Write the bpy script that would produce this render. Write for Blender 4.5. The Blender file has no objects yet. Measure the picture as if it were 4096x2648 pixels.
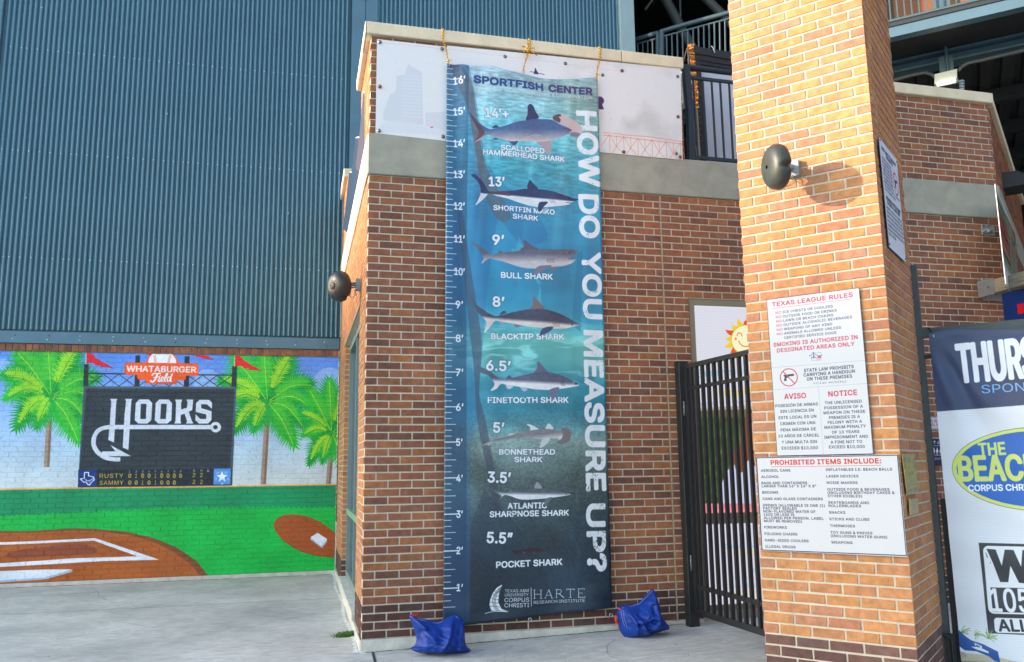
import bpy, math, random, os
import numpy as np
from mathutils import Vector, Matrix

random.seed(7)
rng = np.random.default_rng(7)
SC = bpy.context.scene
COL = SC.collection
PI = math.pi

# ------------------------------------------------------------------ camera
EYE = 1.5                                   # eye height above the concrete at the banner wall's corner
YAW, PITCH, ROLL, FPX = 0.2475615, 0.1597809, -0.01221036, 3336.3
cy, sy, cp, sp, cr, sr = (math.cos(YAW), math.sin(YAW), math.cos(PITCH), math.sin(PITCH), math.cos(ROLL), math.sin(ROLL))
FWD = np.array([sy * cp, cy * cp, sp])
R0 = np.array([cy, -sy, 0.0])
U0 = np.cross(R0, FWD)
RGT = R0 * cr + U0 * sr
UPV = -R0 * sr + U0 * cr
cam = bpy.data.cameras.new('camera')
cam.sensor_width = 36.0
cam.lens = FPX / 4096 * 36.0
cam.clip_start = 0.05
cam.clip_end = 3000
cam_ob = bpy.data.objects.new('camera', cam)
COL.objects.link(cam_ob)
M3 = Matrix((RGT, UPV, -FWD)).transposed()
cam_ob.matrix_world = Matrix.Translation((0, 0, EYE)) @ M3.to_4x4()
SC.camera = cam_ob

# ------------------------------------------------------------------ sky, sun, exposure
SUN_AZ = Vector((-0.9965, 0.084, 0)).normalized()
SUN_EL = math.radians(14.5)
world = bpy.data.worlds.new('World')
SC.world = world
world.use_nodes = True
nt = world.node_tree
sky = nt.nodes.new('ShaderNodeTexSky')
sky.sky_type = 'NISHITA'
sky.sun_disc = False
sky.sun_elevation = SUN_EL
sky.sun_rotation = math.atan2(SUN_AZ.x, SUN_AZ.y)
sky.air_density = 1.0
sky.dust_density = 1.0
sky.ozone_density = 1.0
bg = nt.nodes['Background']
bg.inputs['Strength'].default_value = 0.15
nt.links.new(sky.outputs['Color'], bg.inputs['Color'])
sun = bpy.data.lights.new('sun', 'SUN')
sun.energy = 2.15
sun.angle = math.radians(0.55)
sun.color = (1.0, 0.80, 0.63)
sun_ob = bpy.data.objects.new('sun', sun)
COL.objects.link(sun_ob)
sdir = Vector((SUN_AZ.x * math.cos(SUN_EL), SUN_AZ.y * math.cos(SUN_EL), math.sin(SUN_EL)))
sun_ob.rotation_euler = (-sdir).to_track_quat('-Z', 'Y').to_euler()
sun_ob.location = sdir * 60
SC.view_settings.view_transform = 'Standard'
SC.view_settings.look = 'None'
SC.view_settings.exposure = 2.05
SC.view_settings.gamma = 1.0
SC.view_settings.use_curve_mapping = False
SC.render.engine = 'CYCLES'
SC.cycles.max_bounces = 8
SC.cycles.use_denoising = True

# ------------------------------------------------------------------ picture ray helpers (metres on real planes)
CAM = np.array([0, 0, EYE])
def ray(px, py):
    return RGT * ((px - 2048) / FPX) + UPV * ((1324 - py) / FPX) + FWD
def hit(px, py, p, n):
    r = ray(px, py)
    t = np.dot(np.array(p) - CAM, n) / np.dot(r, n)
    return CAM + r * t
def onY(px, py, Y): return hit(px, py, (0, Y, 0), np.array([0, 1., 0]))
def onX(px, py, X): return hit(px, py, (X, 0, 0), np.array([1., 0, 0]))
def onZ(px, py, Z): return hit(px, py, (0, 0, Z), np.array([0, 0, 1.]))
def project(P):
    d = np.array(P, float) - CAM
    z = d @ FWD
    return 2048 + FPX * (d @ RGT) / z, 1324 - FPX * (d @ UPV) / z, z

TH = -0.864
U = np.array([math.cos(TH), math.sin(TH), 0.])       # along the pier's front face
V = np.array([-math.sin(TH), math.cos(TH), 0.])      # into the pier
PA = np.array([2.938, 5.0725, 0.])                   # pier front left corner
PB = PA + U * 0.906
YF = 7.255                                           # banner wall plane
YM = 12.45                                           # mural and metal wall plane
XS = 0.525                                           # side wall plane

# ------------------------------------------------------------------ scene object helpers
def tag(o, label=None, cat=None, group=None, kind=None):
    if label: o['label'] = label
    if cat: o['category'] = cat
    if group: o['group'] = group
    if kind: o['kind'] = kind
    return o
def thing(name, label, cat, loc=(0, 0, 0), rotz=0.0, group=None):
    o = bpy.data.objects.new(name, None)
    o.empty_display_size = 0.2
    COL.objects.link(o)
    o.location = loc
    o.rotation_euler = (0, 0, rotz)
    tag(o, label, cat, group)
    return o
def wmat(o):
    m = Matrix.Translation(o.location) @ o.rotation_euler.to_matrix().to_4x4()
    return wmat(o.parent) @ m if o.parent else m

class MB:
    """collects faces given in world coordinates (or in a frame) and links them as one mesh object"""
    def __init__(s, frame=None):
        s.v = []; s.f = []; s.mi = []; s.uv = {}; s.col = []; s.frame = frame; s.sm = []
    def P(s, p):
        if s.frame is None: return tuple(p)
        q = s.frame @ Vector(p)
        return (q.x, q.y, q.z)
    def face(s, pts, mi=0, uv=None, col=None, smooth=False):
        i = len(s.v)
        s.v += [s.P(p) for p in pts]
        s.f.append(tuple(range(i, i + len(pts))))
        s.mi.append(mi); s.col.append(col); s.sm.append(smooth)
        if uv: s.uv[len(s.f) - 1] = uv
    def grid(s, rows, mi=0, closed=False, uvs=None, smooth=True):
        base = len(s.v); n = len(rows[0])
        for r in rows: s.v += [s.P(p) for p in r]
        for j in range(len(rows) - 1):
            for i in range(n if closed else n - 1):
                i2 = (i + 1) % n
                s.f.append((base + j * n + i, base + j * n + i2, base + (j + 1) * n + i2, base + (j + 1) * n + i))
                s.mi.append(mi); s.col.append(None); s.sm.append(smooth)
                if uvs: s.uv[len(s.f) - 1] = [uvs[j][i], uvs[j][i2], uvs[j + 1][i2], uvs[j + 1][i]]
        return base
    def box(s, x0, x1, y0, y1, z0, z1, mi=0, bev=0.0):
        if bev <= 0:
            p = [(x0, y0, z0), (x1, y0, z0), (x1, y1, z0), (x0, y1, z0), (x0, y0, z1), (x1, y0, z1), (x1, y1, z1), (x0, y1, z1)]
            for q in ((0, 1, 5, 4), (1, 2, 6, 5), (2, 3, 7, 6), (3, 0, 4, 7), (4, 5, 6, 7), (3, 2, 1, 0)):
                s.face([p[k] for k in q], mi)
            return
        b = min(bev, (x1 - x0) * .45, (y1 - y0) * .45, (z1 - z0) * .45)
        rings = []
        for (z, k) in ((z0, b), (z0 + b, 0), (z1 - b, 0), (z1, b)):
            c = b if k == 0 else b
            rings.append([(x0 + k + (0 if k else 0), y0 + b + k * .0 + (0 if k == 0 else b * .3), z), (x0 + b + (b * .3 if k else 0), y0 + k, z),
                          (x1 - b - (b * .3 if k else 0), y0 + k, z), (x1 - k, y0 + b + (b * .3 if k else 0), z),
                          (x1 - k, y1 - b - (b * .3 if k else 0), z), (x1 - b - (b * .3 if k else 0), y1 - k, z),
                          (x0 + b + (b * .3 if k else 0), y1 - k, z), (x0 + k, y1 - b - (b * .3 if k else 0), z)])
        s.grid(rings, mi, closed=True, smooth=False)
        s.face(rings[3], mi); s.face(rings[0][::-1], mi)
    def prism(s, pts, ext, mi=0):
        """polygon pts (world) extruded by vector ext"""
        pts = [np.array(p, float) for p in pts]; e = np.array(ext, float)
        n = np.zeros(3)
        for i in range(len(pts)): n += np.cross(pts[i], pts[(i + 1) % len(pts)])
        if np.dot(n, e) > 0: pts = pts[::-1]
        s.face(pts, mi)
        back = [p + e for p in pts]
        s.face(back[::-1], mi)
        for i in range(len(pts)):
            j = (i + 1) % len(pts)
            s.face([pts[j], pts[i], back[i], back[j]], mi)
    def tube(s, path, r, n=8, mi=0, caps=True, square=False):
        path = [np.array(p, float) for p in path]
        if square: n = 4
        rows = []
        up0 = None
        for i, p in enumerate(path):
            a = path[max(i - 1, 0)]; b = path[min(i + 1, len(path) - 1)]
            t = (b - a) / (np.linalg.norm(b - a) + 1e-12)
            if up0 is None:
                up0 = np.array([0, 0, 1.]) if abs(t[2]) < .9 else np.array([0, -1., 0])
            x = np.cross(t, up0); x /= np.linalg.norm(x) + 1e-12
            y = np.cross(x, t); up0 = y
            rr = r[i] if isinstance(r, (list, tuple)) else r
            row = []
            for k in range(n):
                a_ = 2 * PI * (k + (.5 if square else 0)) / n
                q = rr * (math.sqrt(2) if square else 1)
                row.append(p + (x * math.cos(a_) + y * math.sin(a_)) * q)
            rows.append(row)
        s.grid(rows, mi, closed=True, smooth=not square)
        if caps:
            s.face(rows[0][::-1], mi); s.face(rows[-1], mi)
    def lathe(s, prof, c, axis, n=24, mi=0, smooth=True, mod=None):
        """prof = [(radius, along)], revolved about axis through c"""
        ax = np.array(axis, float); ax /= np.linalg.norm(ax)
        t = np.array([0, 0, 1.]) if abs(ax[2]) < .9 else np.array([1., 0, 0])
        x = np.cross(t, ax); x /= np.linalg.norm(x); y = np.cross(ax, x)
        rows = []
        for (r, h) in prof:
            row = []
            for k in range(n):
                a = 2 * PI * k / n
                rr = r * (mod(a, h) if mod else 1)
                row.append(np.array(c) + ax * h + (x * math.cos(a) + y * math.sin(a)) * rr)
            rows.append(row)
        s.grid(rows, mi, closed=True, smooth=smooth)
    def build(s, name, mats, parent=None, kind=None, color_attr=False):
        me = bpy.data.meshes.new(name)
        v = s.v
        if parent is not None:
            inv = wmat(parent).inverted()
            v = [tuple(inv @ Vector(p)) for p in v]
        me.from_pydata([tuple(map(float, p)) for p in v], [], s.f)
        if not isinstance(mats, (list, tuple)): mats = [mats]
        for m in mats: me.materials.append(m)
        me.polygons.foreach_set('material_index', s.mi)
        me.polygons.foreach_set('use_smooth', s.sm)
        if s.uv:
            ul = me.uv_layers.new(name='UVMap')
            for pi, uv in s.uv.items():
                p = me.polygons[pi]
                for k, li in enumerate(p.loop_indices): ul.data[li].uv = uv[k]
        if color_attr:
            ca = me.color_attributes.new('tint', 'FLOAT_COLOR', 'CORNER')
            buf = np.ones((len(me.loops), 4), np.float32)
            li = 0
            for p, c in zip(me.polygons, s.col):
                n = len(p.vertices)
                if c is not None: buf[li:li + n, :3] = c
                li += n
            ca.data.foreach_set('color', buf.ravel())
        me.update()
        o = bpy.data.objects.new(name, me)
        COL.objects.link(o)
        if parent is not None: o.parent = parent
        if kind: o['kind'] = kind
        return o
def frame(origin, ang):
    return Matrix.Translation(Vector(origin)) @ Matrix.Rotation(ang, 4, 'Z')
def inst(src, parent, loc, rot=None, name=None):
    """a copy of a mesh object sharing its data, as a part of parent (loc local to the parent)"""
    c = src.copy()
    c.location = loc
    if rot is not None: c.rotation_euler = rot
    if name: c.name = name
    COL.objects.link(c)
    c.parent = parent
    return c

# ------------------------------------------------------------------ colours and materials
def lin(c):
    c = c / 255.0
    return c / 12.92 if c <= 0.04045 else ((c + 0.055) / 1.055) ** 2.4
def C(r, g, b, k=1.0): return tuple(min(0.85, lin(v) * k) for v in (r, g, b))
MATS = {}
def mat(name, base, rough=0.7, metal=0.0, bump=0.0, bscale=60, var=0.0, vscale=8, spec=0.5, emit=None, estr=0.0, coord='Object', dark=None, stretch=None, coat=0):
    if name in MATS: return MATS[name]
    m = bpy.data.materials.new(name); MATS[name] = m
    m.use_nodes = True
    t = m.node_tree; b = t.nodes['Principled BSDF']
    b.inputs['Roughness'].default_value = rough
    b.inputs['Metallic'].default_value = metal
    b.inputs['Specular IOR Level'].default_value = spec
    b.inputs['Base Color'].default_value = (*base, 1)
    if coat: b.inputs['Coat Weight'].default_value = coat
    tc = t.nodes.new('ShaderNodeTexCoord')
    src = tc.outputs[coord]
    if stretch:
        mp = t.nodes.new('ShaderNodeMapping'); mp.inputs['Scale'].default_value = stretch
        t.links.new(src, mp.inputs['Vector']); src = mp.outputs['Vector']
    if var:
        n = t.nodes.new('ShaderNodeTexNoise'); n.inputs['Scale'].default_value = vscale; n.inputs['Detail'].default_value = 6
        n.inputs['Roughness'].default_value = 0.65
        t.links.new(src, n.inputs['Vector'])
        r = t.nodes.new('ShaderNodeValToRGB')
        d = dark if dark else tuple(c * (1 - var) for c in base)
        r.color_ramp.elements[0].position = 0.33; r.color_ramp.elements[0].color = (*d, 1)
        r.color_ramp.elements[1].position = 0.66; r.color_ramp.elements[1].color = (*[min(1, c * (1 + var * .6)) for c in base], 1)
        t.links.new(n.outputs['Fac'], r.inputs['Fac'])
        t.links.new(r.outputs['Color'], b.inputs['Base Color'])
    if bump:
        n2 = t.nodes.new('ShaderNodeTexNoise'); n2.inputs['Scale'].default_value = bscale; n2.inputs['Detail'].default_value = 5
        t.links.new(src, n2.inputs['Vector'])
        bp = t.nodes.new('ShaderNodeBump'); bp.inputs['Strength'].default_value = min(1, bump); bp.inputs['Distance'].default_value = 0.004
        t.links.new(n2.outputs['Fac'], bp.inputs['Height']); t.links.new(bp.outputs['Normal'], b.inputs['Normal'])
    if emit:
        b.inputs['Emission Color'].default_value = (*emit, 1); b.inputs['Emission Strength'].default_value = estr
    return m

def brick_mat():
    m = bpy.data.materials.new('clay_brick'); m.use_nodes = True
    t = m.node_tree; b = t.nodes['Principled BSDF']; b.inputs['Roughness'].default_value = 0.85
    b.inputs['Specular IOR Level'].default_value = 0.3
    at = t.nodes.new('ShaderNodeAttribute'); at.attribute_name = 'tint'
    g = t.nodes.new('ShaderNodeNewGeometry')
    n = t.nodes.new('ShaderNodeTexNoise'); n.inputs['Scale'].default_value = 22; n.inputs['Detail'].default_value = 4
    t.links.new(g.outputs['Position'], n.inputs['Vector'])
    mr = t.nodes.new('ShaderNodeMapRange'); mr.inputs['From Min'].default_value = .3; mr.inputs['From Max'].default_value = .7
    mr.inputs['To Min'].default_value = .80; mr.inputs['To Max'].default_value = 1.18
    t.links.new(n.outputs['Fac'], mr.inputs['Value'])
    mx = t.nodes.new('ShaderNodeMix'); mx.data_type = 'RGBA'; mx.blend_type = 'MULTIPLY'; mx.inputs[0].default_value = 1
    t.links.new(at.outputs['Color'], mx.inputs[6]); t.links.new(mr.outputs['Result'], mx.inputs[7])
    # dark iron specks and pale grains
    v = t.nodes.new('ShaderNodeTexNoise'); v.inputs['Scale'].default_value = 230; v.inputs['Detail'].default_value = 2
    t.links.new(g.outputs['Position'], v.inputs['Vector'])
    r = t.nodes.new('ShaderNodeValToRGB')
    r.color_ramp.elements[0].position = .27; r.color_ramp.elements[0].color = (.32, .28, .26, 1)
    r.color_ramp.elements[1].position = .36; r.color_ramp.elements[1].color = (1, 1, 1, 1)
    e = r.color_ramp.elements.new(.68); e.color = (1, 1, 1, 1)
    e = r.color_ramp.elements.new(.74); e.color = (1.9, 1.9, 1.9, 1)
    t.links.new(v.outputs['Fac'], r.inputs['Fac'])
    mx2 = t.nodes.new('ShaderNodeMix'); mx2.data_type = 'RGBA'; mx2.blend_type = 'MULTIPLY'; mx2.inputs[0].default_value = 1
    t.links.new(mx.outputs[2], mx2.inputs[6]); t.links.new(r.outputs['Color'], mx2.inputs[7])
    lg = t.nodes.new('ShaderNodeTexNoise'); lg.inputs['Scale'].default_value = 1.3; lg.inputs['Detail'].default_value = 5; lg.inputs['Roughness'].default_value = .6
    t.links.new(g.outputs['Position'], lg.inputs['Vector'])
    r3 = t.nodes.new('ShaderNodeValToRGB'); r3.color_ramp.elements[0].position = .30; r3.color_ramp.elements[0].color = (.80, .80, .80, 1); r3.color_ramp.elements[1].position = .62; r3.color_ramp.elements[1].color = (1.06, 1.06, 1.06, 1)
    t.links.new(lg.outputs['Fac'], r3.inputs['Fac'])
    mx3 = t.nodes.new('ShaderNodeMix'); mx3.data_type = 'RGBA'; mx3.blend_type = 'MULTIPLY'; mx3.inputs[0].default_value = 1
    t.links.new(mx2.outputs[2], mx3.inputs[6]); t.links.new(r3.outputs['Color'], mx3.inputs[7])
    ef = t.nodes.new('ShaderNodeTexNoise'); ef.inputs['Scale'].default_value = 3.1; ef.inputs['Detail'].default_value = 8; ef.inputs['Roughness'].default_value = .75; ef.inputs['Distortion'].default_value = .6
    t.links.new(g.outputs['Position'], ef.inputs['Vector'])
    r4 = t.nodes.new('ShaderNodeValToRGB'); r4.color_ramp.elements[0].position = .66; r4.color_ramp.elements[0].color = (0, 0, 0, 1); r4.color_ramp.elements[1].position = .80; r4.color_ramp.elements[1].color = (.5, .5, .5, 1)
    t.links.new(ef.outputs['Fac'], r4.inputs['Fac'])
    mx4 = t.nodes.new('ShaderNodeMix'); mx4.data_type = 'RGBA'; mx4.inputs[7].default_value = (*C(190, 172, 160), 1)
    t.links.new(r4.outputs['Color'], mx4.inputs[0]); t.links.new(mx3.outputs[2], mx4.inputs[6])
    t.links.new(mx4.outputs[2], b.inputs['Base Color'])
    bp = t.nodes.new('ShaderNodeBump'); bp.inputs['Strength'].default_value = .5; bp.inputs['Distance'].default_value = .002
    t.links.new(v.outputs['Fac'], bp.inputs['Height']); t.links.new(bp.outputs['Normal'], b.inputs['Normal'])
    return m
BRICK = brick_mat()
MORTAR = mat('mortar', C(205, 196, 176), .95, bump=.8, bscale=250, var=.12, vscale=14, coord='Object')
CONC = mat('cast_concrete', C(158, 158, 144), .9, bump=.5, bscale=90, var=.16, vscale=5)
CONC_L = mat('pale_concrete', C(205, 203, 192), .9, bump=.7, bscale=70, var=.2, vscale=7)
STONE = mat('cast_stone', C(222, 208, 178), .85, bump=.5, bscale=120, var=.10, vscale=6)
BLACK = mat('black_paint', C(34, 37, 40), .55, bump=.5, bscale=160, var=.25, vscale=20)
DARKSTEEL = mat('dark_steel', C(40, 48, 52), .5, bump=.3, bscale=90, var=.2, vscale=12)
ZINC = mat('galvanised_steel', C(165, 172, 172), .45, .6, bump=.2, bscale=60, var=.15, vscale=15)

# ------------------------------------------------------------------ flat print: shapes drawn into an in-memory picture
FONTS = {}
def font(name):
    if name not in FONTS:
        FONTS[name] = None
        p = os.path.join(bpy.utils.system_resource('DATAFILES') or '', 'fonts', 'Inter.woff2')
        try:
            if name == 'inter' and os.path.exists(p): FONTS[name] = bpy.data.fonts.load(p)
        except Exception:
            pass
    return FONTS[name]
TXT = bpy.data.curves.new('lettering', 'FONT'); TXT.dimensions = '2D'; TXT.fill_mode = 'NONE'; TXT.resolution_u = 3
TXT_OB = bpy.data.objects.new('lettering', TXT); COL.objects.link(TXT_OB)
TXT_DEF = TXT.font
GLY = {}
def glyphs(s, fnt='inter', space=1.0):
    k = (s, fnt, space)
    if k in GLY: return GLY[k]
    f = font(fnt)
    if f: TXT.font = f
    elif TXT_DEF: TXT.font = TXT_DEF
    TXT.body = s; TXT.space_character = space
    dg = bpy.context.evaluated_depsgraph_get(); dg.update()
    ev = TXT_OB.evaluated_get(dg); me = ev.to_mesh()
    co = np.array([tuple(v.co)[:2] for v in me.vertices]).reshape(-1, 2)
    e = np.array([tuple(x.vertices) for x in me.edges]).reshape(-1, 2)
    ev.to_mesh_clear()
    if len(e) == 0: GLY[k] = (np.zeros((0, 4)), 1); return GLY[k]
    a = np.minimum(e[:, 0], e[:, 1]); b = np.maximum(e[:, 0], e[:, 1])
    closing = (b - a) > 1
    s0 = np.where(closing, b, a); s1 = np.where(closing, a, b)
    ed = np.hstack([co[s0], co[s1]])
    x0 = co[:, 0].min()
    ed[:, 0] -= x0; ed[:, 2] -= x0
    GLY[k] = (ed, co[:, 0].max() - x0)
    return GLY[k]
def capheight(fnt='inter'):
    ed, _ = glyphs('H', fnt)
    return max(ed[:, 1].max(), ed[:, 3].max())

def vnoise(x, y, seed=0):
    xi = np.floor(x).astype(np.int64); yi = np.floor(y).astype(np.int64)
    fx = x - xi; fy = y - yi
    fx = fx * fx * (3 - 2 * fx); fy = fy * fy * (3 - 2 * fy)
    def h(a, b):
        n = (a * 374761393 + b * 668265263 + seed * 982451653) & 0xffffffff
        n = ((n ^ (n >> 13)) * 1274126177) & 0xffffffff
        return ((n ^ (n >> 16)) & 0xffff) / 65535.0
    return (h(xi, yi) * (1 - fx) + h(xi + 1, yi) * fx) * (1 - fy) + (h(xi, yi + 1) * (1 - fx) + h(xi + 1, yi + 1) * fx) * fy
def fbm(x, y, seed=0, o=4):
    s = 0; a = .5; t = 0
    for i in range(o):
        s = s + a * vnoise(x, y, seed + i); t += a; x = x * 2.03; y = y * 2.03; a *= .5
    return s / t

class Board:
    """a printed rectangle on a vertical plane: picture positions go in, metres on the plane come out"""
    def __init__(s, p0, a, n, a0, a1, z0, z1, ppm, bg=(255, 255, 255)):
        s.p0 = np.array(p0, float); s.a = np.array(a, float); s.n = np.array(n, float)
        s.a0, s.a1, s.z0, s.z1, s.ppm = a0, a1, z0, z1, ppm
        s.W = int((a1 - a0) * ppm); s.H = int((z1 - z0) * ppm)
        s.img = np.zeros((s.H, s.W, 3), np.float32); s.img[:] = np.array(bg, np.float32) / 255
        s.T = (0, 0, 1)
        s.yy, s.xx = np.mgrid[0:s.H, 0:s.W]
    def plane(s, P):
        d = np.array(P) - s.p0
        return d @ s.a, P[2]
    def m(s, p):
        ox, oy, k = s.T
        P = hit(ox + p[0] * k, oy + p[1] * k, s.p0, s.n)
        a, z = s.plane(P)
        return np.array([(a - s.a0) * s.ppm, (z - s.z0) * s.ppm])
    def mask(s, ed, eo=True, grow=0, rough=0):
        ed = np.asarray(ed, float)
        if len(ed) == 0: return None
        pad = int(grow) + 2
        x0 = int(max(0, min(ed[:, 0].min(), ed[:, 2].min()) - pad)); x1 = int(min(s.W, max(ed[:, 0].max(), ed[:, 2].max()) + pad))
        y0 = int(max(0, min(ed[:, 1].min(), ed[:, 3].min()) - pad)); y1 = int(min(s.H, max(ed[:, 1].max(), ed[:, 3].max()) + pad))
        if x1 <= x0 or y1 <= y0: return None
        w = x1 - x0; h = y1 - y0
        SS = 3
        cov = np.zeros((h, w + 2), np.float32)
        ya = np.minimum(ed[:, 1], ed[:, 3]); yb = np.maximum(ed[:, 1], ed[:, 3])
        sg = np.where(ed[:, 3] > ed[:, 1], 1, -1)
        order = np.argsort(ya)
        ed = ed[order]; ya = ya[order]; yb = yb[order]; sg = sg[order]
        for j in range(h * SS):
            yv = y0 + (j + .5) / SS
            k = np.searchsorted(ya, yv, side='right')
            sel = np.nonzero(yb[:k] > yv)[0]
            if len(sel) < 2: continue
            e = ed[sel]
            xs = e[:, 0] + (yv - e[:, 1]) * (e[:, 2] - e[:, 0]) / (e[:, 3] - e[:, 1]) - x0
            o = np.argsort(xs); xs = xs[o]; g = sg[sel][o]
            wn = 0; row = cov[j // SS]
            for i in range(len(xs) - 1):
                wn += g[i] if not eo else 1
                if (wn != 0) if not eo else (wn % 2 == 1):
                    a = max(0., xs[i]); b = min(float(w), xs[i + 1])
                    if b <= a: continue
                    ia = int(a); ib = int(b)
                    if ia == ib: row[ia] += b - a
                    else:
                        row[ia] += ia + 1 - a
                        if ib > ia + 1: row[ia + 1:ib] += 1
                        row[ib] += b - ib
        cov = np.clip(cov[:, :w] / SS, 0, 1)
        if grow > 0.2:
            out = cov.copy(); R = int(math.ceil(grow))
            for dy in range(-R, R + 1):
                for dx in range(-R, R + 1):
                    d = math.hypot(dx, dy)
                    if d == 0 or d > grow + .7: continue
                    wgt = min(1, grow + .7 - d)
                    sh = np.zeros_like(cov)
                    sh[max(0, dy):h + min(0, dy), max(0, dx):w + min(0, dx)] = cov[max(0, -dy):h + min(0, -dy), max(0, -dx):w + min(0, -dx)]
                    out = np.maximum(out, sh * wgt)
            cov = out
        if rough > 0:
            X = s.xx[y0:y1, x0:x1] / s.ppm; Y = s.yy[y0:y1, x0:x1] / s.ppm
            n = vnoise(X * 170, Y * 170, 5) * .55 + vnoise(X * 14, Y * 14, 9) * .45
            cov = cov * (1 - np.clip((n - (1 - rough)) * 14, 0, 1) * .85)
        return x0, y0, x1, y1, cov
    def fill(s, mk, color, alpha=1.0):
        if mk is None: return
        x0, y0, x1, y1, c = mk
        c = (c * alpha)[..., None]
        if callable(color): col = color(s.xx[y0:y1, x0:x1], s.yy[y0:y1, x0:x1])
        else: col = np.array(color, np.float32) / 255
        s.img[y0:y1, x0:x1] = s.img[y0:y1, x0:x1] * (1 - c) + col * c
    @staticmethod
    def smooth(pts, closed=True, n=6):
        pts = [np.array(p, float) for p in pts]; N = len(pts); out = []
        rngi = range(N) if closed else range(N - 1)
        for i in rngi:
            if closed: p0, p1, p2, p3 = pts[i - 1], pts[i], pts[(i + 1) % N], pts[(i + 2) % N]
            else: p0, p1, p2, p3 = pts[max(i - 1, 0)], pts[i], pts[i + 1], pts[min(i + 2, N - 1)]
            for k in range(n):
                t = k / n
                out.append(.5 * (2 * p1 + (p2 - p0) * t + (2 * p0 - 5 * p1 + 4 * p2 - p3) * t * t + (3 * p1 - p0 - 3 * p2 + p3) * t ** 3))
        if not closed: out.append(pts[-1])
        return out
    def poly(s, pts, color, alpha=1, sm=False, grow=0, holes=()):
        ed = []
        for loop in [pts] + list(holes):
            q = s.smooth(loop) if sm else loop
            q = [s.m(p) for p in q]
            ed += [(*q[i], *q[(i + 1) % len(q)]) for i in range(len(q))]
        s.fill(s.mask(ed, True, grow), color, alpha)
    def line(s, pts, w, color, closed=False, sm=False, alpha=1):
        if sm: pts = s.smooth(pts, closed)
        q = [s.m(p) for p in pts]
        if closed: q.append(q[0])
        k = np.linalg.norm(s.m((pts[0][0] + 1, pts[0][1])) - s.m(pts[0])) * .5 + np.linalg.norm(s.m((pts[0][0], pts[0][1] + 1)) - s.m(pts[0])) * .5
        h = w * k / 2; ed = []
        for i in range(len(q) - 1):
            d = q[i + 1] - q[i]; L = np.linalg.norm(d)
            if L < 1e-6: continue
            d = d / L; nn = np.array([-d[1], d[0]]) * h; ex = d * h * .35
            c = [q[i] - ex + nn, q[i] - ex - nn, q[i + 1] + ex - nn, q[i + 1] + ex + nn]
            ed += [(*c[j], *c[(j + 1) % 4]) for j in range(4)]
        s.fill(s.mask(ed, False), color, alpha)
    def ell(s, c, rx, ry, color, alpha=1, rot=0, a0=0, a1=360):
        n = 40; pts = []
        for i in range(n + 1):
            t = math.radians(a0 + (a1 - a0) * i / n)
            x, y = rx * math.cos(t), ry * math.sin(t)
            pts.append((c[0] + x * math.cos(rot) - y * math.sin(rot), c[1] + x * math.sin(rot) + y * math.cos(rot)))
        s.poly(pts, color, alpha)
    def text(s, t, p0, p1, cap, color, bold=0, fnt='inter', up=None, rough=0, space=1.0, alpha=1, halo=0):
        ed, w = glyphs(t, fnt, space)
        ch = capheight(fnt)
        A = s.m(p0); B = s.m(p1)
        uq = up if up else (0, -cap)
        Uv = s.m((p0[0] + uq[0], p0[1] + uq[1])) - A
        ex = (B - A) / w; pn = np.array([-ex[1], ex[0]]); pn = pn / (np.linalg.norm(pn) + 1e-9)
        ey = pn * abs(Uv @ pn) / ch
        a = A + ed[:, 0:1] * ex + ed[:, 1:2] * ey
        b = A + ed[:, 2:3] * ex + ed[:, 3:4] * ey
        g = bold * .58 * np.linalg.norm(Uv)
        if halo: s.fill(s.mask(np.hstack([a, b]), False, g + halo), (10, 40, 70), .30)
        s.fill(s.mask(np.hstack([a, b]), False, g, rough), color, alpha)
    def image(s, name):
        im = bpy.data.images.new(name, s.W, s.H, alpha=False)
        buf = np.ones((s.H, s.W, 4), np.float32); buf[..., :3] = np.clip(s.img, 0, 1)
        im.pixels.foreach_set(buf.ravel()); im.update(); im.pack()
        return im
    def uv(s, P):
        a, z = s.plane(np.array(P))
        return ((a - s.a0) / (s.a1 - s.a0), (z - s.z0) / (s.z1 - s.z0))

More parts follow.
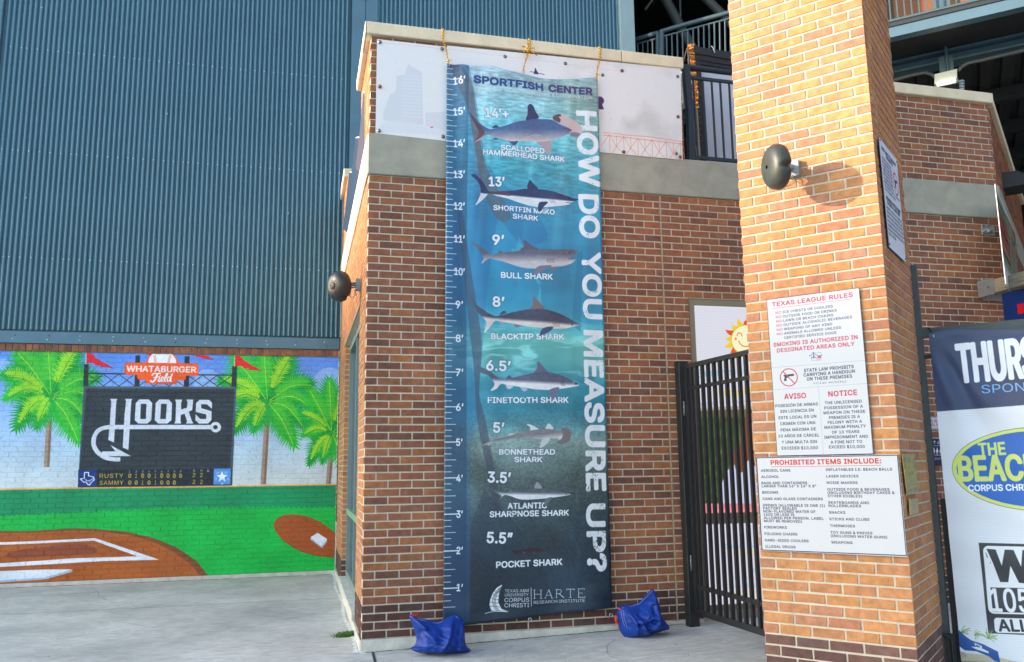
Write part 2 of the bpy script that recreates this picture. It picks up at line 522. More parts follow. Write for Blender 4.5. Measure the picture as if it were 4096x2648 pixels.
def print_mat(name, board, rough=.5, gain=.92, pos=False, bump=0, bscale=200, emit=0, bstretch=None, spec=.4, wear=False):
    m = bpy.data.materials.new(name); m.use_nodes = True
    t = m.node_tree; b = t.nodes['Principled BSDF']
    b.inputs['Roughness'].default_value = rough; b.inputs['Specular IOR Level'].default_value = spec
    im = t.nodes.new('ShaderNodeTexImage'); im.image = board.image(name); im.extension = 'EXTEND'; im.interpolation = 'Linear'
    if pos:
        g = t.nodes.new('ShaderNodeNewGeometry'); sx = t.nodes.new('ShaderNodeSeparateXYZ'); cb = t.nodes.new('ShaderNodeCombineXYZ')
        t.links.new(g.outputs['Position'], sx.inputs[0])
        for ax, lo, hi in (('X', board.a0, board.a1), ('Z', board.z0, board.z1)):
            mr = t.nodes.new('ShaderNodeMapRange'); mr.inputs['From Min'].default_value = lo; mr.inputs['From Max'].default_value = hi
            t.links.new(sx.outputs[ax], mr.inputs['Value'])
            t.links.new(mr.outputs['Result'], cb.inputs['X' if ax == 'X' else 'Y'])
        t.links.new(cb.outputs[0], im.inputs['Vector'])
    gm = t.nodes.new('ShaderNodeMix'); gm.data_type = 'RGBA'; gm.blend_type = 'MULTIPLY'; gm.inputs[0].default_value = 1
    gm.inputs[7].default_value = (gain, gain, gain, 1)
    t.links.new(im.outputs['Color'], gm.inputs[6])
    out = gm.outputs[2]
    if wear:
        g2 = t.nodes.new('ShaderNodeNewGeometry')
        for sc, lo, hi, p0, p1 in ((1.6, .86, 1.05, .35, .6), (34, .84, 1.04, .28, .5)):
            n = t.nodes.new('ShaderNodeTexNoise'); n.inputs['Scale'].default_value = sc; n.inputs['Detail'].default_value = 6
            t.links.new(g2.outputs['Position'], n.inputs['Vector'])
            r = t.nodes.new('ShaderNodeValToRGB'); r.color_ramp.elements[0].position = p0; r.color_ramp.elements[0].color = (lo, lo, lo, 1); r.color_ramp.elements[1].position = p1; r.color_ramp.elements[1].color = (hi, hi, hi, 1)
            t.links.new(n.outputs['Fac'], r.inputs['Fac'])
            q = t.nodes.new('ShaderNodeMix'); q.data_type = 'RGBA'; q.blend_type = 'MULTIPLY'; q.inputs[0].default_value = 1
            t.links.new(out, q.inputs[6]); t.links.new(r.outputs['Color'], q.inputs[7]); out = q.outputs[2]
    t.links.new(out, b.inputs['Base Color'])
    if bump:
        tc = t.nodes.new('ShaderNodeTexCoord'); src = tc.outputs['Object']
        if bstretch:
            mp = t.nodes.new('ShaderNodeMapping'); mp.inputs['Scale'].default_value = bstretch
            t.links.new(src, mp.inputs['Vector']); src = mp.outputs['Vector']
        n = t.nodes.new('ShaderNodeTexNoise'); n.inputs['Scale'].default_value = bscale; n.inputs['Detail'].default_value = 4
        t.links.new(src, n.inputs['Vector'])
        bp = t.nodes.new('ShaderNodeBump'); bp.inputs['Strength'].default_value = bump; bp.inputs['Distance'].default_value = .003
        t.links.new(n.outputs['Fac'], bp.inputs['Height']); t.links.new(bp.outputs['Normal'], b.inputs['Normal'])
    if emit:
        b.inputs['Emission Strength'].default_value = emit
        t.links.new(im.outputs['Color'], b.inputs['Emission Color'])
    return m

# ------------------------------------------------------------------ the painted mural
def mural_art():
    b = Board((0, YM, 0), (1, 0, 0), (0, 1, 0), -7.2, 0.56, 0.0, 3.3, 230)
    def sky_c(x, y):
        z = y / b.ppm; t = np.clip((z - .95) / 2.1, 0, 1)[..., None]
        lo = np.array([232, 230, 218.]); mi = np.array([185, 212, 232.]); hi = np.array([92, 146, 232.])
        c = np.where(t < .4, lo + (mi - lo) * t / .4, mi + (hi - mi) * (t - .4) / .6)
        return c / 255
    b.img[:] = sky_c(b.xx, b.yy)
    b.T = (0, 1350, .6817)
    for c, r in (((20, 175), 50), ((1215, 265), 80), ((1930, 275), 98), ((130, 230), 60), ((1050, 280), 50), ((1600, 150), 40), ((-500, 200), 90)):
        b.ell(c, r, r, (200, 222, 250), .38)
    GR = [(18, 176, 60), (14, 160, 52), (40, 190, 50)]; LM = (150, 216, 44); LM2 = (70, 196, 56); DK = (8, 140, 60)
    def frond(c, tip, sag, w, col, n=16, seed=0, spike=.34, alpha=1):
        n = int(n * 1.5)
        r = random.Random(seed)
        c = np.array(c, float); t = np.array(tip, float); mid = (c + t) / 2 + np.array([0, -sag])
        L = []; Rr = []
        for i in range(n + 1):
            s = i / n
            p = (1 - s) ** 2 * c + 2 * s * (1 - s) * mid + s * s * t
            d = 2 * (1 - s) * (mid - c) + 2 * s * (t - mid); d /= np.linalg.norm(d) + 1e-6
            nn = np.array([-d[1], d[0]])
            ww = w * math.sin(PI * min(1, (s * .86 + .14))) ** .7
            k = ww * (1 + spike * r.random())
            L.append(p + nn * ww * .55); L.append(p + nn * k + d * w * .45)
            Rr.append(p - nn * ww * .55); Rr.append(p - nn * k + d * w * .45)
        b.poly([tuple(p) for p in L] + [tuple(t)] + [tuple(p) for p in Rr[::-1]], col, alpha)
    def palm(c, fr, k, trunk, seed):
        (tx0, ty0, tx1, ty1, w) = trunk
        b.poly([(tx0 - w, ty0), (tx0 + w, ty0), (tx1 + w, ty1), (tx1 - w, ty1)], (172, 150, 132))
        b.poly([(tx0, ty0), (tx0 + w, ty0), (tx1 + w, ty1), (tx1 + w * .1, ty1)], (142, 112, 92))
        for j in range(12):
            y = ty0 + (ty1 - ty0) * (j + .5) / 12; x = tx0 + (tx1 - tx0) * (j + .5) / 12
            b.poly([(x - w, y), (x + w * .2, y - 4), (x + w * .2, y)], (205, 190, 172), .6)
        b.ell((tx0, ty0 + 10), w * 1.3, 26, (140, 100, 80))
        b.ell((c[0], c[1] - 60 * k), 150 * k, 150 * k, (16, 150, 56))
        for i, (dx, dy, sag, wd) in enumerate(fr):
            frond(c, (c[0] + dx * k, c[1] + dy * k), sag * k, wd * k, GR[i % 3], 18, seed + i)
        for i, (dx, dy, sag, wd) in enumerate(fr):
            off = -wd * .28 * k
            frond((c[0] + dx * .18 * k, c[1] + dy * .18 * k + off), (c[0] + dx * .9 * k, c[1] + dy * .9 * k + off), sag * k * .8, wd * .33 * k, LM if i % 2 else LM2, 12, seed + 20 + i, .9)
            b.line([(c[0] + dx * .05 * k, c[1] + dy * .05 * k), (c[0] + dx * .5 * k, c[1] + (dy * .5 - sag * .5) * k), (c[0] + dx * .93 * k, c[1] + dy * .93 * k)], 3.2, DK if i % 2 else (190, 232, 60), sm=True)
    FR = [(-20, -300, 0, 70), (140, -270, 20, 55), (-190, -245, 25, 60), (-270, -110, 60, 46), (255, -95, 70, 46), (-250, 20, 95, 42), (262, 40, 95, 40),
          (-190, 180, 90, 48), (150, 250, 60, 52), (-80, 170, 30, 44), (210, 150, 90, 44)]
    palm((300, 345), [(dx, dy, s, w * 1.75) for dx, dy, s, w in FR], 1.12, (292, 400, 272, 760, 17), 3)
    palm((1568, 375), [(dx, dy, s, w * 1.7) for dx, dy, s, w in FR], 1.08, (1568, 440, 1543, 862, 16), 11)
    palm((1945, 560), [(dx * .68, dy * 1.02, s * .6, w * 1.25) for dx, dy, s, w in FR], 1.05, (1945, 620, 1925, 862, 15), 23)
    palm((-420, 320), FR, 1.1, (-410, 400, -430, 880, 18), 37)
    # scoreboard
    b.poly([(490, 288), (1386, 288), (1361, 868), (455, 884)], (72, 88, 104))
    def dk(x, y):
        n = fbm(x / 40, y / 9, 3)[..., None]
        return (np.array([38, 48, 56.]) + n * 16) / 255
    b.poly([(506, 300), (1374, 303), (1350, 764), (466, 776)], dk)
    b.poly([(458, 776), (1358, 766), (1356, 866), (456, 878)], (34, 42, 50))
    b.T = (300, 1380, .2771)
    NV = (38, 48, 60)
    for x in (128, 870, 1582, 2268):
        h = (275, 152, 163, 303)[(128, 870, 1582, 2268).index(x)]
        b.poly([(x, h), (x + 68, h), (x + 60, 604), (x - 14, 604)], NV)
        b.poly([(x - 4, h), (x + 72, h), (x + 72, h + 14), (x - 4, h + 14)], NV)
    b.poly([(180, 400), (2270, 428), (2270, 444), (180, 420)], NV)
    b.poly([(120, 592), (2316, 606), (2316, 622), (120, 612)], (95, 110, 122))
    for x0, x1, n in ((180, 858, 3), (920, 1568, 3), (1630, 2262, 3)):
        for i in range(n):
            a = x0 + (x1 - x0) * i / n; c = x0 + (x1 - x0) * (i + 1) / n
            yt = 415 + (a - 180) * .0134
            b.line([(a, yt), (c, 594)], 11, NV); b.line([(a, 594), (c, yt)], 11, NV)
            b.line([((a + c) / 2, yt), (c, (yt + 594) / 2)], 0.1, NV)
    # pennants
    RD = (226, 30, 46)
    for x, y, s in ((165, 112, 1), (2308, 155, 1)):
        b.line([(x - 8, y - 10), (x - 12, y + 160)], 7, (225, 232, 240))
        b.poly([(x, y), (x + 50, y + 2), (x + 100, y + 25), (x + 125, y + 72), (x + 185, y + 95), (x + 215, y + 130), (x + 290, y + 160), (x + 398, y + 230), (x + 300, y + 210), (x + 215, y + 208), (x + 195, y + 185), (x + 130, y + 184), (x + 110, y + 155), (x + 60, y + 142), (x, y + 158)], RD)
    b.poly([(1030, 125), (1190, 128), (1160, 150), (1050, 146)], RD)
    b.poly([(1612, 138), (1880, 150), (1920, 165), (1998, 220), (1900, 205), (1850, 198), (1810, 180), (1745, 172), (1735, 150)], RD)
    # shop sign with ball
    OR = (250, 96, 30); ORD = (196, 66, 24); WH = (240, 243, 250)
    def rr(x0, y0, x1, y1, r, col, sk=0):
        pts = []
        for cx_, cy_, a in ((x1 - r, y0 + r, -90), (x1 - r, y1 - r, 0), (x0 + r, y1 - r, 90), (x0 + r, y0 + r, 180)):
            for i in range(7):
                t = math.radians(a + 15 * i); X = cx_ + r * math.cos(t); pts.append((X, cy_ + r * math.sin(t) + (X - x0) * sk))
        b.poly(pts, col)
    sk = .0135
    rr(710, 254, 1776, 432, 34, ORD, sk); rr(888, 330, 1598, 500, 34, ORD, sk); rr(1010, 420, 1470, 556, 30, ORD, sk)
    b.ell((1256, 288), 240, 205, OR, 1, 0, 180, 360)
    b.ell((1256, 270), 205, 190, WH, 1, 0, 180, 360)
    for sx, dr in ((1150, 1), (1362, -1)):
        for i in range(5):
            yy = 160 + i * 27; xx = sx + dr * (math.sin(i / 4 * 2.2) * 14 - 6)
            b.line([(xx - 16, yy - 6), (xx, yy + 8), (xx + 16, yy - 8)], 8, (222, 60, 36))
    rr(722, 252, 1780, 430, 34, OR, sk); rr(900, 330, 1598, 496, 34, OR, sk); rr(1022, 420, 1470, 552, 30, OR, sk)
    b.text('WHATABURGER', (742, 382), (1742, 396), 82, WH, bold=.11)
    b.text('.', (1752, 396), (1764, 396), 60, WH)
    # 'Field' in a brush script: heavy slanted strokes
    def st(p, w=21): b.line(p, w, WH, sm=True)
    st([(1110, 440), (1130, 412), (1180, 414), (1232, 408)], 19)
    st([(1188, 412), (1172, 460), (1150, 505), (1112, 530), (1088, 515)], 24)
    st([(1128, 470), (1170, 466), (1215, 452)], 15)
    st([(1222, 462), (1204, 505), (1206, 526), (1232, 515)], 20); b.ell((1232, 440), 9, 9, WH)
    st([(1240, 508), (1272, 490), (1278, 465), (1256, 462), (1240, 492), (1248, 522), (1280, 518)], 15)
    st([(1290, 505), (1326, 440), (1332, 412), (1318, 412), (1298, 470), (1294, 520), (1312, 522)], 17)
    st([(1372, 468), (1348, 464), (1330, 490), (1334, 522), (1358, 512), (1392, 440), (1404, 412)], 18)
    st([(1398, 420), (1378, 490), (1376, 522), (1394, 520)], 19)
    # club wordmark with the fish hook
    G1 = (214, 222, 234)
    P = b.poly
    P([(505, 779), (612, 779), (596, 806), (590, 880), (560, 1408), (478, 1372), (500, 1120), (516, 880), (520, 806)], G1)
    P([(720, 779), (825, 779), (810, 806), (806, 880), (768, 1516), (686, 1478), (712, 1000), (728, 880), (734, 806)], G1)
    P([(478, 1154), (1990, 1154), (1990, 1216), (478, 1216)], G1)
    P([(925, 786), (1062, 786), (1112, 838), (1098, 1086), (1040, 1134), (912, 1134), (858, 1086), (874, 838)], G1, holes=[[(948, 850), (1030, 850), (1020, 1068), (938, 1068)]])
    P([(1214, 786), (1350, 786), (1398, 838), (1388, 1086), (1330, 1134), (1198, 1134), (1148, 1086), (1162, 838)], G1, holes=[[(1240, 850), (1322, 850), (1308, 1068), (1226, 1068)]])
    P([(1444, 788), (1546, 788), (1530, 830), (1528, 930), (1612, 905), (1622, 830), (1604, 788), (1704, 788), (1688, 940), (1640, 962), (1682, 1090), (1706, 1134), (1598, 1134), (1616, 1100), (1578, 990), (1524, 1012), (1520, 1090), (1532, 1134), (1428, 1134), (1448, 1090), (1456, 840)], G1)
    P([(1792, 792), (1930, 792), (1976, 832), (1972, 920), (1902, 856), (1818, 854), (1818, 912), (1970, 956), (1966, 1086), (1918, 1134), (1786, 1134), (1734, 1086), (1738, 1000), (1806, 1068), (1890, 1068), (1892, 1002), (1740, 966), (1744, 838)], G1)
    b.ell((2028, 1186), 77, 76, G1); b.ell((2024, 1186), 32, 30, (40, 50, 58))
    b.line([(490, 1186), (400, 1200), (318, 1250), (272, 1340), (268, 1440), (310, 1530), (390, 1600), (470, 1635), (560, 1650), (640, 1652)], 62, G1, sm=True)
    b.T = (0, 1350, .6817)
    P([(598, 668), (676, 668), (664, 652), (645, 630), (768, 696), (598, 697)], G1)
    # score lines
    YL = (232, 204, 70)
    DIG = {}
    for s_, y0 in (('RUSTY', 824), ('SAMMY', 865)):
        b.text(s_, (583, y0), (722, y0 - 2), 24, YL, bold=.05, space=1.1)
    for i in range(9):
        x = 760 + i * 38 - (i * i * .09)
        b.text(str(i + 1), (x - 4, 791), (x + 4 if i else x + 2, 791), 12, (225, 232, 240), bold=.1)
        for row, y0 in (('010010000', 823), ('00101000 ', 863)):
            ch = row[i]
            if ch == '0':
                b.ell((x, y0 - 12), 9, 12.5, YL); b.ell((x, y0 - 12), 6, 9, (34, 42, 50)); b.line([(x - 5, y0 - 5), (x + 5, y0 - 19)], 2.2, YL)
            elif ch == '1': b.text('1', (x - 6, y0), (x + 4, y0), 24, YL, bold=.05)
    for x, ch in ((1138, 'R'), (1180, 'H'), (1221, 'E')): b.text(ch, (x - 5, 787), (x + 5, 787), 12, (225, 232, 240), bold=.1)
    for y0 in (819, 859):
        for x in (1128, 1172): b.text('2', (x, y0), (x + 16, y0), 24, YL, bold=.05)
    b.poly([(459, 778), (566, 776), (564, 874), (457, 876)], (22, 56, 132))
    TX = [(495, 792), (519, 792), (519, 812), (548, 818), (552, 836), (536, 848), (526, 866), (514, 862), (502, 846), (490, 850), (470, 830), (494, 826)]
    b.line(TX, 6, (235, 240, 248), closed=True)
    b.line([(500, 832), (512, 842), (530, 838), (546, 826)], 4, (235, 240, 248))
    def star(cx_, cy_, r, col, r2=.4, rot=0):
        b.poly([(cx_ + (r if i % 2 == 0 else r * r2) * math.sin(i * PI / 5 + rot), cy_ - (r if i % 2 == 0 else r * r2) * math.cos(i * PI / 5 + rot)) for i in range(10)], col)
    star(527, 850, 12, (80, 150, 225))
    b.poly([(1254, 770), (1354, 768), (1351, 862), (1251, 864)], (86, 152, 226))
    star(1302, 818, 36, (245, 248, 252))
    for ch, x, y, r in (('H', 1277, 795, -.5), ('O', 1323, 795, .5), ('O', 1336, 832, 1.7), ('K', 1300, 857, 3.1), ('S', 1266, 832, -1.7)):
        dx, dy = 6.5 * math.cos(r), 6.5 * math.sin(r)
        b.text(ch, (x - dx - dy * .9, y - dy + dx * .9), (x + dx - dy * .9, y + dy + dx * .9), 13, (235, 242, 250), bold=.06, up=(dy * 2, -dx * 2))
    # outfield wall, grass, dirt
    def g1(x, y):
        n = fbm(x / 60, y / 60, 8)[..., None]; return (np.array([4, 140, 84.]) + n * 14) / 255
    def g2(x, y):
        n = fbm(x / 80, y / 50, 12)[..., None]; return (np.array([4, 176, 66.]) + n * np.array([8, 20, 14])) / 255
    x_l = -1500
    top = [(x_l, 918), (0, 892), (400, 884), (1200, 876), (1988, 862), (2100, 860)]
    b.poly(top + [(2100, 1060), (x_l, 1120)], g1)
    b.line(top, 9, (248, 168, 84))
    gr = []; r = random.Random(5)
    for i in range(240):
        x = x_l + (2100 - x_l) * i / 239
        yb = 1048 - 50 * max(0, min(1, x / 1000)) if x < 1000 else 998 - (x - 1000) * .002
        gr.append((x, yb + (6 if i % 2 else -6) + r.uniform(-4, 4)))
    b.poly(gr + [(2100, 1500), (x_l, 1500)], g2)
    def d1(x, y):
        n = fbm(x / 70, y / 30, 22)[..., None]; return (np.array([176, 92, 34.]) + (n - .5) * 26) / 255
    b.poly([(x_l, 1250), (-600, 1160), (-100, 1136), (165, 1136), (430, 1120), (560, 1124), (740, 1140), (900, 1176), (1040, 1235), (1150, 1310), (1240, 1420), (1240, 1500), (x_l, 1500)], (136, 74, 40), sm=False)
    b.poly([(x_l, 1262), (-600, 1172), (-100, 1148), (165, 1146), (430, 1131), (600, 1138), (760, 1160), (880, 1192), (1005, 1250), (1110, 1325), (1195, 1420), (1195, 1500), (x_l, 1500)], d1)
    b.poly([(40, 1270), (150, 1240), (330, 1222), (480, 1214), (552, 1232), (572, 1252), (520, 1270), (330, 1282), (150, 1292), (40, 1290)], (146, 72, 44), sm=True)
    W1 = (228, 234, 244)
    b.poly([(-300, 1210), (175, 1196), (560, 1177), (560, 1178), (880, 1285), (934, 1304), (600, 1312), (300, 1330), (0, 1347), (-300, 1360), (-300, 1340), (0, 1325), (300, 1305), (420, 1296), (806, 1284), (548, 1192), (180, 1210), (-300, 1226)], W1)
    b.poly([(-200, 1376), (0, 1371), (240, 1362), (422, 1360), (424, 1374), (270, 1418), (200, 1424), (0, 1437), (-200, 1445)], (168, 190, 210))
    b.poly([(-200, 1376), (0, 1371), (240, 1362), (422, 1360), (265, 1408), (200, 1412), (0, 1424), (-200, 1430)], W1)
    b.poly([(1606, 1110), (1618, 1070), (1660, 1045), (1730, 1038), (1830, 1060), (1920, 1110), (2010, 1190), (2060, 1260), (2060, 1290), (1940, 1288), (1840, 1274), (1740, 1240), (1650, 1180)], (168, 84, 34), sm=True)
    b.line([(1650, 1182), (1740, 1242), (1840, 1276), (1940, 1288), (2000, 1290)], 5, (140, 76, 36), sm=True)
    b.poly([(1820, 1176), (1862, 1148), (1918, 1182), (1918, 1196), (1888, 1236), (1820, 1186)], (170, 192, 206))
    b.poly([(1820, 1172), (1862, 1146), (1918, 1182), (1884, 1226)], W1)
    return b
MURAL = mural_art()
MURAL_M = print_mat('mural_paint', MURAL, rough=.5, gain=1.08, pos=True, bump=.5, bscale=60, wear=True)

# ------------------------------------------------------------------ the long printed banner
def banner_art():
    b = Board((0, 7.2, 0), (1, 0, 0), (0, 1, 0), 1.12, 2.80, 0.10, 5.30, 420)
    X = b.xx / b.ppm + 1.12; Z = b.yy / b.ppm + .10
    ft = (Z - (1.5 - 1.0135)) / .3048 + 1      # foot marks of the ruler
    stops = [(-1, (18, 30, 44)), (0.3, (28, 46, 62)), (1, (30, 52, 68)), (2, (38, 62, 78)), (3, (62, 88, 98)), (3.6, (84, 108, 112)), (4.4, (96, 122, 122)), (5.0, (112, 138, 136)), (5.5, (72, 128, 140)), (6.0, (42, 128, 152)),
             (6.7, (40, 138, 158)), (7.3, (84, 168, 172)), (8.0, (96, 184, 180)), (8.6, (50, 158, 188)), (9.2, (38, 144, 182)), (10.5, (34, 138, 182)), (12, (46, 150, 188)), (13.2, (66, 164, 186)), (14.4, (104, 190, 206)), (15.3, (140, 200, 214)), (16, (152, 190, 200)), (17, (170, 196, 208))]
    img = np.zeros_like(b.img)
    fs = np.array([s[0] for s in stops]); cs = np.array([s[1] for s in stops], float)
    for k in range(3): img[..., k] = np.interp(ft, fs, cs[:, k])
    n1 = fbm(X * 3, Z * 9, 1); n2 = fbm(X * 16, Z * 60, 4); n3 = fbm(X * 2.2, Z * 1.5, 7)
    wave = np.clip((ft - 11.2) / 2, 0, 1)
    img *= (1 + ((n2 - .5) * .55 * wave + (n1 - .5) * .20 * (ft > 5.4) + (n3 - .5) * .25)[..., None])
    # green-brown shallows at the upper right, light rays, sandy grain below
    sh = np.clip((ft - 13.8) / 1.6, 0, 1) * np.clip((X - 1.85 - .35 * n1) / .45, 0, 1) * np.clip((16.8 - ft), 0, 1)
    img = img * (1 - sh[..., None] * .72) + np.array([116, 150, 138.]) * (1 + (n2 - .5) * .4)[..., None] * sh[..., None] * .72
    rays = np.clip(fbm((X - (Z - 5) * .12) * 9, Z * .3, 31) - .5, 0, 1) * np.clip((ft - 8.5) / 5, 0, 1)
    img += (rays * 120)[..., None]
    ca = 1 - np.abs(fbm(X * 2.2 + 2 * n3, Z * 9 + 2 * n1, 17, 3) - .5) * 9
    img += (np.clip(ca, 0, 1) * 55 * np.clip(1 - np.abs(ft - 7.6) / 1.5, 0, 1))[..., None]
    sand = fbm(X * 60, Z * 90, 51, 3) - .5; sn2 = fbm(X * 1.6 + Z * .7, Z * 2.4, 55) - .5
    lo = np.clip((6.6 - ft) / 1.2, 0, 1)
    img *= (1 + sand * .5 * lo + sn2 * .95 * lo)[..., None]
    b.img[:] = np.clip(img / 255, 0, 1)
    b.T = (0, 0, 1)
    # tall faint figures printed in the water
    b.poly([(1870, 260), (1905, 420), (1940, 640), (1990, 720), (2080, 790), (2150, 860), (2190, 940), (2185, 960), (2110, 1000), (2060, 960), (1990, 870), (1960, 1060), (1945, 1170), (1925, 1440), (1915, 1600), (1925, 1650), (1900, 1700), (1880, 1800), (1876, 2480), (1780, 2500), (1780, 260)], (30, 96, 158), .34)
    b.poly([(1800, 270), (1822, 255), (1880, 330), (1905, 470), (1935, 640), (1990, 760), (2040, 870), (1990, 880), (1930, 760), (1890, 560), (1860, 420)], (110, 84, 84), .5, sm=True)
    b.poly([(1832, 860), (1852, 860), (1880, 1060), (1915, 1280), (1925, 1400), (1915, 1560), (1930, 1640), (1945, 1700), (1980, 1900), (2010, 2080), (1990, 2080), (1930, 1800), (1905, 1660), (1895, 1480), (1870, 1250)], (60, 66, 88), .55, sm=True)
    b.poly([(1935, 1960), (2060, 2090), (2160, 2240), (2240, 2500), (1880, 2500), (1880, 2100)], (22, 40, 58), .28)
    b.poly([(2075, 950), (2095, 1000), (2100, 1075), (2160, 1130), (2125, 1290), (2165, 1260), (2160, 1150), (2080, 1040), (2040, 1000), (2050, 995), (2060, 1000)], (90, 190, 205), .5)
    b.poly([(2310, 1010), (2330, 1000), (2320, 1330), (2285, 1300)], (10, 100, 130), .35)
    # darker ruler strip
    b.poly([(1770, 245), (1872, 268), (1866, 900), (1864, 2500), (1760, 2500)], (14, 52, 90), .42)
    W = (232, 240, 248)
    # ruler: an inch and a foot at a time
    z0 = 1.5 - 1.0135
    for i in range(-6, 12 * 15 + 13):
        z = z0 + i * .0254
        if i % 2: continue
        big = i % 12 == 0; half = i % 6 == 0
        a0 = 1.222 - .0055 * (5.2 - z) ; L = .118 if big else (.10 if half else .062)
        if big: L = .125
        x0 = (a0 - b.a0) * b.ppm; x1 = (a0 + L - b.a0) * b.ppm; y0 = (z - b.z0 - (.0045 if big else .0027)) * b.ppm; y1 = (z - b.z0 + (.0045 if big else .0027)) * b.ppm
        b.fill(b.mask([(x0, y0, x1, y0), (x1, y0, x1, y1), (x1, y1, x0, y1), (x0, y1, x0, y0)]), W, .95)
    cy_ = [None, 2349, 2201, 2056, 1913, 1769, 1629, 1490, 1354, 1219, 1086, 955, 824, 697, 573, 446, 324]
    for k in range(1, 17):
        y = cy_[k]; x0 = 1818 + (16 - k) * .25; x1 = 1857 if k < 10 else 1858
        if k < 10: x0 += 3; x1 = 1850 + (-2 if k < 6 else 2)
        if k >= 10: x0 -= 3
        b.text(str(k) + '’', (x0, y + 14), (x1, y + 16 if k > 9 else y + 14), 28, W, bold=.09)
    NV = (28, 66, 132)
    b.text('SPORTFISH', (1893, 336), (2172, 361), 26, NV, bold=.17)
    b.text('CENTER', (2197, 363), (2366, 382), 26, (66, 52, 110), bold=.17)
    b.text('CENTER FOR SPORTFISH SCIENCE & CONSERVATION', (1893, 358), (2366, 401), 14, (225, 236, 242), bold=.0, alpha=.9)
    # lengths and names
    for s_, x0, x1, y, cap in (('14’+', 1940, 2032, 470, 36), ('13’', 1956, 2016, 745, 36), ('9’', 1970, 2014, 979, 38), ('8’', 1970, 2015, 1226, 38), ('6.5’', 1944, 2040, 1481, 39),
                          ('5’', 1972, 2014, 1729, 39), ('3.5’', 1950, 2040, 1928, 41), ('5.5”', 1946, 2046, 2170, 42)):
        b.text(s_, (x0, y), (x1, y + (x1 - x0) * .04), cap, W, bold=.11, halo=3)
    def nm(s_, x0, y0, x1, y1, cap): b.text(s_, (x0, y0), (x1, y1), cap, W, bold=.14, rough=.22, halo=2)
    nm('SCALLOPED', 2002, 602, 2176, 615, 20); nm('HAMMERHEAD SHARK', 1932, 618, 2256, 649, 20)
    nm('SHORTFIN MAKO', 1973, 841, 2216, 860, 19); nm('SHARK', 2049, 876, 2150, 885, 19)
    nm('BULL SHARK', 2003, 1112, 2208, 1120, 22); nm('BLACKTIP SHARK', 1963, 1357, 2254, 1359, 22)
    nm('FINETOOTH SHARK', 1950, 1612, 2271, 1611, 22); nm('BONNETHEAD', 1996, 1818, 2217, 1818, 21); nm('SHARK', 2057, 1848, 2167, 1848, 20)
    nm('ATLANTIC', 2030, 2035, 2185, 2032, 22); nm('SHARPNOSE SHARK', 1958, 2068, 2272, 2061, 22); nm('POCKET SHARK', 1984, 2271, 2246, 2258, 24)
    # the big question down the right side
    for s_, xa, ya, xb, yb, up in (('HOW', 2306, 449, 2321, 742, 72), ('DO', 2317, 781, 2322, 948, 70), ('YOU', 2328, 1012, 2336, 1272, 68), ('MEASURE', 2336, 1325, 2346, 1960, 70), ('UP?', 2346, 2019, 2350, 2282, 68)):
        b.text(s_, (xa, ya), (xb, yb), 0, W, bold=.13, up=(up, 0), rough=.27, space=1.0)
    # logos at the foot
    b.T = (1250, 1900, .6507)
    for (s_, x0, x1, y, cap) in (('TEXAS A&M', 1180, 1326, 721, 18), ('UNIVERSITY', 1180, 1326, 745, 17), ('CORPUS', 1178, 1328, 780, 25), ('CHRISTI', 1178, 1328, 813, 25)):
        b.text(s_, (x0, y), (x1, y - 3), cap, W, bold=.0)
    b.poly([(1340, 692), (1343, 692), (1343, 806), (1340, 806)], W)
    def serif(x, y, w, h, ch):
        t = 3.4; f = 8
        def L(p, q, ww=t): b.line([p, q], ww, W)
        if ch == 'H': L((x + 6, y), (x + 6, y - h)); L((x + w - 6, y), (x + w - 6, y - h)); L((x + 6, y - h / 2), (x + w - 6, y - h / 2), 2.4); S = [(x + 6, y), (x + 6, y - h), (x + w - 6, y), (x + w - 6, y - h)]
        if ch == 'A': L((x + 4, y), (x + w / 2, y - h), 2.4); L((x + w - 5, y), (x + w / 2, y - h), 4); L((x + w * .25, y - h * .34), (x + w * .74, y - h * .34), 2.4); S = [(x + 4, y), (x + w - 5, y)]
        if ch == 'R': L((x + 6, y), (x + 6, y - h)); b.line([(x + 6, y - h + 1), (x + w * .6, y - h + 2), (x + w * .68, y - h * .75), (x + w * .55, y - h * .5), (x + 6, y - h * .47)], 2.8, W, sm=False); L((x + w * .4, y - h * .5), (x + w, y), 4); S = [(x + 6, y), (x + 6, y - h)]
        if ch == 'T': L((x + w / 2, y), (x + w / 2, y - h)); L((x + 1, y - h), (x + w - 1, y - h), 3); L((x + 2, y - h), (x + 2, y - h + 8), 2); L((x + w - 2, y - h), (x + w - 2, y - h + 8), 2); S = [(x + w / 2, y)]
        if ch == 'E': L((x + 6, y), (x + 6, y - h)); L((x + 2, y - h), (x + w - 2, y - h), 2.6); L((x + 2, y), (x + w, y), 2.6); L((x + 6, y - h / 2), (x + w * .7, y - h / 2), 2.4); L((x + w - 2, y - h), (x + w - 2, y - h + 8), 2); L((x + w, y), (x + w, y - 8), 2); S = []
        for (sx, sy_) in S: L((sx - f, sy_), (sx + f, sy_), 2)
    for ch, x in (('H', 1356), ('A', 1424), ('R', 1492), ('T', 1556), ('E', 1625)): serif(x, 758 - (x - 1356) * .03, 52 if ch != 'E' else 44, 52, ch)
    b.text('RESEARCH INSTITUTE', (1357, 792), (1668, 778), 19, W, bold=0)
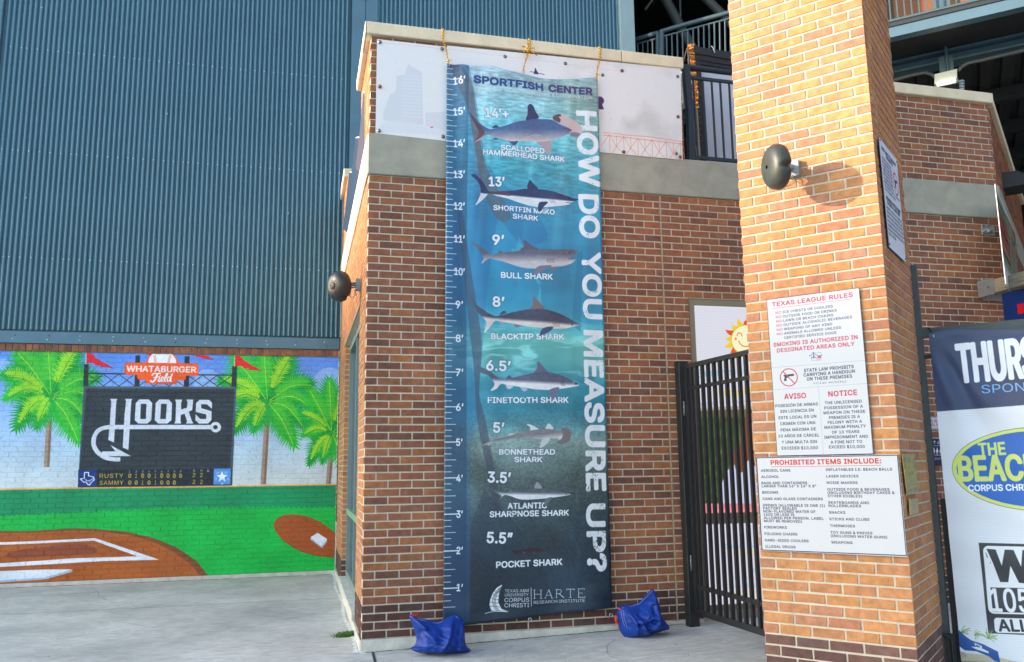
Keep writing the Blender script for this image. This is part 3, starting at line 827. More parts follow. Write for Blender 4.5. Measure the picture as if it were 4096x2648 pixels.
    def sail():
        b.poly([(1164, 672), (1130, 692), (1105, 725), (1090, 765), (1086, 800), (1098, 832), (1150, 840), (1200, 838), (1160, 822), (1140, 780), (1146, 720)], W)
        DKc = (30, 52, 66)
        for o in (0, .33, .66):
            b.line([(1164 - o * 30, 680 + o * 20), (1128 - o * 30, 740 + o * 14), (1126 - o * 24, 800), (1150 - o * 30, 836)], 2.6, DKc, sm=True)
        for k in range(5):
            b.line([(1088 + k * 6, 806 - k * 26), (1120 + k * 3, 806 - k * 20), (1150, 812 - k * 26)], 2.4, DKc, sm=True)
        b.line([(1058, 851), (1100, 840), (1150, 838), (1200, 840)], 4, W, sm=True)
    sail()
    b.T = (0, 0, 1)
    # sharks
    def grad(top, bot, a, c, hh, edge=.06, mid=.0):
        d = c - a; d = d / np.linalg.norm(d); pn = np.array([-d[1], d[0]])
        def f(x, y):
            v = ((x - a[0]) * pn[0] + (y - a[1]) * pn[1]) / hh      # -1 belly, 1 back
            t = np.clip((v - mid) / edge + .5, 0, 1)[..., None]
            n = (fbm(x / 14, y / 8, 77)[..., None] - .5) * 26
            return np.clip((np.array(bot, float) * (1 - t) + np.array(top, float) * t + n) / 255, 0, 1)
        return f
    def ty(px, py): return b.m((px, py))[1]
    def shark(org, sc, body, back, belly, axis, hh, edge, mid, fins=(), lines=(), eye=None):
        b.T = (org[0], org[1], sc)
        A_ = b.m(axis[0]); B_ = b.m(axis[1]); H_ = np.linalg.norm(b.m((axis[0][0], axis[0][1] - hh)) - A_)
        f = grad(back, belly, A_, B_, H_, edge, mid)
        for q in fins:
            if len(q) == 2: b.poly(q[0], q[1], sm=True)
        b.poly(body, f, sm=True)
        for q in fins:
            if len(q) == 3: b.poly(q[0], q[1], sm=True)
        for pts, w, col in lines: b.line(pts, w, col, sm=True)
        if eye: b.ell(eye, 11 if sc < .4 else 8, 11 if sc < .4 else 8, (20, 20, 30))
        b.T = (0, 0, 1)
    k1 = ((1780, 400), .3247)
    shark(*k1, [(258, 140), (330, 205), (420, 290), (520, 355), (600, 360), (720, 330), (880, 280), (1000, 258), (1080, 240), (1180, 238), (1300, 245), (1400, 285), (1440, 320), (1540, 360), (1560, 390), (1500, 430), (1380, 480), (1240, 510), (1100, 518), (900, 516), (800, 520), (700, 490), (600, 460), (540, 436), (500, 440), (440, 490), (352, 534), (400, 440), (410, 410), (360, 320), (300, 220)],
          (70, 100, 148), (212, 196, 196), ((560, 400), (1500, 400)), 140, 1.1, -.25,
          fins=[([(995, 258), (1010, 180), (1012, 90), (1040, 56), (1080, 75), (1110, 140), (1150, 225)], (36, 60, 104)),
                ([(1128, 518), (1290, 500), (1298, 640), (1280, 680), (1240, 650), (1200, 590)], (176, 158, 166)),
                ([(780, 512), (890, 518), (850, 572), (820, 560)], (50, 84, 130)), ([(575, 350), (620, 312), (660, 345)], (48, 72, 112)), ([(590, 495), (650, 490), (620, 470)], (60, 90, 130)),
                ([(1322, 232), (1350, 190), (1410, 178), (1462, 190), (1500, 215), (1600, 270), (1640, 300), (1682, 340), (1688, 400), (1660, 440), (1580, 455), (1540, 440), (1530, 400), (1560, 380), (1480, 330), (1400, 300)], (206, 184, 186), 1),
                ([(1322, 232), (1350, 190), (1410, 180), (1400, 215), (1420, 250), (1400, 285)], (92, 76, 88), 1), ([(1538, 410), (1600, 400), (1660, 420), (1640, 450), (1580, 456), (1545, 445)], (120, 124, 150), 1)],
          lines=[([(1150, 340), (1140, 380), (1160, 415)], 5, (90, 100, 130)), ([(1175, 330), (1165, 375), (1190, 415)], 5, (90, 100, 130)), ([(1210, 325), (1200, 365), (1220, 410)], 5, (100, 105, 130)), ([(1240, 320), (1235, 360), (1250, 395)], 5, (110, 110, 130)),
                 ([(1455, 362), (1500, 366), (1538, 386)], 9, (110, 50, 60)), ([(1000, 470), (1100, 435), (1170, 440)], 6, (190, 196, 212))], eye=(1414, 198))
    b.T = (1780, 400, .3247)
    b.poly([(400, 300), (440, 330), (480, 400), (470, 440), (350, 530), (410, 420), (380, 340), (300, 200)], (104, 58, 62), .75, sm=True)
    shark(*k1, [(318, 950), (325, 928), (370, 935), (440, 990), (500, 1070), (545, 1130), (700, 1130), (830, 1125), (950, 1105), (1060, 1095), (1180, 1105), (1320, 1130), (1450, 1170), (1560, 1205), (1642, 1224), (1560, 1262), (1490, 1262), (1535, 1285), (1400, 1310), (1200, 1325), (1050, 1310), (900, 1270), (760, 1222), (640, 1190), (540, 1160), (480, 1215), (370, 1310), (400, 1240), (432, 1160), (428, 1080), (390, 1010)],
          (34, 56, 104), (222, 232, 240), ((545, 1150), (1600, 1240)), 110, .16, -.12,
          fins=[([(1012, 1095), (1025, 1010), (1045, 992), (1080, 1030), (1140, 1098)], (30, 52, 98)), ([(1140, 1370), (1150, 1275), (1200, 1258), (1262, 1265), (1210, 1320), (1180, 1370)], (32, 52, 96), 1), ([(1190, 1370), (1262, 1325), (1220, 1395)], (160, 176, 204))],
          lines=[([(1270 + i * 18, 1195), (1280 + i * 16, 1235), (1300 + i * 14, 1275)], 4, (90, 110, 150)) for i in range(5)] + [([(1488, 1268), (1530, 1268)], 6, (120, 40, 60))], eye=(1525, 1217))
    b.T = (1780, 400, .3247); b.poly([(548, 1132), (640, 1134), (760, 1134), (800, 1190), (700, 1180), (560, 1158)], (110, 50, 56), .7, sm=True)
    k2 = ((1750, 880), .4026)
    shark(*k2, [(340, 222), (420, 270), (490, 320), (540, 345), (640, 328), (760, 318), (830, 306), (1000, 295), (1200, 296), (1330, 294), (1394, 300), (1380, 330), (1296, 386), (1340, 394), (1370, 396), (1330, 430), (1240, 460), (1120, 470), (980, 486), (860, 480), (760, 455), (640, 415), (560, 398), (520, 385), (470, 410), (430, 440), (450, 380), (400, 300)],
          (96, 100, 120), (196, 196, 204), ((540, 365), (1390, 370)), 95, .9, -.15,
          fins=[([(820, 306), (856, 260), (848, 202), (880, 215), (940, 265), (995, 294)], (92, 84, 112)), ([(945, 545), (985, 470), (1060, 455), (1130, 458), (1080, 490), (1000, 535)], (120, 118, 140), 1), ([(1110, 470), (1176, 470), (1150, 516)], (110, 120, 140)), ([(600, 335), (612, 306), (645, 325)], (90, 96, 120)), ([(672, 420), (745, 445), (700, 446)], (100, 110, 135))],
          lines=[([(1090 + i * 16, 385), (1082 + i * 16, 405), (1092 + i * 16, 430)], 4, (60, 60, 84)) for i in range(5)] + [([(1296, 386), (1330, 370), (1376, 372)], 6, (150, 90, 110))], eye=(1306, 327))
    shark(*k2, [(330, 750), (370, 830), (430, 880), (500, 930), (570, 958), (640, 945), (760, 915), (900, 890), (1050, 890), (1160, 915), (1280, 965), (1370, 1020), (1404, 1046), (1330, 1064), (1280, 1078), (1180, 1082), (1060, 1078), (900, 1062), (760, 1035), (640, 1015), (570, 1005), (530, 1050), (470, 1120), (458, 1118), (480, 1040), (470, 1000), (400, 920), (350, 820)],
          (62, 70, 96), (222, 214, 210), ((570, 982), (1390, 1048)), 90, .34, .02,
          fins=[([(910, 890), (940, 850), (944, 762), (980, 790), (1020, 840), (1052, 888)], (120, 104, 108)), ([(1010, 1150), (1040, 1080), (1140, 1062), (1110, 1110)], (60, 78, 118), 1), ([(612, 945), (652, 904), (680, 925)], (60, 74, 104)), ([(610, 1016), (668, 1025), (640, 1054)], (150, 160, 180)), ([(760, 1036), (835, 1050), (780, 1070)], (110, 116, 140))],
          lines=[([(1130 + i * 16, 1005), (1140 + i * 15, 1035), (1150 + i * 15, 1065)], 4, (110, 96, 110)) for i in range(5)], eye=(1334, 1041))
    k3 = ((1750, 1400), .3896)
    shark(*k3, [(398, 160), (470, 190), (560, 240), (650, 302), (760, 285), (860, 265), (980, 235), (1100, 228), (1200, 242), (1320, 285), (1400, 335), (1446, 366), (1380, 380), (1300, 395), (1240, 402), (1140, 412), (1000, 405), (860, 382), (720, 362), (650, 350), (600, 400), (542, 418), (580, 350), (520, 270), (420, 220)],
          (84, 92, 120), (234, 236, 242), ((650, 325), (1440, 368)), 90, .4, .12,
          fins=[([(985, 235), (1015, 190), (1018, 124), (1050, 140), (1090, 190), (1122, 228)], (98, 100, 134)), ([(1140, 412), (1240, 385), (1215, 460), (1165, 530), (1160, 470)], (118, 112, 146), 1), ([(700, 295), (732, 260), (760, 285)], (84, 90, 130)), ([(700, 362), (776, 378), (725, 402)], (206, 210, 226)), ([(845, 382), (920, 400), (885, 428)], (176, 184, 208))],
          lines=[([(1272 + i * 14, 308), (1264 + i * 14, 340), (1274 + i * 14, 372)], 5, (60, 50, 84)) for i in range(3)], eye=(1414, 348))
    shark(*k3, [(458, 980), (560, 925), (680, 895), (800, 860), (900, 835), (1040, 815), (1140, 812), (1240, 830), (1280, 815), (1330, 808), (1362, 850), (1352, 910), (1310, 955), (1260, 960), (1220, 945), (1245, 915), (1160, 905), (1040, 915), (900, 905), (780, 910), (660, 930), (560, 955), (520, 984), (505, 972)],
          (128, 128, 136), (204, 208, 212), ((560, 945), (1250, 862)), 60, 1.0, -.2,
          fins=[([(910, 764), (960, 770), (1040, 822), (950, 832), (945, 795)], (214, 220, 226)), ([(1105, 815), (1120, 765), (1150, 760), (1182, 812)], (206, 214, 222)), ([(1045, 1004), (1075, 915), (1150, 905), (1110, 970)], (200, 206, 214), 1), ([(735, 860), (790, 862), (730, 890)], (206, 212, 218)),
                ([(1268, 812), (1320, 802), (1362, 845), (1356, 905), (1310, 960), (1240, 965), (1216, 940), (1260, 915), (1280, 870)], (116, 110, 116), 1)], lines=[], eye=None)
    k4 = ((1250, 1900), .6507)
    shark(*k4, [(1080, 76), (1130, 90), (1178, 106), (1280, 94), (1350, 84), (1430, 85), (1520, 100), (1584, 118), (1530, 130), (1460, 140), (1380, 148), (1280, 150), (1210, 128), (1176, 124), (1152, 148), (1160, 126), (1120, 105)],
          (84, 96, 108), (224, 230, 238), ((1180, 115), (1584, 121)), 32, .6, .05,
          fins=[([(1362, 82), (1378, 42), (1408, 80)], (150, 156, 170)), ([(1425, 190), (1430, 148), (1470, 138)], (100, 108, 122), 1), ([(1205, 106), (1215, 92), (1232, 102)], (110, 120, 130))], lines=[], eye=None)
    b.T = (*k4[0], k4[1])
    b.ell((1554, 116), 4, 4, (20, 20, 30))
    b.poly([(1222, 458), (1240, 464), (1290, 458), (1320, 450), (1380, 450), (1412, 458), (1414, 468), (1360, 478), (1290, 474), (1244, 484), (1230, 470)], (44, 32, 38), sm=True)
    b.poly([(1350, 470), (1372, 470), (1358, 492)], (80, 56, 62)); b.poly([(1290, 470), (1306, 474), (1298, 482)], (120, 100, 106)); b.poly([(1300, 452), (1312, 446), (1322, 452)], (90, 66, 72))
    b.T = (0, 0, 1)
    b.poly([(1770, 2462), (2440, 2398), (2446, 2440), (1765, 2520)], (70, 96, 116), .18)
    return b
BANNER = banner_art()
BANNER_M = print_mat('banner_vinyl', BANNER, rough=.36, gain=.88, bump=.28, bscale=7, spec=.5)

# ------------------------------------------------------------------ signs on the near pier
PF = PA - V * .012
def pier_sign_art():
    b = Board(PF, U, V, .0, .93, .85, 2.65, 1150, bg=(236, 240, 246))
    T1 = (3040, 1130, .4608); b.T = T1
    PK = (222, 62, 98); NV = (30, 46, 88)
    b.poly([(50, 140), (870, 38), (996, 1498), (142, 1516)], NV)
    b.poly([(62, 152), (858, 50), (982, 1484), (153, 1502)], (238, 242, 247))
    def t(s_, x0, y0, x1, y1, cap, col=NV, bold=.07, space=1.06): b.text(s_, (x0, y0), (x1, y1), cap, col, bold=bold, space=space)
    t('TEXAS LEAGUE RULES', 108, 210, 806, 124, 36, PK, .10)
    b.line([(108, 228), (812, 142)], 3, PK)
    L = [('ICE CHESTS OR COOLERS', 198, 268, 634, 217), ('OUTSIDE FOOD OR DRINKS', 201, 306, 666, 252), ('LAWN OR BEACH CHAIRS', 204, 342, 638, 293), ('OUTSIDE ALCOHOLIC BEVERAGES', 207, 379, 800, 310), ('WEAPONS OF ANY KIND', 210, 416, 628, 371), ('ANIMALS ALLOWED UNLESS', 212, 453, 704, 401), ('CERTIFIED SERVICE DOGS', 213, 491, 664, 446)]
    for i, (s_, x0, y0, x1, y1) in enumerate(L):
        t(s_, x0, y0, x1, y1, 21)
        if i < 6: t('NO', x0 - 60 - i * .5, y0 + 7, x0 - 12, y0 + 1, 21, PK)
    t('SMOKING IS AUTHORIZED IN', 120, 558, 848, 490, 32, PK, .10); t('DESIGNATED AREAS ONLY', 150, 608, 822, 548, 32, PK, .10)
    b.line([(100, 741), (912, 676)], 2, (140, 165, 190)); b.line([(115, 932), (930, 877)], 2, (140, 165, 190)); b.line([(507, 906), (552, 1495)], 2, (140, 165, 190))
    b.T = (3200, 1380, .11275)
    b.poly([(310, 385), (350, 360), (410, 355), (428, 280), (470, 350), (500, 420), (520, 488), (445, 455), (382, 505), (410, 410)], (60, 90, 160)); b.poly([(350, 368), (420, 366), (436, 300), (470, 380), (480, 440), (440, 430), (405, 460), (414, 405)], (240, 243, 248))
    b.line([(520, 285), (735, 268), (756, 290), (760, 350)], 9, (70, 96, 160)); b.poly([(610, 405), (755, 385), (765, 465), (640, 478)], (216, 90, 130))
    b.line([(480, 290), (560, 350), (660, 380), (800, 365)], 20, (80, 106, 168)); b.line([(480, 320), (500, 400), (600, 480)], 22, (60, 90, 160)); b.ell((480, 280), 30, 25, (80, 106, 168))
    b.text('TEXAS', (388, 575), (545, 560), 48, (206, 110, 150), bold=.03); b.text('LEAGUE', (572, 558), (770, 545), 48, (70, 110, 170), bold=.03); b.text('EST. 1888', (525, 600), (632, 592), 16, (206, 130, 160))
    b.T = T1
    def nogun(cx_, cy_, r, w, col):
        pts = [(cx_ + r * math.cos(i * PI / 24), cy_ + r * math.sin(i * PI / 24) * 1.02) for i in range(48)]
        G = (52, 60, 76)
        b.poly([(cx_ - .66 * r, cy_ - .28 * r), (cx_ + .60 * r, cy_ - .44 * r), (cx_ + .62 * r, cy_ - .20 * r), (cx_ - .05 * r, cy_ - .10 * r), (cx_ - .12 * r, cy_ + .05 * r), (cx_ - .30 * r, cy_ + .06 * r), (cx_ - .26 * r, cy_ + .42 * r), (cx_ - .60 * r, cy_ + .44 * r), (cx_ - .50 * r, cy_ - .02 * r)], G)
        b.line(pts, w, col, closed=True); b.line([(cx_ - .68 * r, cy_ - .68 * r), (cx_ + .68 * r, cy_ + .72 * r)], w, col)
    nogun(252, 824, 73, 9, PK)
    t('STATE LAW PROHIBITS', 385, 778, 815, 743, 27, NV, .09); t('CARRYING A HANDGUN', 381, 817, 824, 783, 27, NV, .09); t('ON THESE PREMISES', 409, 853, 800, 826, 27, NV, .09); t('V.C.S art. 4413(29cc)', 466, 884, 748, 868, 18, NV, .01)
    t('AVISO', 215, 1012, 400, 1002, 43, PK, .11); t('NOTICE', 597, 990, 843, 975, 43, PK, .11)
    for s_, x0, y0, x1, y1 in (('POSESIÓN DE ARMAS', 137, 1084, 503, 1066), ('SIN LICENCIA EN', 179, 1132, 467, 1119), ('ESTE LOCAL ES UN', 165, 1187, 490, 1173), ('CRIMEN CON UNA', 178, 1239, 483, 1228), ('PENA MÁXIMA DE', 182, 1293, 486, 1283), ('10 AÑOS DE CÁRCEL', 162, 1345, 517, 1337), ('Y UNA MULTA SIN', 191, 1398, 494, 1393), ('EXCEDER $10,000', 191, 1450, 503, 1446),
                               ('THE UNLICENSED', 565, 1058, 884, 1042), ('POSSESSION OF A', 561, 1102, 894, 1086), ('WEAPON ON THESE', 550, 1145, 915, 1130), ('PREMISES IS A', 601, 1186, 868, 1175), ('FELONY WITH A', 591, 1228, 886, 1217), ('MAXIMUM PENALTY', 562, 1270, 920, 1258), ('OF 10 YEARS', 627, 1312, 863, 1305), ('IMPRISONMENT AND', 560, 1356, 939, 1347), ('A FINE NOT TO', 616, 1398, 888, 1392), ('EXCEED $10,000', 601, 1440, 910, 1436)):
        t(s_, x0, y0, x1, y1, 24, NV, .085)
    T2 = (3000, 1780, .3116); b.T = T2
    RD = (232, 62, 52)
    b.poly([(74, 150), (1908, 112), (2028, 1444), (142, 1360)], (228, 234, 240))
    b.poly([(78, 160), (1900, 126), (2014, 1424), (152, 1350)], (36, 46, 78)); b.poly([(92, 170), (1888, 137), (2002, 1412), (164, 1340)], (240, 243, 248))
    t('PROHIBITED ITEMS INCLUDE:', 272, 254, 1684, 232, 56, RD, .13); b.line([(276, 281), (1682, 262)], 5, RD)
    for s_, x0, y0, x1, y1 in (('AEROSOL CANS', 145, 344, 521, 341), ('ALCOHOL', 149, 424, 376, 422), ('BAGS AND CONTAINERS', 153, 503, 736, 502), ('LARGER THAN 16” X 16” X 8”', 156, 543, 853, 543), ('BROOMS', 162, 624, 365, 624), ('CANS AND GLASS CONTAINERS', 166, 705, 937, 709), ('DRINKS (ALLOWABLE IS ONE (1)', 171, 787, 962, 794), ('FACTORY SEALED', 175, 827, 603, 830), ('NON-FLAVORED WATER OF', 177, 866, 843, 873), ('16OZ OR LESS IS', 179, 907, 573, 911), ('ALLOWED PER PERSON. LABEL', 183, 948, 948, 960), ('MUST BE REMOVED)', 184, 988, 668, 998), ('FIREWORKS', 188, 1070, 476, 1074), ('FOLDING CHAIRS', 193, 1154, 610, 1161), ('HARD-SIDED COOLERS', 198, 1236, 755, 1248), ('ILLEGAL DRUGS', 202, 1316, 588, 1325),
                               ('INFLATABLES I.E. BEACH BALLS', 976, 332, 1826, 326), ('LASER DEVICES', 983, 416, 1394, 415), ('NOISE MAKERS', 989, 499, 1384, 500), ('OUTSIDE FOOD & BEVERAGES', 996, 584, 1793, 587), ('(INCLUDING BIRTHDAY CAKES &', 1000, 627, 1858, 628), ('OTHER EDIBLES)', 1003, 669, 1440, 672), ('SKATEBOARDS AND', 1008, 753, 1531, 758), ('ROLLERBLADES', 1012, 795, 1428, 799), ('SNACKS', 1018, 880, 1226, 882), ('STICKS AND CLUBS', 1023, 964, 1534, 972), ('THERMOSES', 1030, 1051, 1350, 1056), ('TOY GUNS & KNIVES', 1037, 1136, 1573, 1147), ('(INCLUDING WATER GUNS)', 1041, 1180, 1763, 1200), ('WEAPONS', 1047, 1263, 1318, 1270)):
        t(s_, x0, y0, x1, y1, 31, (36, 48, 84), .10)
    return b
PSIGN = pier_sign_art()
PSIGN_M = print_mat('pier_sign_print', PSIGN, rough=.45, gain=.60)

PR = PB + U * .012
def carry_art():
    b = Board(PR, V, U, .10, .80, 2.75, 3.75, 900, bg=(228, 232, 242))
    b.T = (3480, 520, .3636)
    K = (40, 46, 66)
    def row(i): return 0
    # text follows the slope of the plate, laid out in plate metres
    A = b.m((90, 85)); Bq = b.m((285, 335)); Cq = b.m((205, 1290)); D = b.m((388, 1448))
    ex = (Bq - A); ey = (Cq - A)
    def pt(u, v): return A + ex * u + ey * v
    def tx(s_, u0, u1, v, cap, col=K, bold=.08):
        ed, w = glyphs(s_, 'inter', 1.0); ch = capheight()
        o = pt(u0, v); e1 = (pt(u1, v) - o) / w; e2 = -(pt(u0, v + cap) - o) / ch
        a = o + ed[:, 0:1] * e1 + ed[:, 1:2] * e2; c = o + ed[:, 2:3] * e1 + ed[:, 3:4] * e2
        b.fill(b.mask(np.hstack([a, c]), False, bold * np.linalg.norm(pt(0, cap) - pt(0, 0))), col)
    tx('OPEN CARRY OF HANDGUNS', .10, .90, .085, .030, K, .12); tx('PROHIBITED', .32, .70, .125, .030, K, .12)
    for i, s_ in enumerate(('PURSUANT TO SECTION 30.07,', 'PENAL CODE (TRESPASS BY LICENSE', 'HOLDER WITH AN OPENLY CARRIED', 'HANDGUN), A PERSON LICENSED', 'UNDER SUBCHAPTER H, CHAPTER', '411, GOVERNMENT CODE (HANDGUN', 'LICENSING LAW), MAY NOT ENTER')):
        tx(s_, .07, .60, .175 + i * .036, .022)
    tx('THIS PROPERTY WITH A HANDGUN', .07, .93, .175 + 7 * .036, .022); tx('THAT IS CARRIED OPENLY', .07, .70, .175 + 8 * .036, .022)
    tx('PROHIBIDO PORTAR ARMAS', .10, .92, .545, .030, K, .12); tx('DE FUEGO AL AIRE LIBRE', .14, .86, .585, .030, K, .12)
    for i, s_ in enumerate(('CONFORME A LA SECCIÓN 30.07 DEL CÓDIGO PENAL', '(TRASPASAR PORTANDO ARMAS DE FUEGO AL AIRE', 'LIBRE CON LICENCIA), PERSONA CON LICENCIA', 'BAJO DEL SUB-CAPÍTULO H, CAPÍTULO 411, CÓDIGO', 'DE GOBIERNO (LEY DE PORTAR ARMAS), NO DEBE', 'ENTRAR A ESTA PROPIEDAD PORTANDO UN ARMA DE')):
        tx(s_, .05, .95, .635 + i * .040, .023)
    tx('FUEGO AL AIRE LIBRE.', .05, .46, .635 + 6 * .04, .023)
    c = pt(.79, .28); r = np.linalg.norm(pt(.15, 0) - pt(0, 0))
    def loop(rr): return [(c[0] + rr * math.cos(i * PI / 20), c[1] + rr * math.sin(i * PI / 20)) for i in range(40)]
    o_, i_ = loop(r), loop(r * .84)
    ed = [(*o_[i], *o_[(i + 1) % 40]) for i in range(40)] + [(*i_[i], *i_[(i + 1) % 40]) for i in range(40)]
    G = [(-.6, .25), (.55, .42), (.58, .18), (-.05, .08), (-.2, -.45), (-.55, -.42), (-.42, .02)]
    g_ = [(c[0] + x * r, c[1] + y * r) for x, y in G]
    b.fill(b.mask([(*g_[i], *g_[(i + 1) % len(g_)]) for i in range(len(g_))]), K)
    b.fill(b.mask(ed), (196, 34, 66))
    s1 = [(c[0] - .66 * r, c[1] + .58 * r), (c[0] - .58 * r, c[1] + .66 * r), (c[0] + .66 * r, c[1] - .58 * r), (c[0] + .58 * r, c[1] - .66 * r)]
    b.fill(b.mask([(*s1[i], *s1[(i + 1) % 4]) for i in range(4)]), (196, 34, 66))
    return b
CARRY = carry_art()
CARRY_M = print_mat('carry_sign_print', CARRY, rough=.4, gain=1.0)

def plaque_art():
    b = Board(PR, V, U, .0, .60, .90, 1.85, 800, bg=(176, 156, 92))
    n = fbm(b.xx / 60, b.yy / 18, 9)[..., None]
    b.img[:] = np.array([172, 152, 88.]) / 255 * (.88 + .28 * n)
    b.T = (3500, 1300, .5196)
    K = (74, 66, 40)
    b.text('- 21 -', (232, 1060), (280, 1056), 34, K, bold=.08)
    for x in (222, 296):
        b.ell((x, 1060), 8, 44, K, .7); b.ell((x, 1060), 5, 30, (176, 156, 92), .8)
    for i, (s_, y, c_, x0, x1) in enumerate((('YOU MUST BE AT LEAST 21', 1100, 7, 238, 285), ('TO BUY OR DRINK', 1112, 7, 246, 280), ('IT’S A CRIME', 1158, 26, 244, 288), ('to make alcohol available', 1188, 7, 246, 300), ('to a minor', 1202, 7, 262, 286), ('Penalties up to $4,000', 1222, 7, 250, 300), ('and up to a year in jail', 1240, 7, 244, 312), ('BE PREPARED TO SHOW I.D.', 1292, 26, 244, 328))):
        b.text(s_, (x0, y), (x1, y - (x1 - x0) * .22), c_, K, bold=.06, alpha=.9)
    for i in range(9):
        b.text(('NOTICE TO ALL PERSONS', 'ENTERING THESE PREMISES', 'UNLAWFUL CARRYING', 'OF A WEAPON', 'IS A FELONY', 'WITH A MAXIMUM', 'PENALTY OF TEN YEARS', 'AND A FINE NOT TO', 'EXCEED $10,000')[i], (278, 1356 + i * 11.5), (314, 1349 + i * 11.5), 6.5, K, bold=.04, alpha=.8)
    return b
PLAQ = plaque_art()
PLAQ_M = print_mat('brass_plaque_print', PLAQ, rough=.35, gain=1.0)
PLAQ_M.node_tree.nodes['Principled BSDF'].inputs['Metallic'].default_value = .55

# ------------------------------------------------------------------ white panel with the printed skyline
def skyline_art():
    b = Board((0, 7.23, 0), (1, 0, 0), (0, 1, 0), .54, 3.66, 4.40, 5.48, 330, bg=(230, 230, 230))
    X = b.xx / b.ppm; Y = b.yy / b.ppm
    n = fbm(X * 2.2, Y * 2.6, 3, 5); n2 = vnoise(X * 160, Y * 160, 5)
    cl = np.clip((n - .42) * 5, 0, 1) * np.clip((X - 1.7) / .5, 0, 1)
    base = np.array([233, 233, 233.]) - (cl * 22)[..., None]
    base = base - (np.clip(n2 - .93, 0, 1) * 14)[..., None] * np.array([20, 90, 110.])
    b.img[:] = np.clip(base / 255, 0, 1)
    b.T = (1350, 50, .617)
    A = (210, 214, 222); A2 = (220, 223, 229)
    b.poly([(340, 530), (372, 520), (380, 480), (384, 410), (440, 400), (445, 362), (462, 330), (472, 345), (520, 372), (548, 390), (556, 730), (300, 700), (296, 650)], A, .75)
    for i in range(14):
        for j in range(11):
            if 428 + i * 10 > 550: break
            b.poly([(420 + j * 12, 400 + i * 22 + j * 1), (426 + j * 12, 400 + i * 22 + j), (426 + j * 12, 410 + i * 22 + j), (420 + j * 12, 410 + i * 22 + j)], (232, 235, 242), .8)
    b.poly([(570, 650), (700, 642), (700, 765), (572, 735)], A, .7)
    for i in range(10): b.line([(590 + i * 11, 652), (590 + i * 11, 745)], 2, A2)
    b.poly([(250, 760), (330, 700), (420, 690), (560, 740), (700, 765), (700, 800), (260, 770)], A2, .7)
    b.poly([(600, 742), (614, 738), (622, 746), (606, 748)], (226, 90, 60))
    b.line([(280, 195), (500, 215), (700, 238), (1000, 275), (1400, 325), (1860, 385)], 1.6, (232, 150, 140), alpha=.6)
    # purple letter and compass arrow that stick out behind the banner
    b.T = (1350, 50, .617)
    b.poly([(1690, 545), (1712, 548), (1726, 565), (1726, 582), (1714, 598), (1726, 630), (1690, 628)], (78, 48, 110))
    b.poly([(1282, 358), (1300, 402), (1270, 400)], (44, 46, 100)); b.line([(1248, 384), (1340, 404)], 4, (60, 60, 112)); b.line([(1296, 386), (1298, 404)], 4, (60, 60, 112))
    b.T = (2500, 0, .4545)
    O = (240, 110, 62)
    b.line([(-190, 1168), (-60, 1180), (0, 1190), (200, 1204), (505, 1248)], 4, O); b.line([(-190, 1190), (0, 1210), (250, 1240), (505, 1268)], 4, O)
    for i in range(6):
        x = -170 + i * 125
        y = 1213 + x * .12
        b.line([(x + 30, y - 8), (x - 40, y + 92)], 3, O); b.line([(x + 30, y - 8), (x + 92, y + 100)], 3, O); b.line([(x + 30, y), (x + 36, y + 150)], 3, O); b.line([(x + 92, y), (x + 96, y + 100)], 3, O)
        b.line([(x + 92, y + 100), (x + 150, y + 160)], 3, O); b.line([(x + 92, y + 100), (x + 50, y + 160)], 3, O)
    return b
SKYL = skyline_art()
SKYL_M = print_mat('skyline_panel_print', SKYL, rough=.4, gain=.92)

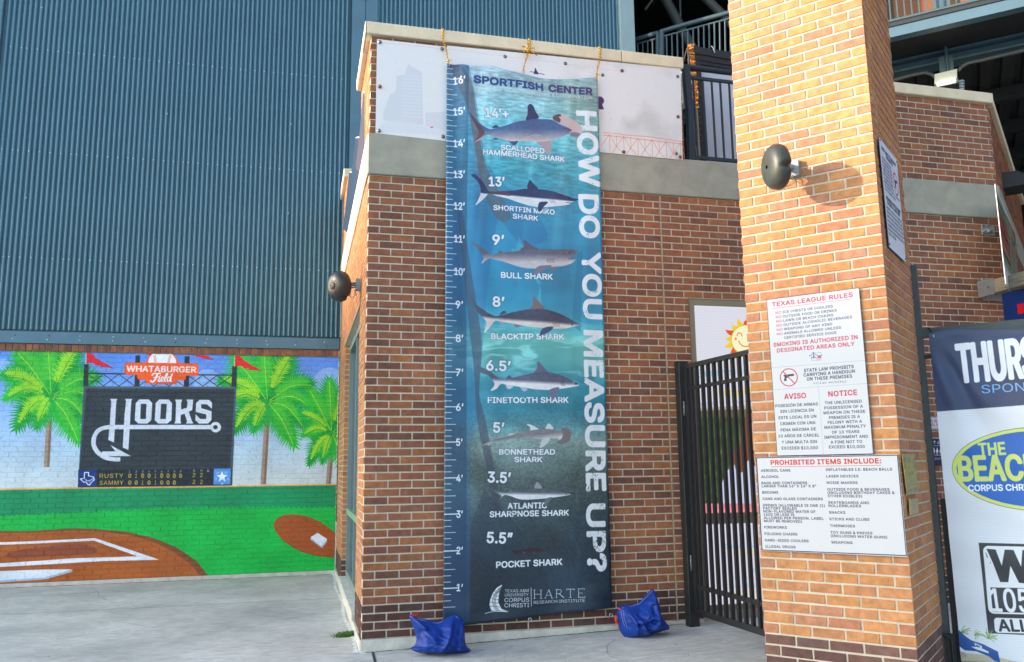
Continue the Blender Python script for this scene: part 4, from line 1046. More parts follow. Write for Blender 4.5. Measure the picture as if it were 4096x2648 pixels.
# ------------------------------------------------------------------ the two lit screens behind the gate
def screen_art():
    b = Board((0, 7.29, 0), (1, 0, 0), (0, 1, 0), 3.64, 5.3, .15, 3.0, 260, bg=(222, 224, 246))
    Y = b.yy
    b.img[:] = np.array([218, 220, 232.]) / 255 * (1 - .05 * ((Y // 2) % 2))[..., None]
    b.T = (2440, 900, .3571)
    YL = (236, 200, 40); RD = (226, 84, 34); OR = (220, 110, 40)
    cx_, cy_, r = 1522, 1285, 168
    def pet(a, L, w, col):
        a = math.radians(a); d = np.array([math.cos(a), math.sin(a)]); n_ = np.array([-d[1], d[0]]); c = np.array([cx_, cy_])
        b.poly([tuple(c + d * r * .95 + n_ * w), tuple(c + d * (r + L * .6) + n_ * w * .3), tuple(c + d * (r + L)), tuple(c + d * (r + L * .5) - n_ * w * .9), tuple(c + d * r * .95 - n_ * w)], col)
    for i, a in enumerate(range(0, 360, 22)): pet(a + 8, 88 if i % 2 else 62, 34, YL if i % 3 else RD)
    b.ell((cx_, cy_), r, r, (222, 190, 60)); b.ell((cx_, cy_), r - 9, r - 9, (240, 240, 196))
    b.line([(1422, 1244), (1432, 1215), (1450, 1208), (1468, 1218), (1478, 1245)], 9, RD, sm=True); b.line([(1536, 1244), (1546, 1218), (1564, 1212), (1584, 1230)], 9, RD, sm=True)
    b.line([(1440, 1296), (1462, 1336), (1500, 1360), (1545, 1358), (1590, 1330)], 9, RD, sm=True); b.ell((1408, 1275), 12, 12, OR)
    b.T = (2600, 1150, .6165)
    b.text('Sunnyside', (312, 585), (640, 560), 50, (120, 190, 226), bold=.04); b.text('Sunnyside', (410, 705), (690, 690), 46, (236, 206, 70), bold=.06)
    b.text('Your', (320, 778), (420, 772), 40, (150, 170, 200)); b.text('Your', (560, 768), (680, 760), 40, (150, 170, 200))
    def grass(x, y):
        n_ = fbm(x / 3, y / 5, 4)[..., None]; m_ = fbm(x / 30, y / 20, 6)[..., None]
        return np.clip((np.array([48, 76, 40.]) * (.5 + n_) + np.array([40, 34, 24.]) * np.clip(m_ - .5, 0, 1) * 4) / 255, 0, 1)
    b.poly([(300, 800), (900, 780), (900, 1402), (300, 1402)], grass)
    b.poly([(300, 782), (900, 755), (900, 840), (300, 845)], (150, 110, 84), .5)
    b.poly([(470, 1400), (468, 1270), (490, 1230), (500, 1190), (560, 1140), (620, 1100), (700, 1090), (760, 1400)], (196, 202, 232), sm=True)
    b.poly([(540, 1075), (575, 1045), (600, 950), (625, 840), (700, 820), (700, 1150), (640, 1120), (600, 1195), (560, 1190)], (122, 66, 50), sm=True)
    b.poly([(640, 900), (720, 880), (720, 1030), (660, 1050)], (226, 170, 150), sm=True)
    b.poly([(300, 1402), (900, 1400), (900, 1470), (300, 1466)], (238, 132, 150))
    for ch, x in (('e', 436), ('s', 478), ('c', 510), ('a', 530), ('l', 558), ('c', 602), ('v', 640), ('e', 662)): b.text(ch, (x, 1458), (x + (5 if ch == 'l' else 15), 1458), 26 if ch == 'l' else 24, (252, 190, 200), bold=.04)
    b.T = (2600, 1950, .4532)
    b.poly([(420, 300), (1100, 285), (1100, 1030), (420, 1060)], (214, 208, 226))
    TL = (96, 196, 200); YY = (236, 206, 60)
    for (s_, x0, x1, y, cap, col) in (('310', 835, 920, 405, 40, (180, 214, 220)), ('Hours:', 715, 900, 475, 36, (180, 204, 226)), ('Clinic: 361', 660, 950, 540, 40, TL), ('Rx (361) 2', 700, 960, 600, 40, YY), ('8:', 910, 960, 750, 36, TL), ('Hours:', 740, 920, 820, 36, (150, 200, 214)), ('Clinic: (361)', 675, 950, 890, 38, TL), ('Rx (361) 8', 715, 950, 955, 40, YY)):
        b.text(s_, (x0, y), (x1, y - (x1 - x0) * .03), cap, col, bold=.05)
    return b
SCRN = screen_art()
SCRN_M = print_mat('lit_screen', SCRN, rough=.2, gain=.02, emit=.25)

# ------------------------------------------------------------------ banner on the right-hand fence
FC = PB + V * .93                                     # where the fence meets the pier
def fence_banner_art():
    b = Board(FC - V * .035, U, V, .02, 1.10, .05, 2.46, 600, bg=(232, 238, 244))
    X = b.xx / b.ppm; Y = b.yy / b.ppm
    b.img[:] = np.array([228, 234, 242.]) / 255 * (.985 + .015 * np.sin(Y * 420))[..., None]
    b.T = (3500, 1300, .5196)
    def navy(x, y):
        n = np.sin(y / b.ppm * 420)[..., None] * 2
        return (np.array([44, 62, 100.]) + n) / 255
    b.poly([(360, 0), (2200, -160), (2200, 540), (474, 667), (400, 60)], navy)
    W = (236, 240, 248); BL = (0, 96, 190); YG = (212, 226, 116)
    b.T = (3700, 1280, .4024)
    b.text('THURS', (352, 618), (1125, 560), 372, W, bold=.075)
    b.text('SPON', (566, 730), (1000, 705), 84, (120, 178, 240), bold=.01)
    b.T = (3500, 1300, .5196)
    def oval(rx, ry, col): b.ell((1290, 1110), rx, ry, col, 1, .02)
    oval(697, 326, (60, 70, 60)); oval(694, 322, YG); oval(662, 296, BL)
    b.text('THE', (806, 1004), (1006, 996), 92, YG, bold=.10)
    b.text('BEACH', (658, 1198), (1285, 1190), 184, YG, bold=.09)
    b.text('CORPUS CHRISTI', (724, 1278), (1290, 1272), 46, W, bold=.12)
    b.T = (3500, 1950, .4532)
    K = (44, 50, 60)
    b.poly([(917, 486), (1900, 520), (1980, 1340), (1002, 1282)], K)
    def rrect(x0, y0, x1, y1, r, col, sx, sy_):
        pts = []
        for cx_, cy_, a in ((x1 - r, y0 + r, -90), (x1 - r, y1 - r, 0), (x0 + r, y1 - r, 90), (x0 + r, y0 + r, 180)):
            for i in range(7):
                t = math.radians(a + 15 * i); xx = cx_ + r * math.cos(t); yy = cy_ + r * math.sin(t)
                pts.append((xx + (yy - y0) * sx, yy + (xx - x0) * sy_))
        b.poly(pts, col)
    rrect(952, 512, 1820, 1110, 50, (230, 236, 242), .09, .03)
    b.poly([(986, 540), (1065, 546), (1120, 690), (1145, 548), (1222, 552), (1290, 700), (1300, 552), (1380, 560), (1360, 850), (1270, 842), (1195, 690), (1176, 836), (1105, 834), (1040, 660)], K)
    b.poly([(976, 568), (985, 580), (1000, 620), (990, 615)], K); b.poly([(1014, 655), (1026, 660), (1022, 670)], K)
    b.poly([(1020, 880), (1800, 905), (1820, 1125), (1042, 1095)], K)
    b.text('105', (1040, 1088), (1375, 1100), 195, (230, 236, 242), bold=.05)
    rrect(1050, 1145, 1800, 1278, 30, (230, 236, 242), .09, .04)
    b.text('ALL', (1100, 1264), (1362, 1272), 100, K, bold=.09)
    # beach scene with palms and a blue flag at the foot
    b.poly([(755, 1440), (900, 1480), (1060, 1500), (1200, 1560), (1100, 1620), (740, 1560)], (196, 188, 160), sm=False)
    b.poly([(770, 1450), (1000, 1470), (1300, 1540), (1800, 1640), (1800, 1900), (760, 1800)], (204, 196, 168))
    r_ = random.Random(4)
    for c_, R_, n_ in (((755, 1290), 105, 20), ((1000, 1330), 95, 18), ((880, 1300), 60, 12)):
        for i in range(n_):
            a = r_.uniform(-1.3, 1.2) if c_[0] < 900 else r_.uniform(-3.0, .6)
            L = R_ * r_.uniform(.6, 1.1)
            e = (c_[0] + L * math.cos(a) * .9, c_[1] + L * math.sin(a) * .9)
            b.line([c_, ((c_[0] + e[0]) / 2, (c_[1] + e[1]) / 2 - 10), e], 5, (96 + r_.randint(0, 60), 160, 70), sm=True, alpha=.8)
    b.poly([(742, 1255), (800, 1310), (860, 1345), (960, 1375), (1090, 1440), (1112, 1540), (1060, 1520), (1010, 1480), (900, 1436), (800, 1430), (732, 1385)], (24, 84, 160))
    b.poly([(880, 1362), (950, 1392), (950, 1410), (1010, 1440), (1010, 1455), (900, 1420), (850, 1395), (895, 1400)], (220, 230, 240)); b.poly([(900, 1380), (935, 1396), (925, 1404), (892, 1392)], (24, 84, 160))
    return b
FBAN = fence_banner_art()
FBAN_M = print_mat('fence_banner_vinyl', FBAN, rough=.45, gain=1.0, bump=.2, bscale=7, spec=.5)

def wallsigns_art():
    b = Board((0, 7.24, 0), (1, 0, 0), (0, 1, 0), 5.9, 6.6, 1.35, 2.05, 500, bg=(40, 48, 84))
    b.T = (3700, 1280, .4024)
    b.poly([(-20, 955), (180, 955), (180, 1092), (-20, 1092)], (226, 224, 222))
    for i in range(14):
        for y in (962, 1074): b.poly([(-20 + i * 22, y + 10), (-8 + i * 22, y), (2 + i * 22, y), (-10 + i * 22, y + 10)], (170, 40, 50))
    b.text('FIRE ALARM', (2, 1017), (200, 1017), 26, (170, 30, 50), bold=.06); b.text('PANEL INSIDE', (2, 1056), (210, 1056), 26, (170, 30, 50), bold=.06)
    W = (236, 240, 246)
    for x, s_ in ((90, -1), (126, 1)):
        b.line([(x, 1202), (x, 1232)], 5, W); y = 1202 if s_ < 0 else 1232
        b.line([(x - 11, y - s_ * 13), (x, y), (x + 11, y - s_ * 13)], 5, W)
    b.line([(84, 1250), (200, 1250)], 4, W); b.line([(94, 1345), (200, 1345)], 4, W)
    for x in (84, 116, 150):
        b.ell((x, 1276), 6, 6, W); b.poly([(x - 7, 1284), (x + 7, 1284), (x + 13, 1316), (x - 13, 1316)], W); b.line([(x - 4, 1316), (x - 4, 1338)], 5, W); b.line([(x + 4, 1316), (x + 4, 1338)], 5, W)
    b.text('ELEVATOR', (68, 1390), (200, 1390), 22, W, bold=.07)
    return b
WSG = wallsigns_art()
WSG_M = print_mat('entry_sign_print', WSG, rough=.4, gain=.85)

# ------------------------------------------------------------------ brickwork
PITCH_Z, MOD, JT = 0.0677, 0.2032, 0.0122
BR_D = 0.095
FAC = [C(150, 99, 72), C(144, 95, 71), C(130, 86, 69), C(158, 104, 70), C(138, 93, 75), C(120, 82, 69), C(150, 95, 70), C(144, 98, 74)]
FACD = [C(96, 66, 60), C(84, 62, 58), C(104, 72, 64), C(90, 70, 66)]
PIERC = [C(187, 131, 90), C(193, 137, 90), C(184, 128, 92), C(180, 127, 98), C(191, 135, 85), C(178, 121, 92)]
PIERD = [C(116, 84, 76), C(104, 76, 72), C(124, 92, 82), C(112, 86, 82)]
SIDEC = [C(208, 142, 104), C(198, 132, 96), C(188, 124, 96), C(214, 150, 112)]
BMESH = {}
def brick_mesh(l, h, d, pal, pi, var, mat_):
    key = (round(l, 3), round(h, 3), d, pal, var, mat_.name)
    if key in BMESH: return BMESH[key]
    m = MB(); add_brick(m, 0, 0, 0, l, h, d, pi[var % len(pi)] if pi else (1, 1, 1), random.Random(hash(key[:3]) % 1000 + var * 7))
    o = m.build('brick', mat_, color_attr=True)
    me = o.data; bpy.data.objects.remove(o); BMESH[key] = me
    return me
def add_brick(m, cx_, cy0, cz, l, h, d, tint, r):
    """local: centre of the front face at (cx,cy0,cz), depth towards +y"""
    b = .0022; j = lambda s=.0014: r.uniform(-s, s)
    k = 1 + r.uniform(-.07, .07); col = tuple(min(.9, c * k) for c in tint)
    py = r.uniform(-.0012, .0012)
    x0, x1, z0, z1 = cx_ - l / 2, cx_ + l / 2, cz - h / 2, cz + h / 2
    F = [(x0 + b + j(), cy0 + py, z0 + b + j()), (x1 - b + j(), cy0 + py, z0 + b + j()), (x1 - b + j(), cy0 + py, z1 - b + j()), (x0 + b + j(), cy0 + py, z1 - b + j())]
    G = [(x0 + j(), cy0 + b + py, z0 + j()), (x1 + j(), cy0 + b + py, z0 + j()), (x1 + j(), cy0 + b + py, z1 + j()), (x0 + j(), cy0 + b + py, z1 + j())]
    K = [(g[0], cy0 + d, g[2]) for g in G]
    i0 = len(m.v)
    m.v += [m.P(p) for p in F + G + K]
    fs = [(0, 1, 2, 3)] + [(a, a + 4, (a + 1) % 4 + 4, (a + 1) % 4) for a in range(4)] + [(a + 4, a + 8, (a + 1) % 4 + 8, (a + 1) % 4 + 4) for a in range(4)]
    for f in fs:
        m.f.append(tuple(i0 + q for q in f)); m.mi.append(0); m.col.append(col); m.sm.append(False)
def brick_rows(L, n, off=0, openings=(), z0=0.0):
    out = []
    for c in range(n):
        zc = z0 + (c + .5) * PITCH_Z
        s = -(.5 if (c + off) % 2 else 0) * MOD
        while s < L:
            a = max(s + JT / 2, .0); b = min(s + MOD - JT / 2, L); s += MOD
            segs = [(a, b)]
            for (o0, o1, p0, p1) in openings:
                if zc + .034 > p0 and zc - .034 < p1:
                    ns = []
                    for (x, y) in segs:
                        if y <= o0 or x >= o1: ns.append((x, y))
                        else:
                            if x < o0: ns.append((x, o0))
                            if y > o1: ns.append((o1, y))
                    segs = ns
            for (x, y) in segs:
                if y - x > .025: out.append((c, x, y, zc))
    return out
def brick_wall(root, org, ang, L, z0, n, pal_of, off=0, openings=(), nmax=300, hide=None, mat_=None, thick=.22, mortar=None, colr=True, seen=True, z_top=None, mend=.004, mstart=.004):
    mat_ = mat_ or BRICK
    fr = frame((org[0], org[1], 0), ang)
    rows = brick_rows(L, n, off, openings, z0)
    cand = []
    for k, (c, x, y, zc) in enumerate(rows):
        P = fr @ Vector(((x + y) / 2, 0, zc))
        px, py, d = project(P)
        vis = seen and d > .3 and -60 < px < 4156 and -40 < py < 2690 and not (hide and hide(px, py))
        if vis: cand.append((d, k))
    cand.sort(); own = set(k for d, k in cand[:nmax])
    stuff = MB(fr)
    rinv = wmat(root).inverted()
    r = random.Random(int(abs(org[0]) * 100 + L * 10))
    for k, (c, x, y, zc) in enumerate(rows):
        pn, pal = pal_of(c, zc)
        v = r.randrange(8); l = y - x; h = PITCH_Z - JT
        if k in own:
            me = brick_mesh(l, h, BR_D, pn, pal, v, mat_)
            o = bpy.data.objects.new('brick', me); COL.objects.link(o); o.parent = root
            o.matrix_local = rinv @ fr @ Matrix.Translation(((x + y) / 2, 0, zc))
        else:
            add_brick(stuff, (x + y) / 2, 0, zc, l, h, BR_D, pal[v % len(pal)], r)
    if stuff.v: stuff.build('further_bricks', mat_, root, kind='stuff', color_attr=True)
    m = MB(fr); zt = z0 + n * PITCH_Z if z_top is None else z_top
    xs = sorted({mstart, L - mend} | {min(max(q + e, mstart), L - mend) for o in openings for q, e in ((o[0], -.004), (o[1], .004))})
    zs = sorted({z0, zt} | {min(max(q, z0), zt) for o in openings for q in (o[2], o[3])})
    for i in range(len(xs) - 1):
        for j in range(len(zs) - 1):
            cx_ = (xs[i] + xs[i + 1]) / 2; cz = (zs[j] + zs[j + 1]) / 2
            if any(o[0] < cx_ < o[1] and o[2] < cz < o[3] for o in openings): continue
            m.box(xs[i], xs[i + 1], .0055, thick, zs[j], zs[j + 1])
    m.build('mortar', mortar or MORTAR, root)
    return fr
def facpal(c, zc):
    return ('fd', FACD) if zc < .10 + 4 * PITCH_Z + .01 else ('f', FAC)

# ------------------------------------------------------------------ ground
def gz(x, y):
    z = 0.0
    if y < 12.6: z += .0
    z += .024 * max(0.0, min(x, 4.5) - .52)
    z += .012 * max(0.0, min(y, 12.6) - 7.3) / 5.3
    return z
CONCRETE_G = bpy.data.materials.new('pavement_concrete'); CONCRETE_G.use_nodes = True
def ground_mat(m):
    t = m.node_tree; b = t.nodes['Principled BSDF']; b.inputs['Roughness'].default_value = .82; b.inputs['Specular IOR Level'].default_value = .35
    g = t.nodes.new('ShaderNodeNewGeometry')
    def noise(scale, det, st=None, rough=.6, dist=0):
        n = t.nodes.new('ShaderNodeTexNoise'); n.inputs['Scale'].default_value = scale; n.inputs['Detail'].default_value = det; n.inputs['Roughness'].default_value = rough
        n.inputs['Distortion'].default_value = dist
        if st:
            mp = t.nodes.new('ShaderNodeMapping'); mp.inputs['Scale'].default_value = st; mp.inputs['Rotation'].default_value = (0, 0, .35)
            t.links.new(g.outputs['Position'], mp.inputs['Vector']); t.links.new(mp.outputs['Vector'], n.inputs['Vector'])
        else: t.links.new(g.outputs['Position'], n.inputs['Vector'])
        return n
    base = noise(.9, 8, None, .62)
    r = t.nodes.new('ShaderNodeValToRGB')
    r.color_ramp.elements[0].position = .30; r.color_ramp.elements[0].color = (*C(176, 177, 170), 1)
    r.color_ramp.elements[1].position = .70; r.color_ramp.elements[1].color = (*C(222, 221, 213), 1)
    e = r.color_ramp.elements.new(.5); e.color = (*C(202, 202, 193), 1)
    t.links.new(base.outputs['Fac'], r.inputs['Fac'])
    fine = noise(7, 9, (1, 3.0, 1), .72, .4)
    r2 = t.nodes.new('ShaderNodeValToRGB'); r2.color_ramp.elements[0].position = .30; r2.color_ramp.elements[0].color = (.70, .68, .64, 1); r2.color_ramp.elements[1].position = .62; r2.color_ramp.elements[1].color = (1.08, 1.08, 1.08, 1)
    t.links.new(fine.outputs['Fac'], r2.inputs['Fac'])
    mx = t.nodes.new('ShaderNodeMix'); mx.data_type = 'RGBA'; mx.blend_type = 'MULTIPLY'; mx.inputs[0].default_value = 1
    t.links.new(r.outputs['Color'], mx.inputs[6]); t.links.new(r2.outputs['Color'], mx.inputs[7])
    st = noise(1.7, 5, None, .7, 1.2)
    r3 = t.nodes.new('ShaderNodeValToRGB'); r3.color_ramp.elements[0].position = .62; r3.color_ramp.elements[0].color = (0, 0, 0, 1); r3.color_ramp.elements[1].position = .78; r3.color_ramp.elements[1].color = (.55, .55, .55, 1)
    t.links.new(st.outputs['Fac'], r3.inputs['Fac'])
    mx2 = t.nodes.new('ShaderNodeMix'); mx2.data_type = 'RGBA'; mx2.inputs[7].default_value = (*C(132, 120, 96), 1)
    t.links.new(r3.outputs['Color'], mx2.inputs[0]); t.links.new(mx.outputs[2], mx2.inputs[6])
    sp = noise(160, 3, None, .8)
    r4 = t.nodes.new('ShaderNodeValToRGB'); r4.color_ramp.elements[0].position = .3; r4.color_ramp.elements[0].color = (.78, .78, .78, 1); r4.color_ramp.elements[1].position = .6; r4.color_ramp.elements[1].color = (1.06, 1.06, 1.06, 1)
    t.links.new(sp.outputs['Fac'], r4.inputs['Fac'])
    mx3 = t.nodes.new('ShaderNodeMix'); mx3.data_type = 'RGBA'; mx3.blend_type = 'MULTIPLY'; mx3.inputs[0].default_value = 1
    t.links.new(mx2.outputs[2], mx3.inputs[6]); t.links.new(r4.outputs['Color'], mx3.inputs[7])
    t.links.new(mx3.outputs[2], b.inputs['Base Color'])
    vo = t.nodes.new('ShaderNodeTexVoronoi'); vo.inputs['Scale'].default_value = 2.6
    t.links.new(g.outputs['Position'], vo.inputs['Vector'])
    rv = t.nodes.new('ShaderNodeValToRGB'); rv.color_ramp.elements[0].position = .030; rv.color_ramp.elements[0].color = (.62, .60, .56, 1); rv.color_ramp.elements[1].position = .045; rv.color_ramp.elements[1].color = (1, 1, 1, 1)
    t.links.new(vo.outputs['Distance'], rv.inputs['Fac'])
    mx5 = t.nodes.new('ShaderNodeMix'); mx5.data_type = 'RGBA'; mx5.blend_type = 'MULTIPLY'; mx5.inputs[0].default_value = 1
    t.links.new(mx3.outputs[2], mx5.inputs[6]); t.links.new(rv.outputs['Color'], mx5.inputs[7]); t.links.new(mx5.outputs[2], b.inputs['Base Color'])
    bp = t.nodes.new('ShaderNodeBump'); bp.inputs['Strength'].default_value = .35; bp.inputs['Distance'].default_value = .004
    t.links.new(fine.outputs['Fac'], bp.inputs['Height'])
    bp2 = t.nodes.new('ShaderNodeBump'); bp2.inputs['Strength'].default_value = .4; bp2.inputs['Distance'].default_value = .0015
    t.links.new(sp.outputs['Fac'], bp2.inputs['Height']); t.links.new(bp.outputs['Normal'], bp2.inputs['Normal']); t.links.new(bp2.outputs['Normal'], b.inputs['Normal'])
ground_mat(CONCRETE_G)
g = MB()
xs = [-900, -300, -100, -40, -20, -10, -6, -4, -2, 0, .3, .52, .9, 1.3, 1.8, 2.4, 3, 3.6, 4.2, 4.5, 6, 9, 14, 30, 100, 400, 900]
ys = [-900, -300, -80, -20, -8, -4, 0, 2, 4, 5, 6, 7, 7.3, 8, 9, 10, 11, 12, 12.6, 14, 20, 60, 300, 900]
g.grid([[(x, y, gz(x, y)) for x in xs] for y in ys], smooth=False)
g.build('ground', CONCRETE_G, kind='structure')
def ribbon(name, pts, w, mt, lift=.004, jag=0, seed=1):
    r = random.Random(seed); m = MB(); L = []; Rr = []
    for i, p in enumerate(pts):
        a = np.array(pts[max(i - 1, 0)], float); b_ = np.array(pts[min(i + 1, len(pts) - 1)], float)
        d = (b_ - a)[:2]; d /= np.linalg.norm(d) + 1e-9; n_ = np.array([-d[1], d[0]])
        wl = w * (1 + r.uniform(-jag, jag)); wr = w * (1 + r.uniform(-jag, jag))
        q1 = np.array(p[:2]) + n_ * wl / 2; q2 = np.array(p[:2]) - n_ * wr / 2
        L.append((*q1, gz(*q1) + lift)); Rr.append((*q2, gz(*q2) + lift))
    m.grid([Rr, L], smooth=False)
    return m.build(name, mt, kind='structure')
JOINT = mat('joint_filler', C(52, 56, 58), .9, bump=.6, bscale=120, var=.3, vscale=30)
j0 = onZ(1492, 2612, 0); j1 = onZ(1512, 2700, 0)
dj = (j1 - j0); pts = [j0 + dj * t for t in np.linspace(0, 7, 22)]
ribbon('expansion_joint', pts, .022, JOINT, .004, .35, 3)
for k, (ya, xa, xb) in enumerate(((10.2, -30, .50), (3.0, -12, 1.2), (2.6, 1.2, 9), (11.6, -30, -1.2))):
    ribbon('control_joint', [(x, ya + .004 * math.sin(x), 0) for x in np.linspace(xa, xb, 60)], .010, mat('joint_line', C(78, 80, 76), .95), .004, .3, k)
SEAL = mat('old_sealant', C(224, 226, 222), .8, bump=.8, bscale=60, var=.25, vscale=20)
ribbon('sealant_strip', [(.485 - .014 * math.sin(y * 3), y, 0) for y in np.linspace(7.24, 12.40, 160)], .035, SEAL, .006, .7, 5)

# ------------------------------------------------------------------ mural wall and the metal wall above it
MW = thing('mural_wall', 'brick wall under the blue metal cladding painted with palms, a scoreboard and a ball field', 'wall', (-7.2, YM, 0))
MB0 = .066
mural_n = 45
PZ = (3.105 - MB0) / mural_n
_sv = PITCH_Z
PITCH_Z = PZ
brick_wall(MW, (-7.2, YM), 0, 7.2 + .512, MB0, mural_n, lambda c, z: ('m', [(1, 1, 1)]), 0, mat_=MURAL_M, mortar=MURAL_M)
PITCH_Z = _sv
m = MB(); m.box(-7.2, .52, YM - .012, YM + .25, -.02, MB0 - .001); m.build('concrete_base', CONC_L, MW)
r = random.Random(3)
mm = MB(); mm.box(-7.2, .52, YM - .002, YM + .2, 3.108, 3.207); mm.build('mortar_bed', MORTAR, MW)
for i in range(int(7.7 / .0812)):
    x = .50 - .0812 * (i + .5)
    me = brick_mesh(.0715, .092, BR_D, 'row', FAC[:6], r.randrange(8), BRICK)
    o = bpy.data.objects.new('rowlock_brick', me); COL.objects.link(o); o.parent = MW; o.location = (x + 7.2, -.022, 3.157)

BLUE = mat('blue_cladding', C(88, 124, 138), .42, .35, bump=.12, bscale=40, var=.07, vscale=1.3, spec=.5)
BLUE_T = mat('blue_trim', C(84, 118, 134), .5, .1, bump=.3, bscale=60, var=.10, vscale=3)
SCREW = mat('screw_head', C(190, 200, 206), .4, .5)
SCREWR = mat('rusty_screw_head', C(120, 84, 74), .7, .2)
CW = thing('clad_wall', 'tall blue corrugated metal wall above the painted brick wall', 'wall', (-4.28, YM, 3.2))
rib = .0677
def panel_sheet(x0, nr, z0, z1, y, root, name='metal_sheet', mt=None, amp=.022):
    m = MB(); row0, row1 = [], []
    S = 10
    for i in range(nr * S + 1):
        t = i / S; ph = 2 * PI * t
        a = (1 - math.sin(ph)) / 2; q = amp * (1 - 2 * a ** 1.9)
        row0.append((x0 + t * rib, y - q, z0)); row1.append((x0 + t * rib, y - q, z1))
    m.grid([row0, row1], smooth=True)
    return m.build(name, mt or BLUE, root)
x = .592 - .012; k = 0; sheets = []
while x > -4.2:
    nr = 13
    if x - nr * rib < -4.27: nr = max(1, int((x + 4.27) / rib))
    panel_sheet(x - nr * rib, nr, 3.40, 9.6, YM + .0 - .0012 * (k % 2), CW); sheets.append(x); x -= nr * rib; k += 1
m = MB(); m.box(-4.28, .60, YM + .03, YM + .2, 3.21, 9.6); m.build('wall_backing', BLUE_T, CW)
m = MB()
for a, b_ in ((-4.9, -2.35), (-2.35, -.15), (-.15, .512)):
    m.box(a + .001, b_, YM - .040, YM - .012, 3.214, 3.372); m.box(a + .001, b_, YM - .012, YM + .03, 3.352, 3.372)
m.build('base_flashing', BLUE_T, CW)
m = MB(); m.box(-4.60, -4.28, YM - .05, YM + .1, 3.372, 9.6, 0, .01); m.build('corner_trim', BLUE_T, CW)
m = MB(); m.box(.60, .80, YM - .05, YM + .1, 3.2, 9.6); m.box(.812, 1.0, YM - .04, YM + .1, 3.2, 9.6); m.build('column_trim', BLUE_T, CW)
# screws
def dome(r_, h): 
    m = MB(); rows = [[(r_ * c * math.cos(a), -h * s, r_ * c * math.sin(a)) for a in np.linspace(0, 2 * PI, 9)[:-1]] for c, s in ((1, 0), (.8, .6), (.3, 1))]
    m.grid(rows, closed=True); m.face(rows[-1]); return m
sc_me = dome(.011, .008).build('screw', SCREW).data; sr_me = dome(.011, .008).build('screw', SCREWR).data
for n_ in list(bpy.data.objects):
    if n_.name.startswith('screw') and n_.parent is None: bpy.data.objects.remove(n_)
scr = []
for zc in (5.955, 4.428, 2.90):
    z = zc + 1.5; x = .46; i = 0
    while x > -4.25:
        scr.append((x, z, 0)); x -= rib if i % 6 == 5 else 2 * rib; i += 1
for sx in [.592 - .012 - 13 * rib * j for j in range(1, 7)]:
    for z in (5.25, 6.65, 8.1): scr.append((sx + .03, z, 1 if r.random() < .55 else 0))
for x in np.arange(-4.2, .5, .41):
    for z in (3.30, 3.245): scr.append((x + r.uniform(-.02, .02), z + .02, r.random() < .3, 1))
for s_ in scr[:300]:
    o = bpy.data.objects.new('screw', sr_me if s_[2] else sc_me); COL.objects.link(o); o.parent = CW
    o.location = (s_[0] + 4.28, (-.040 if len(s_) > 3 else -.0215), s_[1] - 3.2)
# second clad wall to the right of the column
CW2 = thing('clad_wall', 'blue corrugated metal wall behind the stone coping of the banner wall', 'wall', (1.0, YM, 4.5))
x = 1.0; 
while x < 5.05:
    nr = min(13, int((5.1 - x) / rib + .5)); panel_sheet(x, nr, 4.0, 10.2, YM, CW2, mt=BLUE); x += nr * rib
    if nr < 13: break
m = MB(); m.box(1.0, 5.1, YM + .03, YM + .2, 4.0, 10.2); m.build('wall_backing', BLUE_T, CW2)
GREYT = mat('pale_grey_trim', C(150, 170, 170), .5, .1, bump=.2, var=.06)
m = MB(); m.box(5.09, 5.36, YM - .10, YM + .25, 4.0, 10.4, 0, .01); m.build('edge_column', GREYT, CW2)
for z in (7.9, 6.9):
    o = bpy.data.objects.new('screw', sc_me); COL.objects.link(o); o.parent = CW2; o.location = (5.17 - 1.0, -.10, z - 4.5)

# ------------------------------------------------------------------ banner wall
BW = thing('brick_wall', 'brown brick wall behind the long shark banner with a concrete band and stone coping', 'wall', (XS, YF, 0))
def hidA(px, py): return (1795 < px < 2390 and 260 < py < 2440) or (1515 < px < 2715 and 175 < py < 640 and py > 165 + (px - 1508) * .1)
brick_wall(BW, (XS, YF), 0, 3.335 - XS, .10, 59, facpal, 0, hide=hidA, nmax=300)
fr0 = frame((XS, YF, 0), 0)
m = MB(fr0); m.box(-.012, 3.335 - XS, -.014, .3, -.05, .0985, 0, .006); m.build('concrete_base', CONC_L, BW)
Z_B0, Z_B1 = 4.094, 4.480
m = MB(fr0); m.box(-.012, 4.2 - XS, -.022, .35, Z_B0 + .003, Z_B1, 0, .008); m.build('concrete_band', CONC, BW)
# parapet bricks above the band
rootP = thing('parapet_wall', 'brick parapet carrying the white skyline panel under the pale stone coping', 'wall', (XS, YF, Z_B1))
brick_wall(rootP, (XS, YF), 0, 3.63 - XS, Z_B1 + .003, 14, lambda c, z: ('f', FAC), 1, hide=lambda px, py: 1515 < px < 2715 and py > 175 + (px - 1508) * .115, nmax=200, z_top=5.43)
xs_ = [-.04, 1.03, 2.07, 3.11]; x_cut = [XS - .045, 2.02, 2.98, 3.645]
for i in range(3):
    m = MB(); m.box(x_cut[i] + .003, x_cut[i + 1] - .003, YF - .045, YF + .34, 5.432, 5.550, 0, .007); m.build('coping_stone', STONE, rootP)

